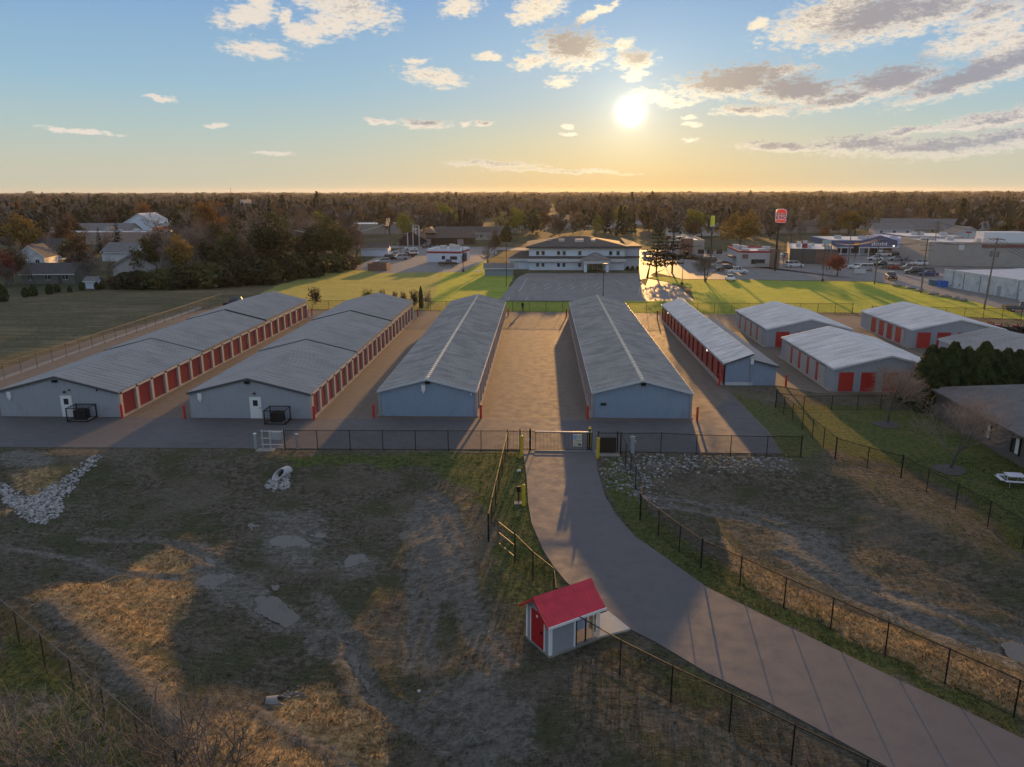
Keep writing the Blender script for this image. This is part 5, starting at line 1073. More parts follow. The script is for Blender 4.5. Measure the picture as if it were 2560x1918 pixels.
# left neighbourhood
rect_house('white gabled house with a dark roof at far left',78,668,7.6,10,3.0,6.2,SIDW,DSH,'y',R(12),win=2)
rect_house('dark roofed wing house joined behind the white gabled one',122,650,8,8,3.2,6.6,SIDW,DSH,'x',R(10))
rect_house('brown roofed garage with pale gable beside the hedgerow',285,692,7.6,10,2.8,5.8,mat('pale beige siding',(.50,.46,.44),.6,0,.05),BSH,'x',R(-62),'garage','garage')
rect_house('dark low house half hidden behind the young evergreens',122,710,12,8,2.5,4.6,mat('grey green siding',(.14,.145,.135),.6,0,.06),DSH,'x',R(6),win=3,door=True)
rect_house('small pale garden shed by the young evergreens',229,722,2.6,2.2,1.9,2.6,OFFW,GSH,'x',0,'shed','shed')
rect_house('house with white dormer gables behind the brown roofed garage',292,654,10,9,3.0,5.6,SIDW,GSH,'x',R(-8))
flat_building('long grey roofed shop row far left behind the houses',-330,-235,345,368,5,TANW,mat('grey flat roof',(.25,.24,.23),.7,0,.1),.4,R(3),units=6,seed=4)
rect_house('shop row with a sloped grey roof and a white entrance gable',235,598,32,14,4.0,7.0,TANW,GSH,'x',R(3),'shop_building','shop',win=8)
rect_house('small white gabled porch in front of sloped roof shop row',272,603,7,5,3.4,6.2,OFFW,GSH,'y',R(3),'porch_building','shop')
rect_house('large white gabled hall beyond the tallest spruce',352,590,17,20,6.0,11.0,OFFW,FLATR,'y',R(4),'hall','hall')
flat_building('long brick school like building with tan window band in left wood',-212,-150,318,334,5.0,mat('pink tan brick wall',(.40,.30,.25),.75,0,.15,.6),FLATR,.4,R(3),units=5,seed=5)
flat_building('low red building with a pale roof edge at far left',-282,-262,322,336,4.5,BRK,FLATR,.5,R(3),seed=6)
flat_building('wide building with a pale metal roof behind the bare trees',-128,-66,395,420,5.2,TANW,mat('bright metal roof',(.66,.64,.62),.4,.3,.1),.3,R(3),units=4,seed=7)
flat_building('small orange walled shop in the left wood',-168,-158,330,340,6.5,ORNG,FLATR,.4,0,seed=8)
rect_house('white church like gable far back above the left wood',607,545,14,22,8,15,OFFW,GSH,'y'); rect_house('pale hillside house far back left of the centre',692,532,26,12,6,10,TANW,GSH,'x')
# middle distance houses behind the office
for i,(px,py,w,h,rf,wm,lab) in enumerate([(1270,575,14,5.2,GSH,SIDW,'grey roofed white house behind the office, leftmost'),(1345,566,15,5.4,BSH,TANW,'brown roofed house behind the office mast'),(1415,572,20,6,BSH,TANW,'tan house with a tilted roof behind the office'),(1475,566,16,5.2,GSH,SIDW,'pale house in the green haze behind the office'),(1536,570,13,5.4,GSH,OFFW,'small white house right behind the office'),(1600,562,16,5.4,BSH,SIDW,'house behind the two tall pines')]):
    rect_house(lab,px,py,w,9,2.8,h,wm,rf,'x' if i%2 else 'y',R(6*i-12),win=2)
# restaurants and shops on the right
def bk():
    g=G(1890,672); x0=G(1846,668).x; x1=G(1942,668).x; y0=G(1890,668).y
    t,w,d=flat_building('tan fast food restaurant with a thin red roof edge',x0,x1,y0,y0+20,4.6,mat('greige wall',(.50,.47,.47),.7,0,.05),FLATR,.55,R(-4),'restaurant','restaurant',6,mat('red edge',(.42,.04,.05),.5,0,.05),3)
    MB().box(w-2.2,w+.4,-.4,1.8,0,5.2).build('corner_tower',mat('brown stone tower',(.22,.16,.125),.8,0,.15),t); MB().box(-w*.35,w*.35,-.08,-.002,.9,2.2).build('window',GL,t); MB().box(-w-1.8,-w-.05,4,10,2.3,2.7).build('canopy',DKTRIM,t); MB().box(-w+1,-w+2.6,-.12,-.06,2.4,3.6).build('panel',BRK,t)
    MB().box(-w+5,w-2.6,-.5,-.1,.1,1.1).build('low_wall',TANW,t)
bk()
def mcd():
    x0,x1,y0=G(1706,648).x,G(1776,648).x,G(1740,641).y
    t,w,d=flat_building('tan restaurant with brown door tower behind the bare lawn tree',x0,x1,y0,y0+24,5.4,TANW,FLATR,.6,R(-3),'restaurant','restaurant',5,seed=9); MB().box(-w+1.2,-w+5.2,-.5,0.4,0,5.9).build('door_tower',BRK,t); MB().box(-w+2.5,-w+4,-.6,-.505,0,2.4).build('door',GL,t); wins(t,[-w+8,-w+11,-w+14],.8,2.3,1.1)
    MB().box(-1,w-.8,-.3,-.06,3.2,3.6).build('awning',mat('green grey awning',(.25,.28,.22),.6,0,.05),t)
mcd()
def dark_diner():
    x0,x1,y0=G(2003,668).x,G(2040,668).x,G(2020,660).y
    t,w,d=flat_building('dark flat roofed building with a brown wall and white roof clutter',x0,x1+9,y0,y0+34,4.4,mat('dark grey brown wall',(.10,.10,.095),.7,0,.1),FLATR,.5,R(-16),'restaurant','restaurant',9,seed=12); MB().box(w*.1,w,-.09,-.06,.2,3.6).build('brick_panel',BRK,t)
dark_diner()
def plaza():
    x0,x1,y0=G(2076,638).x,G(2275,638).x,G(2180,638).y
    t=thing('shop_row','slate blue and white shop row with a pointed sign gable','shop',((x0+x1)/2,y0,0),R(-3)); foot(x0-2,x1+2,y0-2,y0+26); w=(x1-x0)/2
    MB().box(-w,w,0,24,0,2.6).build('wall',mat('white shop wall',(.66,.70,.80),.6,0,.05),t); m=MB(); m.box(-w-.05,w*.62,-.25,24.1,2.603,4.9); m.build('fascia',BLUEW,t); MB().box(w*.62+.003,w+.05,-.6,24.1,2.603,5.6).build('white_block',mat('pale lilac wall',(.50,.53,.70),.6,0,.04),t); MB().box(-w+.3,w*.6,.3,23.5,4.903,4.95).build('roof',FLATR,t)
    gx=G(2195,638).x-(x0+x1)/2; MB().extr([(gx-5.5,4.9),(gx,6.6),(gx+5.5,4.9)],-.4,2,'y').build('sign_gable',BLUEW,t); text('ASHEN',"shop_lettering",WHITE,t,(gx+.2,-.45,3.9),(R(90),0,0),1.25) if False else None
    k=MB()
    for i in range(8): k.box(gx-2.6+i*.65,gx-2.2+i*.65,-.3,-.26,3.2,4.3 if i%2 else 4.0)
    k.build('shop_lettering',WHITE,t)
    wins(t,[-w+4,-w+8.5,-w+13],.6,2.2,1.6); MB().box(gx-3,gx+4,-.05,-.002,0,2.4).build('entrance',GL,t); MB().box(-w,w*.62,-2.2,-.26,2.5,2.7).build('canopy',FASC,t)
    for x in (-w+3,-w+9,-w+15,gx-4,gx+4): MB().box(x-.15,x+.15,-2.1,-1.8,0,2.5).build('pillar',WHITE,t)
    for x,y in ((-w+12,6),(-w+5,9),(2,8),(gx+3,9),(w*.7,6)): MB().box(x-1,x+1,y-.8,y+.8,4.95,6.1).build('roof_unit',STEELU,t)
    MB().box(w*.52,w*.56,-.5,-.26,2.9,3.3).build('wall_light',LAMPM,t)
    # navy second row
    a,b,y2=G(2276,634).x,G(2415,634).x,G(2340,632).y; t=thing('shop_row','navy blue shop row with a white arched sign','shop',((a+b)/2,y2,0),R(-3)); foot(a-2,b+2,y2-2,y2+26); w=(b-a)/2
    MB().box(-w,w,0,22,0,2.6).build('wall',mat('dark shop glass wall',(.07,.075,.08),.3,0,.1),t); MB().box(-w-.05,w+.05,-.3,22.1,2.603,5.6).build('fascia',NAVY,t); MB().box(-w+.3,w-.3,.1,21.8,5.603,5.65).build('roof',FLATR,t); wins(t,[-w+3,-w+7,-w+11,0,5],.4,2.2,1.5)
    sg=MB(); cx=w*.38; pts=[(cx-5,4.1),(cx+5,4.1)]+[(cx+3.4*math.cos(q),4.5+1.5*math.sin(q)) for q in [math.pi*k/10 for k in range(11)]]; sg.extr(pts[:2][::-1]+pts[2:][::-1] if False else [(cx-5,4.0),(cx+5,4.0),(cx+5,4.5)]+pts[2:]+[(cx-5,4.5)],-.42,-.31,'y'); s=sg.build('arched_sign',FASC,t); MB().box(cx-2.2,cx+2.2,-.46,-.425,4.7,5.1).build('shop_lettering',NAVY,s)
    MB().box(-w+8,-w+11,-.4,-.31,4.2,4.9).build('yellow_sign',mat('yellow sign',(.5,.52,.1),.5,0,.1),t)
    for x in (-w+6,-2,6): MB().box(x-1.2,x+1.2,7,8.6,5.65,6.8).build('roof_unit',STEELU,t)
plaza()
def right_big():
    # long white block building with an orange and blue stepped front
    a=G(2356,716); b=G(2560,752); ang=math.atan2(b.y-a.y,b.x-a.x); t=thing('shop_building','long stained white block building with orange parapet and blue band','shop',(a.x,a.y,0),ang); L_=46; foot(a.x-2,a.x+40,a.y-45,a.y+30)
    MB().box(0,L_,0,26,0,3.6).build('wall',WHBLK,t); MB().box(.05,L_,.3,25.5,3.603,3.66).build('roof',mat('blue grey flat roof',(.42,.44,.50),.45,0,.2,.6),t); MB().box(-.04,L_,-.04,.25,3.603,3.95).build('parapet',WHBLK,t)
    MB().box(-.2,L_,24.0,26.3,3.67,4.9).build('blue_band',SKYB,t); MB().box(-.2,L_,24.6,26.5,4.903,6.3).build('dark_band',DKTRIM,t); MB().box(-.25,L_,24.5,26.6,6.303,6.55).build('orange_cap',ORNG,t)
    MB().extr([(20,3.67),(24.6,6.5),(24.6,3.67)],-.6,-.22,'x').build('orange_gable',ORNG,t); MB().box(-2.4,-.2,19,26.3,2.6,3.6).build('blue_fascia',mat('teal blue fascia',(.16,.30,.42),.5,0,.05),t); MB().box(-1.4,-.6,19.2,20,0,2.6).build('orange_pillar',ORNG,t)
    MB().box(16.5,17.5,-.06,-.002,0,2.1).build('door',GREY,t)
    for x in (3.2,6.6,11.5,22,28): MB().box(x-.09,x+.09,-.14,-.005,0,3.6).build('downpipe',GREY,t)
    for x,y,s in ((10,19,1.1),(12.5,20,1.0),(18,9,1.6),(30,7,2.0),(33,5,1.2),(24,15,1.0)): MB().box(x-s,x+s,y-.8,y+.8,3.66,3.66+s*1.1).build('roof_unit',STEELU,t)
    # ivy like bare creeper at the wall
    g=a+Vector((math.cos(ang),math.sin(ang),0))*29; put_tree(PBUSH['brown'],(g.x-.3,g.y-.9,0),2.2,'brown creeper growing against the stained white block wall',cat='shrub',name='creeper',ws=.7)
    x0=G(2332,668).x; y0=G(2345,668).y; t,w,d=flat_building('tall tan building with a pale roof and white tanks',x0,x0+62,y0,y0+26,6.8,TANW,FLATR,.5,R(-8),'shop_building','shop',5,seed=21); MB().box(-w+8,-w+9.4,-.09,-.06,4.6,6.4).build('downpipe',FASC,t)
    MB().tube([(2,8,7.6),(20,8,7.4)],1.5,12).build('round_duct',FASC,t); MB().box(-w+18,-w+30,10,16,6.3,9.2).build('penthouse',FASC,t); MB().box(-w+14,w,-.25,-.06,5.4,6.3).build('sign_band',mat('dull red band',(.23,.09,.08),.6,0,.1),t)
    t=thing('rubbish_container','bright blue steel rubbish container beside the white block building','dumpster',(G(2346,717).x,G(2346,717).y,.03),R(-4)); BLD=mat('bright blue steel',(.025,.16,.55),.45,0,.06); MB().extr([(0,0),(2.6,0),(2.6,1.1),(0,1.45)],-.95,.95,'y').build('body',BLD,t); MB().extr([(0,1.455),(2.6,1.105),(2.6,1.16),(0,1.51)],-.95,.95,'y').build('lid',mat('dark blue lid',(.03,.06,.2),.5,0,.05),t); MB().box(.1,.2,-1.05,-.95,.6,.75).box(2.4,2.5,-1.05,-.95,.6,.75).build('handle',DKTRIM,t)
    t=thing('rubbish_container','dull teal rubbish container left of the bright blue one','dumpster',(G(2331,714).x-.4,G(2331,714).y+.5,.03),R(-4)); MB().extr([(0,0),(1.7,0),(1.7,1.0),(0,1.2)],-.7,.7,'y').build('body',mat('teal steel',(.05,.16,.22),.5,0,.1),t); MB().extr([(0,1.205),(1.7,1.005),(1.7,1.06),(0,1.26)],-.7,.7,'y').build('lid',DKTRIM,t)
right_big()
for i,(px,py,w,h,rf,wm,lab) in enumerate([(2330,586,46,7.5,GSH,TANW,'wide grey roofed house group above the navy shops'),(2440,588,30,6.5,GSH,TANW,'grey roofed house at right above the tan building'),(2420,606,14,6.5,GSH,SIDW,'small white gabled house above the tan building'),(2010,582,46,6.0,BSH,TANW,'long brown roofed hall behind the pole sign'),(1740,590,24,6.8,GSH,SIDW,'grey house roof behind the tan restaurant'),(2235,588,18,5.5,GSH,SIDW,'pale house among trees behind the blue shops'),(2180,572,20,5.2,BSH,TANW,'brown roofed house far behind the blue shops'),(2080,556,18,5.2,GSH,TANW,'far grey roofed house above the golden round tree'),(2540,515,40,7,FLATR,OFFW,'white farm building on the far tan field'),(2190,520,30,6,GSH,TANW,'far flat roof between dark conifers')]):
    rect_house(lab,px,py,w,11,3.0,h,wm,rf,'x' if i!=2 else 'y',R(4*(i%5)-8),win=3 if i<6 else 0)
# ---------------------------------------------------------------- vehicles
TYRE=mat('tyre rubber',(.015,.015,.015),.8,0,0); RIM=mat('wheel rim',(.45,.45,.46),.3,.8,0); HL=mat('headlight glass',(.75,.75,.72),.15,0,0); TL=mat('tail light',(.35,.01,.01),.25,0,0)
CARC=dict(white=(.70,.71,.72),silver=(.42,.43,.44),black=(.012,.012,.014),grey=(.13,.135,.14),red=(.28,.018,.02),blue=(.03,.06,.18),maroon=(.12,.03,.03),tan=(.30,.25,.18),green=(.03,.06,.045))
def carmat(c): return mat('car paint '+c,CARC[c],.28,.0 if c in('white','red') else .25,0,coat=.6)
SPEC=dict(sedan=(4.6,1.82,.92,1.45,-1.55,1.0,-1.0,.35),suv=(4.7,1.9,1.08,1.76,-2.15,1.05,-1.85,.5),van=(5.0,1.95,1.05,1.78,-2.3,1.35,-2.05,.75),pickup=(5.7,2.0,1.12,1.85,-.75,1.25,-.5,.65))
_cm={}
def carparts(kind):
    if kind in _cm: return _cm[kind]
    L_,W_,bz,rz_,c0,c1,t0,t1=SPEC[kind]; a=L_/2; d={}
    gl=.30 if kind in('suv','pickup') else .22; b=MB()
    prof=[(-a+.05,gl+.1),(-a+.2,gl),(a-.2,gl),(a,gl+.15),(a-.02,bz-.28),(a-.25,bz-.16),(c1+.05,bz),(c0-.0,bz),(-a+.12,bz-.02),(-a,bz-.2)]
    if kind=='pickup': prof=[(-a+.05,gl+.15),(-a+.2,gl+.1),(a-.2,gl+.1),(a,gl+.2),(a,bz-.22),(a-.2,bz-.08),(c1+.05,bz),(c0,bz),(-a,bz)]
    w=W_/2; n=len(prof)
    # lower body with tucked sides
    for (s0,z0,y0,y1) in ((1,0,w-.06,w),): pass
    vs=[];
    for y,k in ((-w+.09,.96),(-w,1),(w,1),(w-.09,.96)):
        vs+=[(x*(k if abs(x)>a-.5 else 1),y,z if (y in(-w,w)) else z+(.05 if z>.6 else -.0)) for x,z in prof]
    fs=[(3*n+i,3*n+(i+1)%n,0+(i+1)%n,0+i) if False else None for i in range(0)]
    order=[1,0,3,2]
    rings=[vs[n:2*n],vs[0:n],vs[3*n:4*n],vs[2*n:3*n]]
    rings=[[(x,-w,z-.0 if z<.6 else z-.10) for x,z in prof],[(x,-w+.10,z) for x,z in prof],[(x,w-.10,z) for x,z in prof],[(x,w,z if z<.6 else z-.10) for x,z in prof]]
    V=[q for r in rings for q in r]; F=[]
    for k in range(3):
        for i in range(n): F.append((k*n+i,k*n+(i+1)%n,(k+1)*n+(i+1)%n,(k+1)*n+i))
    F.append(tuple(range(n))[::-1]); F.append(tuple(range(3*n,4*n))); b.add(V,F)
    # roof panel and pillars
    y0,y1=w-.10,w-.27; b.box(t0,t1,-y1,y1,rz_-.04,rz_)
    def pil(xa,xb): 
        for sg in (-1,1): b.tube([(xa,sg*(y0-.0),bz-.03),(xb,sg*(y1-.02),rz_-.02)],.055,4)
    pil(c0+.03,t0+.05); pil(c1-.03,t1-.05); pil((c0+c1)/2-.1,(t0+t1)/2-.05)
    if kind=='pickup':
        b.box(-a+.05,c0-.05,-w+.14,w-.14,bz-.002,bz+.004)
    d['body']=b
    g=MB(); V=[(c0,-y0,bz-.02),(c1,-y0,bz-.02),(c1,y0,bz-.02),(c0,y0,bz-.02),(t0,-y1,rz_-.041),(t1,-y1,rz_-.041),(t1,y1,rz_-.041),(t0,y1,rz_-.041)]
    g.add(V,[(0,1,5,4),(1,2,6,5),(2,3,7,6),(3,0,4,7),(4,5,6,7)]); d['window']=g.mesh('window',GL)
    if kind=='pickup': d['bed_floor']=MB().box(-a+.12,c0-.1,-w+.2,w-.2,bz+.005,bz+.012).mesh('bed_floor',mat('dark bed liner',(.02,.02,.022),.8,0,0))
    r=.36 if kind in('suv','pickup') else .32; m=MB(); q=[(0,-.11,0),(0,.11,0)]; m.tube([(0,-.11,0),(0,-.09,0),(0,.09,0),(0,.11,0)],[r*.9,r,r,r*.9],14); d['wheel']=m.mesh('wheel',TYRE); m=MB(); m.tube([(0,-.13,0),(0,-.112,0)],[r*.5,r*.62],10); d['rim']=m.mesh('rim',RIM)
    d['hl']=MB().box(-.03,.035,-.2,.2,-.07,.07).mesh('headlight',HL); d['tl']=MB().box(-.03,.02,-.12,.12,-.12,.12).mesh('tail_light',TL)
    d['geo']=(a,w,bz,r,L_); d['body_cols']={}
    _cm[kind]=d; return d
def car(kind,c,px,py,deg,label,z=.045,small=False,loc=None):
    d=carparts(kind); a,w,bz,r,L_=d['geo']; g=loc or G(px,py)
    t=thing({'sedan':'parked_car','suv':'parked_suv','van':'parked_minivan','pickup':'pickup_truck'}[kind],label,{'sedan':'car','suv':'suv','van':'minivan','pickup':'pickup truck'}[kind],(g[0],g[1],z),R(deg),'parked cars and trucks')
    if c not in d['body_cols']: d['body_cols'][c]=d['body'].mesh('body',carmat(c))
    link('body',d['body_cols'][c],t); link('window',d['window'],t)
    if 'bed_floor' in d: link('bed_floor',d['bed_floor'],t)
    for x in (-L_*.30,L_*.31):
        for sg in (-1,1):
            wl=link('wheel',d['wheel'],t,(x,sg*(w-.08),r))
            if not small: rm=link('rim',d['rim'],wl); rm.rotation_euler=(0,0,0 if sg<0 else math.pi)
    for sg in (-1,1):
        link('headlight',d['hl'],t,(a-.03,sg*(w-.38),bz-.36)); link('tail_light',d['tl'],t,(-a+.03,sg*(w-.22),bz-.28))
    return t
CARS=[('suv','silver',957,660,200,'silver and black off road car nearest the brown brick enclosure'),('suv','black',968,650,200,'black car behind the silver off road car left of the restaurant'),('van','silver',1001,649,195,'silver minivan in the row left of the white restaurant'),('pickup','maroon',1018,643,195,'maroon pickup at the far end of the row left of restaurant'),('suv','white',1030,638,195,'white car at the far end of the row left of restaurant'),('sedan','silver',985,641,200,'pale sedan half hidden in the row left of the restaurant'),
('sedan','white',1028,625,3,'white sedan on the road left of the white restaurant'),('suv','black',1066,619,250,'black car in front of the church between road and lot'),('sedan','white',1160,626,10,'white car emerging right of the white restaurant'),('pickup','black',1120,665,8,'black pickup loaded with gear parked against the white restaurant'),
('pickup','white',1841,685,8,'white pickup in front of the fast food restaurant at the lawn'),('sedan','white',1825,701.5,265,'white car driving out towards the right lawn'),('suv','black',1810,678,190,'black car next to the white pickup'),('pickup','silver',1797,670,190,'silver pickup in the shadow of the restaurant canopy'),('suv','grey',1772,657,185,'grey car in the drive through lane'),('sedan','black',1729,648,180,'black car parked by the tan restaurant'),('suv','black',1668,640,5,'dark car seen between the two tall pines'),('suv','white',1622,641,5,'pale car glinting left of the two tall pines'),
('van','white',1985,668,10,'white van right of the tall pole sign'),('sedan','white',1968,643,5,'white car on the road above the white van'),('sedan','white',1998,645,200,'white car beside the dark flat roofed building'),('van','silver',2160,676,170,'silver minivan right of the round red tree'),('sedan','white',2140,672,160,'white car tucked behind the round red tree'),('pickup','black',2227,699,255,'dark pickup with a pale bumper driving across the right lot'),
('pickup','black',2207,668,165,'black pickup at the left of the parked row beyond lot'),('sedan','green',2224,672,165,'dark green car between the black pickup and red car'),('sedan','red',2240,673.5,165,'red car in the parked row of the right lot'),('sedan','grey',2273,662,150,'grey car, first of three close set cars by the tan building'),('sedan','silver',2285,663,150,'silver car, second of three close set cars by the tan building'),('suv','white',2298,664,150,'pale car, third of three close set cars by the tan building'),('suv','tan',2271,676,165,'brown suv in front of the three close set cars'),('van','green',2287,685,165,'dark green van nearest in the crowded corner of the lot'),('suv','black',2311,685,165,'black car beside the dark green van'),('suv','white',2302,645,5,'white suv crossing behind the parked cars of right lot'),('sedan','grey',2280,651,5,'grey car below the white suv'),('sedan','silver',2239,652,175,'silver car alone in the lane before the shops'),('sedan','white',2187,651,175,'white car alone in the lane before the pointed sign gable'),('suv','white',2208,641,175,'white suv parked at the pointed sign gable entrance'),('van','black',2258,640,175,'black van parked before the pale lilac block'),('sedan','black',2232,640,175,'small black car next to the shop entrance'),('suv','white',2330,661,150,'white car hidden behind the utility pole by the tan building'),('sedan','blue',2320,690,165,'blue car at the shaded wall of the tan building'),
('pickup','grey',2552,779,350,'grey and tan pickup at the right edge behind the equipment yard'),('pickup','black',591,768,80,'black pickup with a pale roof behind the leftmost long shed')]
for c in CARS: car(*c,small=c[3]<660)
# far car park behind the pole sign
k=0
for row,(yy,n) in enumerate(((553,9),(560,8),(568,7))):
    for i in range(n):
        x=1885+i*13+row*7
        if 1930<x<1948 and row==1: continue
        car(['sedan','suv','van','sedan'][(i+row)%4],['white','silver','grey','white','black','red'][(i*2+row)%6],x,yy,80+row*7,'small car in the far car park behind the pole sign',small=True)['group']='cars in the far car park'
# ---------------------------------------------------------------- poles, wires, lamps, signs
WOODP=mat('weathered pole wood',(.20,.165,.14),.85,0,.2,3); POLEB=mat('dark lamp pole',(.05,.045,.042),.5,.3,.05); WIREM=mat('black wire',(.02,.02,.02),.5,0,0)
WIREP=mat('pale wire',(.45,.40,.34),.35,.6,0)  # paler than the black wire
POLES={}
def upole(key,px,py,ty,label,rz=0,arms=2,tf=False,leanx=0,loc=None):
    g=loc or G(px,py); h=zat(g,ty); t=thing('utility_pole',label,'utility pole',(g[0],g[1],0),rz,'wooden utility poles'); t.rotation_euler=(0,R(leanx),rz)
    MB().tube([(0,0,-.2),(0,0,h)],[.17,.11],8).build('pole',WOODP,t)
    for i in range(arms):
        z=h-.3-i*1.1; a=MB().box(-1.25,1.25,-.05,.05,z-.06,z+.06).build('crossarm',WOODP,t); ins=MB()
        for x in (-1.15,-.6,.6,1.15): MB().lathe([(.05,z+.06),(.05,z+.2),(.02,z+.24)],6,(x,0)).build('insulator',GREY,a)
    if tf:
        for x in (-.5,.5): MB().lathe([(.24,h-3.4),(.26,h-3.3),(.26,h-2.4),(.1,h-2.3)],10,(x,-.3)).build('transformer',mat('grey transformer',(.20,.20,.20),.5,.3,.05),t)
        MB().tube([(0,-.2,h-4.3),(0,-1.2,h-4.1)],.04,5).build('bracket',GREY,t)
    POLES[key]=(Vector((g[0],g[1],h-.1)),rz); return t
upole('a',2186,711,597,'utility pole at the upper corner of the right lawn',R(-20),2); upole('b',2302,733,596,'utility pole in the middle of the right lawn edge by boulders',R(-25),3); upole('c',2460,773,594,'utility pole with transformers at the lower end of right lawn',R(-30),2,True,2)
upole('d',2073,676,604,'pale utility pole with sign boards left of the round red tree',0,0); upole('e',2331,655,553,'street pole rising behind the tan building',0,1); upole('f',2520,650,574,'utility pole at right behind the white tank roof',0,1)
upole('g',965,638,560,'utility pole with heavy sunlit cables left of church',R(40),1); upole('h',973,603,545,'utility pole farther back left of the church',R(40),2); upole('i',214,580,536,'left one of two pale utility poles far left',0,1); upole('j',221,582,537,'right one of two pale utility poles far left',0,1); upole('k',694,600,533,'utility pole far behind the left wood',0,0)
upole('l',2120,660,555,'leaning street pole behind the blue shop row',0,1)
def wire(a,b,label,sag=1.2,n=3,off=.55,m=WIREM,r=.032):
    A,ra=POLES[a] if isinstance(a,str) else (a,0); B,rb=POLES[b] if isinstance(b,str) else (b,0)
    for k in range(n):
        o=(k-(n-1)/2)*off*1.6; p=[]; oa=Vector((math.cos(ra)*o,math.sin(ra)*o,0)); ob=Vector((math.cos(rb)*o,math.sin(rb)*o,0))
        for i in range(13):
            f=i/12; q=(A+oa).lerp(B+ob,f); q.z-=sag*4*f*(1-f); p.append(q)
        o0=p[0]; mb=MB().tube([q-o0 for q in p],r,4); tag(mb.build('overhead_wire',m,None,o0),label,'wire','overhead wires: '+label)
wire('a','b','black overhead wire between the upper and middle right lawn poles'); wire('b','c','black overhead wire between the middle and lower right lawn poles'); wire('c',Vector((84,118,8.5)),'black overhead wire leaving the transformer pole to the right'); wire('a','d','black overhead wire from the upper lawn pole to the sign board pole',1.0,2)
wire('e','f','thin overhead wire above the tan building roof',1.5,2); wire('h','g','heavy pale cable sagging between the poles left of the church',1.6,3,.4,WIREP,.06); wire('g',POLES['g'][0]+Vector((-24,-22,-1.0)),'heavy pale cable running from the church poles into the bare tree',2.2,3,.4,WIREP,.06)
wire('f',Vector((200,240,12)),'overhead wire leaving the picture at right',1.5,2)
def lamp(px,py,ty,label,heads=2,loc=None,m=POLEB,base=True):
    g=loc or G(px,py); h=zat(g,ty); t=thing('lamp_post',label,'street lamp',(g[0],g[1],.03),0,'parking lot lamps')
    MB().tube([(0,0,.5 if base else 0),(0,0,h)],[.085,.06],8).build('pole',m,t)
    if base: MB().lathe([(.32,0),(.32,.6),(.1,.62)],10).build('base',mat('dark red base',(.12,.05,.045),.8,0,.1),t)
    hd=MB()
    if heads==2:
        for sg in (-1,1): MB().box(sg*.2 if sg>0 else -.95,.95 if sg>0 else -.2,-.16,.16,h-.12,h+.06).build('lamp_head',m,t)
    else: MB().box(-.15,.65,-.15,.15,h-.1,h+.06).build('lamp_head',m,t)
lamp(1507.5,752,660,'tall lamp post in front of the office porch',1,base=False); lamp(1266,716,612,'thin dark lamp post at the grey shed by the office',1,base=False)
lamp(1158,680,612,'lamp post at the right edge of the restaurant parking lot',1); lamp(1705,713,629,'twin headed lamp post on the right lawn beside the pines',2); lamp(2056,704,615,'lamp post with a red base at the top edge of right lawn',2); lamp(1662,664,590,'lamp post between the two tall pines',1); lamp(1001,636,600,'small lit lamp left of the restaurant cars',1,base=False)
for i,(x,y,ty,l) in enumerate([(1958,664,615,'thin lamp post right behind the pole sign'),(2003,672,612,'thin lamp post at the red flag sign'),(2173,655,608,'thin lamp post before the blue shops'),(2093,648,605,'thin lamp post left of the blue shops'),(1823,622,590,'thin lamp post before the orange maple'),(1861,620,588,'thin lamp post right of the orange maple')]): lamp(x,y,ty,l,1,base=False)
def pole_sign():
    g=G(1937,677); h0=zat(g,557); h1=zat(g,522); t=thing('pole_sign','tall pole sign with red bun shaped board reading BURGER KING','pole sign',(g.x,g.y,0),R(-8)); MB().tube([(0,0,-.1),(0,0,h0+.2)],[.33,.26],10).build('pole',mat('black sign pole',(.03,.022,.02),.45,.2,.1),t)
    w=1.42; H_=h1-h0; cx=.45; zc=h0
    def outl(w,z0,z1,rt,rb,n=8):
        p=[]
        for cxs,zz,a0,r in ((w,z0,-90,rb),(w,z1,0,rt),(-w,z1,90,rt),(-w,z0,180,rb)):
            X=(abs(cxs)-r)*(1 if cxs>0 else -1); Z=zz+r if zz==z0 else zz-r
            for k in range(n+1): a=R(a0+90*k/n); p.append((cx+X+r*math.cos(a),Z+r*math.sin(a)))
        return p
    CREAM=mat('cream sign face',(.78,.40,.40),.45,0,.02,emit=((.95,.40,.42),.30)); RS=mat('red sign face',(.62,.045,.02),.45,0,.02,emit=((.75,.06,.03),.42)); LET=mat('red sign lettering',(.14,.001,.01),.5,0,0,spec=.1)
    MB().extr(outl(w,zc,zc+H_,.95,.55),-.35,.35,'y').build('sign_box',mat('pale sign side',(.5,.58,.6),.5,0,.05),t); MB().extr(outl(w-.08,zc+.06,zc+H_-.06,.9,.5),-.38,-.352,'y').build('sign_face',CREAM,t)
    top=[q for q in outl(w-.2,zc+H_*.70,zc+H_-.2,.82,.12)]; MB().extr(top,-.42,-.383,'y').build('upper_bun',RS,t); bot=outl(w-.2,zc+.16,zc+H_*.20,.1,.42) if False else outl(w-.2,zc+.16,zc+H_*.2,.15,.15); MB().extr(bot,-.42,-.383,'y').build('lower_bun',RS,t)
    o=text('BURGER','sign_lettering',LET,t,(cx,-.40,zc+H_*.595),(R(90),0,0),.86,.015); o.scale=(.80,1,1); o=text('KING','sign_lettering',LET,t,(cx,-.40,zc+H_*.35),(R(90),0,0),1.22,.015); o.scale=(.92,1,1)
    for q in ((0,-.415),):
        pass
pole_sign()
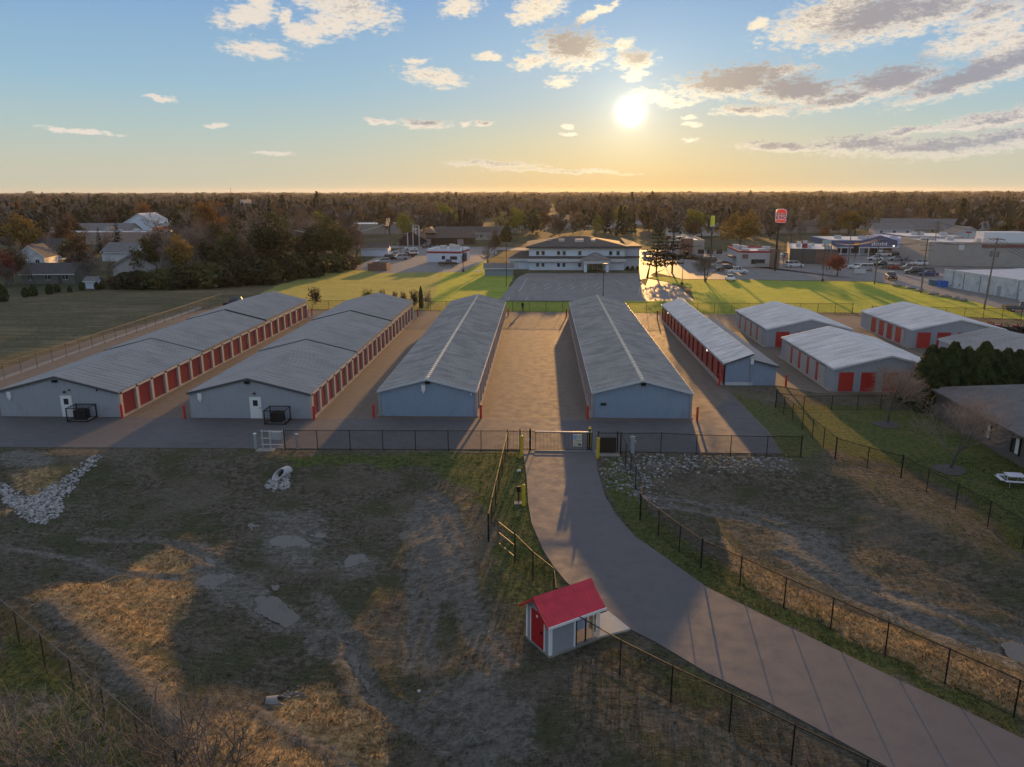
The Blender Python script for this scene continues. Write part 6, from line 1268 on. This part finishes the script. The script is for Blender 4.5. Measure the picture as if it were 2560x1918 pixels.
def yellow_sign():
    g=G(1776,650); h0=zat(g,564); h1=zat(g,540); t=thing('pole_sign','tall pole sign with yellow green board seen edge on','pole sign',(g.x,g.y,0),R(62)); MB().tube([(0,0,-.1),(0,0,h0+.1)],[.28,.22],8).build('pole',POLEB,t); Y=mat('yellow green sign',(.55,.55,.02),.4,0,.05,emit=((.55,.55,.02),.08)); H_=h1-h0
    MB().extr([(-1.2,h0),(1.2,h0),(.95,h1),(-.95,h1)],-.4,.4,'y').build('sign_box',Y,t); MB().box(-1.3,1.3,-.45,.45,h0-.25,h0-.005).build('sign_base',FASC,t); MB().box(-.9,.9,-.3,.3,h0-1.4,h0-.5).build('lower_board',DKTRIM,t)
yellow_sign()
def small_sign(name,label,px,py,t0,t1,w,m,rz=0,m2=None):
    g=G(px,py); h0=zat(g,t0); h1=zat(g,t1); t=thing(name,label,'sign',(g.x,g.y,.02),rz); MB().tube([(0,0,0),(0,0,h1-.1)],.07,6).build('pole',POLEB,t); MB().box(-w,w,-.12,.12,h0,h1).build('board',m,t)
    if m2: MB().box(-w+.1,w-.1,-.135,-.121,h0+(h1-h0)*.55,h1-.12).build('face',m2,t); MB().box(-w+.1,w-.1,-.135,-.121,h0+.1,h0+(h1-h0)*.45).build('face',m,t)
WT=mat('white sign board',(.62,.63,.62),.5,0,.04); RDs=mat('red flag board',(.36,.04,.045),.5,0,.06); BK2=mat('black sign board',(.02,.02,.02),.5,0,0)
small_sign('pole_sign','tall red banner board left of the dark flat roofed building',2007,668,620,600,.75,RDs,0,WT); small_sign('pole_sign','black sign board with an orange roundel before the blue shops',2137,652,624,605,.75,BK2,0,mat('orange roundel',(.55,.25,.05),.5,0,0)); small_sign('pole_sign','white board sign in front of the pointed sign gable shop',2197,655,630,620,.7,WT,0,BK2); small_sign('pole_sign','white square sign on the far pole right of the arched sign',2412,640,612,603,.9,WT,0,BK2); small_sign('lawn_sign','low white message board near the silver minivan',2149,686,684,673,1.4,WT,R(-10),None)
small_sign('pole_sign','pair of pale green boards on the pale utility pole',2056,676,610,600,.7,mat('pale green board',(.42,.50,.46),.5,0,.05)); small_sign('pole_sign','second pale green board right of its twin',2066,676,610,600,.55,mat('pale green board',(.42,.50,.46),.5,0,.05)); small_sign('far_sign','red mushroom shaped sign far behind the arched sign',2415,630,583,579,1.0,RDs)
def tower():
    g=G(578,489.5); t=thing('radio_mast','thin lattice radio mast on the far horizon','mast',(g.x,g.y,0)); h=zat(g,470); s=h/40; f=MB()
    for k in range(3): a=2.1*k; f.tube([(math.cos(a)*1.6*s,math.sin(a)*1.6*s,0),(math.cos(a)*.9*s,math.sin(a)*.9*s,h)],.5*s,4)
    for z in range(10): f.box(-1.2*s,1.2*s,-.3*s,.3*s,h*z/10,h*z/10+.5*s)
    f.build('mast',mat('grey mast steel',(.16,.16,.17),.6,.3,0),t); MB().box(-2.4*s,2.4*s,-2*s,2*s,h*.86,h*.93).build('antenna_ring',mat('grey mast steel',(.16,.16,.17),.6,.3,0),t)
tower()
# person walking in the central lane
def person():
    g=G(1306.6,779.5); t=thing('person','person in dark clothes standing at the far end of the central lane','person',(g.x,g.y,.04),R(10))
    J=dict(pel=(0,0,.95),che=(0,.02,1.30),nek=(0,.02,1.50),hd=(0,0,1.66),ls=(-.19,.02,1.42),le=(-.25,.0,1.16),lh=(-.10,-.20,1.14),rs=(.19,.02,1.42),re=(.25,0,1.16),rh=(.10,-.20,1.14),lhp=(-.10,0,.90),lk=(-.11,-.02,.50),lf=(-.12,.02,.06),lt=(-.13,-.16,.03),rhp=(.10,0,.90),rk=(.11,-.03,.50),rf=(.13,.02,.06),rt=(.14,-.16,.03))
    rad=dict(pel=.14,che=.16,nek=.06,hd=.10,ls=.075,le=.055,lh=.04,rs=.075,re=.055,rh=.04,lhp=.10,lk=.07,lf=.05,lt=.04,rhp=.10,rk=.07,rf=.05,rt=.04)
    E=[('pel','che'),('che','nek'),('nek','hd'),('che','ls'),('ls','le'),('le','lh'),('che','rs'),('rs','re'),('re','rh'),('pel','lhp'),('lhp','lk'),('lk','lf'),('lf','lt'),('pel','rhp'),('rhp','rk'),('rk','rf'),('rf','rt')]
    ks=list(J); me=bpy.data.meshes.new('body'); me.from_pydata([J[k] for k in ks],[(ks.index(a),ks.index(b)) for a,b in E],[]); me.skin_vertices.new() if hasattr(me.skin_vertices,'new') else None
    o=bpy.data.objects.new('body',me); col.objects.link(o); o.parent=t; md=o.modifiers.new('skin','SKIN'); sv=me.skin_vertices[0].data if len(me.skin_vertices) else None
    if sv:
        for i,k in enumerate(ks): sv[i].radius=(rad[k],rad[k]); sv[i].use_root=(k=='pel')
    o.modifiers.new('sub','SUBSURF').levels=1; o.modifiers['sub'].render_levels=1
    me.materials.append(mat('dark clothing',(.018,.018,.022),.8,0,.1))
    MB().lathe([(.03,1.54),(.095,1.60),(.11,1.68),(.085,1.76),(.02,1.79)],10).build('hair',mat('dark brown hair',(.03,.02,.015),.7,0,0),t,(0,.012,0))
    MB().lathe([(.02,1.555),(.07,1.59),(.085,1.66),(.06,1.72)],8).build('face',mat('skin',(.42,.25,.18),.6,0,0),t,(0,-.035,0))
person()
# picnic tables
def picnic(loc,rz,label,square=False):
    t=thing('picnic_table',label,'picnic table',loc,rz); PW=mat('white picnic plastic',(.62,.63,.70),.4,0,.03)
    MB().box(-.6 if square else -.9,.6 if square else .9,-.48 if square else -.38,.48 if square else .38,.72,.76).build('table_top',PW,t)
    for y in (-.72,.72): MB().box(-.9,.9,y-.14,y+.14,.43,.47).build('bench_seat',PW,t)
    if square:
        for x in (-1.0,1.0): MB().box(x-.14,x+.14,-.55,.55,.43,.47).build('bench_seat',PW,t)
    for x in (-.6,.6):
        MB().tube([(x,-.8,0),(x,-.72,.42),(x,-.3,.42),(x,-.25,.71)],.025,6).tube([(x,.8,0),(x,.72,.42),(x,.3,.42),(x,.25,.71)],.025,6).tube([(x,-.3,.42),(x,.3,.42)],.025,6).build('leg',PW,t)
g=G(2534,1211); picnic((g.x,g.y,0),R(-8),'white picnic table on the grass beside the brick house',True); g=G(1195,684); picnic((g.x,g.y,.02),0,'small picnic table under the lone bare tree')
# boulders along the right lawn
for i,(x,y) in enumerate([(2242,716),(2274,722),(2299,728),(2334,737),(2364,743),(2390,748),(2408,753)]):
    g=G(x,y); rg=np.random.default_rng(i); mb=MB(); rr=[(.25,0),(.85,.05),(.95,.3),(.7,.62),(.2,.75)]; mb.lathe(rr,9); mb.v=[tuple(np.array(v)*(1+rg.normal()*.09)) for v in mb.v]
    o=mb.build('boulder',mat('grey brown boulder',(.24,.21,.19),.85,0,.3,2),None,(g.x,g.y,0),rg.uniform(0,3),True); o.scale=(1.1,.8,.75); tag(o,'grey boulder on the right lawn edge, %s from the upper lawn pole down'%['first','second','third','fourth','fifth','sixth','seventh'][i],'boulder','boulders along the right lawn')
# equipment stored behind the right-hand sheds
def equipment():
    RM=mat('red machine paint',(.40,.03,.03),.4,0,.15); DM=mat('dark machine metal',(.035,.03,.03),.6,.4,.3)
    rs=random.Random(5)
    for i in range(9):
        g=G(2462+i*15+rs.uniform(-3,3),838-rs.uniform(2,13)+i*.6); t=thing('stored_machine',('red and black' if i<3 else 'dark')+' farm implement in the yard behind the right sheds, %s from the left'%['first','second','third','fourth','fifth','sixth','seventh','eighth','ninth'][i],'machine',(g.x,g.y,.03),rs.uniform(0,3),'implements in the equipment yard')
        f=MB(); f.box(-1.2,1.2,-.08,.08,.6,.75).box(-1.0,-.9,-.6,.6,.5,.65).box(.8,.9,-.6,.6,.5,.65)
        for k in range(5): f.tube([(-1+k*.5,rs.uniform(-.4,.4),.6),(-1+k*.5+rs.uniform(-.3,.3),rs.uniform(-.6,.6),rs.uniform(1.0,1.7))],.045,5)
        f.build('frame',RM if i<3 else DM,t)
        for x in (-.8,.8): 
            for y in (-.55,.55): MB().tube([(x,y-.09,.36),(x,y+.09,.36)],.36,12).build('wheel',TYRE,t)
        MB().box(-.5,.5,-.35,.35,.76,1.15).build('housing',RM if i in(0,2,5) else DM,t)
equipment()
# culvert and riprap stones
STONE=bpy.data.materials.new('pale limestone'); STONE.use_nodes=True
q=NT(STONE.node_tree); a_=q.n('ShaderNodeAttribute',attribute_name='Col'); q.l(a_.outputs['Color'],STONE.node_tree.nodes['Principled BSDF'].inputs['Base Color']); STONE.node_tree.nodes['Principled BSDF'].inputs['Roughness'].default_value=.85
ICO=np.array([(0,0,1),(.894,0,.447),(.276,.851,.447),(-.724,.526,.447),(-.724,-.526,.447),(.276,-.851,.447),(.724,.526,-.447),(-.276,.851,-.447),(-.894,0,-.447),(-.276,-.851,-.447),(.724,-.526,-.447),(0,0,-1)])
ICF=np.array([(0,1,2),(0,2,3),(0,3,4),(0,4,5),(0,5,1),(1,6,2),(2,7,3),(3,8,4),(4,9,5),(5,10,1),(1,10,6),(2,6,7),(3,7,8),(4,8,9),(5,9,10),(6,11,7),(7,11,8),(8,11,9),(9,11,10),(10,11,6)])
def stones(name,polys,n,size,seed,grey=(.24,.40),edge=None):
    rg=np.random.default_rng(seed); pts=[]
    for poly,m in polys:
        p=[(v.x,v.y) for v in (GT(*c) for c in poly)]; xs=[v[0] for v in p]; ys=[v[1] for v in p]; x=rg.uniform(min(xs)-.4,max(xs)+.4,m*12); y=rg.uniform(min(ys)-.4,max(ys)+.4,m*12)
        k=sdist(x,y,p)+rg.normal(size=len(x))*(.16 if edge is None else edge)>0; pts.append(np.stack([x,y],1)[k][:m])
    P=np.concatenate(pts); N=len(P); s=size*rg.uniform(.45,1.35,N)**1.2; z=hfun(P[:,0],P[:,1])+s*.25
    V=ICO[None]*(1+rg.normal(size=(N,12,1))*.16)*(s[:,None,None]*np.stack([rg.uniform(.8,1.4,N),rg.uniform(.7,1.1,N),rg.uniform(.5,.85,N)],1)[:,None,:]); th=rg.uniform(0,6.283,N); c,s_=np.cos(th)[:,None],np.sin(th)[:,None]
    V=np.stack([V[...,0]*c-V[...,1]*s_,V[...,0]*s_+V[...,1]*c,V[...,2]],-1)+np.stack([P[:,0],P[:,1],z],1)[:,None,:]
    F=(ICF[None]+(np.arange(N)*12)[:,None,None]).reshape(-1,3); g=rg.uniform(*grey,N); C=np.stack([g*1.0,g*.98,g*.95],1)[:,None,:].repeat(12,1).reshape(-1,3)
    tag(link(name,npmesh(name,V.reshape(-1,3),tris=F,m=STONE,colors=C)),kind='stuff')
stones('riprap_stones',[([(0,1207),(20,1213),(65,1250),(110,1225),(145,1200),(195,1168),(240,1139),(252,1144),(200,1190),(172,1232),(155,1245),(152,1275),(118,1308),(85,1306),(45,1285),(20,1262),(0,1252)],1500)],0,.105,1,(.20,.46))
stones('riprap_stones',[([(693,1185),(718,1186),(724,1200),(716,1222),(690,1224),(668,1216),(676,1200)],170)],0,.135,2,(.20,.42))
stones('riprap_stones',[([(1520,1150),(1562,1145),(1590,1138),(1800,1142),(1920,1144),(1968,1150),(1975,1178),(1900,1170),(1780,1176),(1690,1172),(1640,1180),(1630,1240),(1600,1250),(1575,1215),(1555,1180),(1520,1165)],900)],0,.095,3,(.13,.38),.6)
stones('riprap_stones',[([(1505,1170),(1560,1170),(1600,1240),(1680,1262),(1640,1270),(1570,1225),(1505,1190)],240)],0,.08,4,(.12,.34),.6)
stones('riprap_stones',[([(712,1730),(748,1728),(752,1745),(715,1750)],26)],0,.085,6,(.10,.2))
def culvert(px,py,rz,label,s=1):
    g=GT(px,py); t=thing('culvert_pipe',label,'culvert pipe',(g.x,g.y,g.z+(-.22 if s>.7 else -.14)),rz); n=14; o=MB(); CP=mat('pale concrete pipe',(.42,.42,.43),.8,0,.1) if s>.7 else mat('muddy concrete pipe',(.22,.22,.22),.8,0,.2)
    for r0,r1,sg in ((.52*s,.42*s,1),):
        V=[];F=[]
        for k in range(n+1):
            a=math.pi*2*k/n; co_,si=math.cos(a),math.sin(a); x0=-1.3*s*(1-(si+1)/2)-.05
            V+=[(x0,r0*co_,r0*(si*.8+.25)),(.7*s,r0*co_,r0*(si*.8+.25)),(x0,r1*co_,r1*si*.8+r0*.25),(.7*s,r1*co_,r1*si*.8+r0*.25)]
        for k in range(n):
            b=4*k; F+=[(b,b+4,b+5,b+1),(b+3,b+7,b+6,b+2),(b+2,b+6,b+4,b),(b+1,b+5,b+7,b+3)]
        o.add(V,F)
    o.build('pipe',CP,t); return t
culvert(708,1178,R(68),'pale concrete culvert end above a fan of white stones',.85); culvert(690,1752,R(190),'half buried concrete pipe end beside a puddle near the bottom',.6)
for i,(x,y,sz,l) in enumerate([(1297,1180,.2,'pale stone lying in the verge left of the driveway'),(1048,1730,.10,'white litter lying in the muddy channel near the bottom')]):
    g=GT(x,y); mb=MB().lathe([(.4*sz,0),(sz,.3*sz),(.8*sz,.8*sz),(.2*sz,sz)],8); tag(mb.build('loose_stone',mat('pale loose stone',(.45,.44,.42),.8,0,.1),None,(g.x,g.y,g.z),0,True),l,'stone')
# ---------------------------------------------------------------- woods
wood([(330,700),(560,710),(650,704),(870,668),(880,645),(760,606),(560,610),(420,640)],92,[('bare',15),('dark',3),('olive',3),('rust',1),('brown',2)],(9,15),'of the left wood behind the mown field','trees of the left wood')
wood([(0,722),(200,716),(330,712),(330,694),(200,698),(0,704)],6,[('bare',6),('brown',3)],(6,9),'in front of the houses at far left','trees in front of the left houses')
wood([(0,700),(60,690),(180,640),(330,640),(330,600),(0,600)],20,[('bare',6),('brown',2),('dark',2),('gold',1),('spruce',2)],(8,11),'among the houses at far left','trees among the left houses')
wood([(0,578),(640,585),(640,556),(0,552)],46,[('spruce',6),('bare',4),('dark',2),('orange',1),('rust',1)],(12,17),'behind the far left shops','trees behind the left shops')
wood([(700,600),(960,590),(1240,596),(1240,575),(700,570)],26,[('bare',6),('brown',2),('rust',2),('lime',1)],(11,16),'behind the church','trees behind the church')
wood([(1240,598),(1580,590),(1580,560),(1240,560)],26,[('bare',3),('olive',2),('gold',2),('lime',2),('brown',2)],(9,14),'behind the office roof','trees behind the office')
wood([(1610,610),(1840,600),(1990,590),(2080,595),(2280,605),(2560,610),(2560,560),(1610,560)],40,[('bare',6),('rust',2),('brown',2),('olive',1),('gold',1),('spruce',1)],(8,13),'beyond the shops at right','trees beyond the right shops')
# far forest: one mass
def forest():
    rg=np.random.default_rng(99); KEYS=[]
    def tmpl(kind,n,seed):
        r=np.random.default_rng(seed)
        if kind=='bare':
            th=r.uniform(0,6.283,n); z=r.uniform(.15,.75,n); rad=r.uniform(0,.25,n); a=np.stack([rad*np.cos(th),rad*np.sin(th),z],1); ln=r.uniform(.18,.38,n)*(1.15-z*.6); d=np.stack([np.cos(th)*.75,np.sin(th)*.75,np.ones(n)],1); d/=np.linalg.norm(d,axis=1,keepdims=True); b=a+d*ln[:,None]; b[:,2]=np.minimum(b[:,2],1.0)
            w=np.stack([-np.sin(th),np.cos(th),np.zeros(n)],1)*.028; V=np.stack([a-w*.5,a+w*.5,b+w*1.6,b-w*1.6],1)
            t=np.array([[[-.02,0,0],[.02,0,0],[.012,0,.6],[-.012,0,.6]]]); return np.concatenate([V,t])
        if kind=='leaf':
            c=r.normal(size=(n,3)); c/=np.linalg.norm(c,axis=1,keepdims=True); c*=(r.random((n,1))**.4)*np.array([[.36,.36,.38]]); c[:,2]+=.6; return cards(c,.085*(120/n)**.4,r).reshape(-1,4,3)
        f=r.random(n); th=r.uniform(0,6.283,n); rad=.24*(1-f)*(.6+.4*r.random(n)); c=np.stack([rad*np.cos(th),rad*np.sin(th),.06+.94*f],1); return cards(c,.075*(120/n)**.4,r,asp=.8,nrm=np.stack([np.cos(th),np.sin(th),np.full(n,.6)],1)).reshape(-1,4,3)
    palb=np.array([(.10,.092,.086),(.12,.11,.103),(.085,.080,.074),(.112,.095,.084),(.15,.135,.124)]); pall=np.array([(.15,.09,.055),(.22,.17,.07),(.105,.098,.06),(.07,.075,.04),(.13,.09,.06),(.06,.068,.038),(.10,.088,.058)]); pals=np.array([(.024,.032,.02),(.034,.042,.026)])
    allV=[];allC=[]
    for (y0,y1,dens,nf,hs,ws,fill) in ((360,700,95,84,(9,15),.95,0),(700,1400,260,46,(10,16),1.25,1),(1400,3200,1700,34,(11,17),2.6,2),(3200,7500,14000,30,(12,20),7,3)):
        area=.70*(y1*y1-y0*y0); N=int(area/dens); y=np.sqrt(rg.uniform(y0*y0,y1*y1,N)); x=y*rg.uniform(-.76,.72,N); keep=np.ones(N,bool)
        dn=vn.fbm(x*.006+30,y*.006,3)
        for a,b,c,d in FOOT: keep&=~((x>a-3)&(x<b+3)&(y>c-8)&(y<d+3))
        px=x/y
        # open ground: right-hand shops and fields stay thinly wooded, far tan field stays clear
        keep&=~((px>.16)&(y<560)&(rg.random(N)<.62)); keep&=~((px>-.10)&(px<.16)&(y<430)&(rg.random(N)<.3)); keep&=~((px<-.2)&(y<470)&(rg.random(N)<.45))
        keep&=~((px>.50)&(y>880)&(y<1750)); keep&=~((px>.30)&(y<900)&(rg.random(N)<.45)); keep&=dn>.30
        x,y=x[keep],y[keep]; N=len(x); zone_=vn.fbm(x*.01,y*.01,3); u=rg.random(N)
        kind=np.where(u<.58,0,np.where(u<.78,1,2)); kind=np.where((px[keep]<-.25)&(rg.random(N)<.35)&(y<800),2,kind); kind=np.where((px[keep]>.3)&(y>600)&(rg.random(N)<.35),2,kind)
        for k,(nm,pal) in enumerate((('bare',palb),('leaf',pall),('spruce',pals))):
            for v in range(3):
                m=np.where((kind==k)&((np.arange(N)%3)==v))[0]
                if not len(m): continue
                B=tmpl(nm,nf,100*k+v+int(y0)); q=len(B); th=rg.uniform(0,6.283,len(m)); h=rg.uniform(*hs,len(m))*(.72+.6*vn.fbm(x[m]*.012+9,y[m]*.012,3))*np.where(rg.random(len(m))<.06,1.25,1); w=h*ws*rg.uniform(.8,1.2,len(m)); c,s=np.cos(th)[:,None,None],np.sin(th)[:,None,None]
                V=np.stack([(B[None,...,0]*c-B[None,...,1]*s)*w[:,None,None]+x[m][:,None,None],(B[None,...,0]*s+B[None,...,1]*c)*w[:,None,None]+y[m][:,None,None],B[None,...,2]*h[:,None,None]],-1)
                C=pal[rg.integers(0,len(pal),len(m))]*rg.uniform(.6,1.55,(len(m),1)); allV.append(V.reshape(-1,3)); allC.append(np.repeat(C,q*4,0))
    V=np.concatenate(allV); C=np.concatenate(allC)
    m=bpy.data.materials.new('far wood foliage'); m.use_nodes=True; t=NT(m.node_tree); b=m.node_tree.nodes['Principled BSDF']; at=t.n('ShaderNodeAttribute',attribute_name='Col').outputs['Color']; t.l(at,b.inputs['Base Color']); b.inputs['Roughness'].default_value=.9; b.inputs['Specular IOR Level'].default_value=.1
    tr=t.n('ShaderNodeBsdfTranslucent'); t.l(at,tr.inputs[0]); mx=t.n('ShaderNodeMixShader'); mx.inputs[0].default_value=.08; t.l(b.outputs[0],mx.inputs[1]); t.l(tr.outputs[0],mx.inputs[2]); t.l(mx.outputs[0],m.node_tree.nodes['Material Output'].inputs[0])
    tag(link('far_forest',npmesh('far_forest',V,quads=quadidx(len(V)//4),m=m,colors=C)),kind='stuff'); print('forest quads',len(V)//4)
forest()
sheet('far_field',[(470,905),(1300,905),(1800,1700),(850,1700)],lawn_mat('harvested field',(.26,.20,.14),(.34,.27,.19),(.22,.18,.12),.3,(.4,.32,.22),.02),.05)
# ---------------------------------------------------------------- near grass
def tufts():
    rg=np.random.default_rng(5); n=190000; y=rg.uniform(21,60.5,n)**1.0; x=rg.uniform(-1,1,n)*(y*.72+4)-1; 
    w=np.minimum(1,(42/y)**1.4); k=rg.random(n)<w; x,y=x[k],y[k]
    d1=sdist(x,y,[(q.x,q.y) for q in [G(a,b) for a,b in LE+RE]]); k=(d1<-.05)&(y<59.9); kk=GP([(1374,1645),(1500,1600),(1580,1577),(1521,1530),(1330,1590)]); k&=sdist(x,y,kk)<-.1
    x,y=x[k],y[k]; ix=np.clip(np.searchsorted(gx,x)-1,0,len(gx)-1); iy=np.clip(np.searchsorted(gy,y)-1,0,len(gy)-1); Z=Zone[iy,ix]; keep=rg.random(len(x))<(.55+.4*Z[:,0]+.4*Z[:,1]-.5*Z[:,2]); x,y,Z=x[keep],y[keep],Z[keep]; N=len(x); h=hfun(x,y)
    cl=vn.fbm(x*1.2,y*1.2,3); ht=(.035+.085*rg.random(N)**2)*(1+.9*Z[:,1]+.25*Z[:,0])*(.6+.9*cl)
    weed=np.array([(.070,.062,.046),(.14,.122,.094),(.058,.060,.032),(.20,.18,.15)])[rg.choice(4,N,p=[.4,.27,.25,.08])]; grn=np.array([(.045,.075,.018),(.10,.13,.032),(.15,.13,.05)])[rg.choice(3,N,p=[.4,.4,.2])]; stw=np.array([(.42,.32,.19),(.31,.225,.13),(.55,.45,.29),(.15,.135,.07)])[rg.choice(4,N,p=[.4,.25,.2,.15])]
    C=weed*(1-Z[:,:1]-Z[:,1:2]).clip(0,1)+grn*Z[:,:1]+stw*Z[:,1:2]; C*=rg.uniform(.7,1.3,(N,1)); V=[];
    for b in range(2):
        th=rg.uniform(0,6.283,N); wd=ht*.22; lean=rg.normal(size=(N,2))*ht[:,None]*.6; ox=rg.normal(size=(N,2))*.04
        px,py=x+ox[:,0],y+ox[:,1]; V.append(np.stack([np.stack([px-np.cos(th)*wd,py-np.sin(th)*wd,h-.01],1),np.stack([px+np.cos(th)*wd,py+np.sin(th)*wd,h-.01],1),np.stack([px+lean[:,0],py+lean[:,1],h+ht],1)],1))
    V=np.concatenate(V).reshape(-1,3); C=np.tile(np.repeat(C,3,0),(2,1)); m=bpy.data.materials.new('grass blades'); m.use_nodes=True; t=NT(m.node_tree); b=m.node_tree.nodes['Principled BSDF']; at=t.n('ShaderNodeAttribute',attribute_name='Col').outputs['Color']; t.l(at,b.inputs['Base Color']); b.inputs['Roughness'].default_value=.8; b.inputs['Specular IOR Level'].default_value=.15
    tr=t.n('ShaderNodeBsdfTranslucent'); t.l(at,tr.inputs[0]); mx=t.n('ShaderNodeMixShader'); mx.inputs[0].default_value=.35; t.l(b.outputs[0],mx.inputs[1]); t.l(tr.outputs[0],mx.inputs[2]); t.l(mx.outputs[0],m.node_tree.nodes['Material Output'].inputs[0])
    tag(link('grass',npmesh('grass',V,tris=np.arange(len(V)).reshape(-1,3),m=m,colors=C)),kind='stuff'); print('tufts',N)
tufts()
# ---------------------------------------------------------------- air
def haze():
    m=bpy.data.materials.new('pale autumn haze'); m.use_nodes=True; nt=m.node_tree; nt.nodes.remove(nt.nodes['Principled BSDF']); v=nt.nodes.new('ShaderNodeVolumePrincipled'); v.inputs['Color'].default_value=(.93,.92,.90,1); v.inputs['Density'].default_value=HAZE; v.inputs['Anisotropy'].default_value=.5; nt.links.new(v.outputs[0],nt.nodes['Material Output'].inputs['Volume'])
    tag(MB().box(-9200,9200,-300,8200,-4,44).build('haze',m),kind='stuff')
HAZE=.000045
haze()
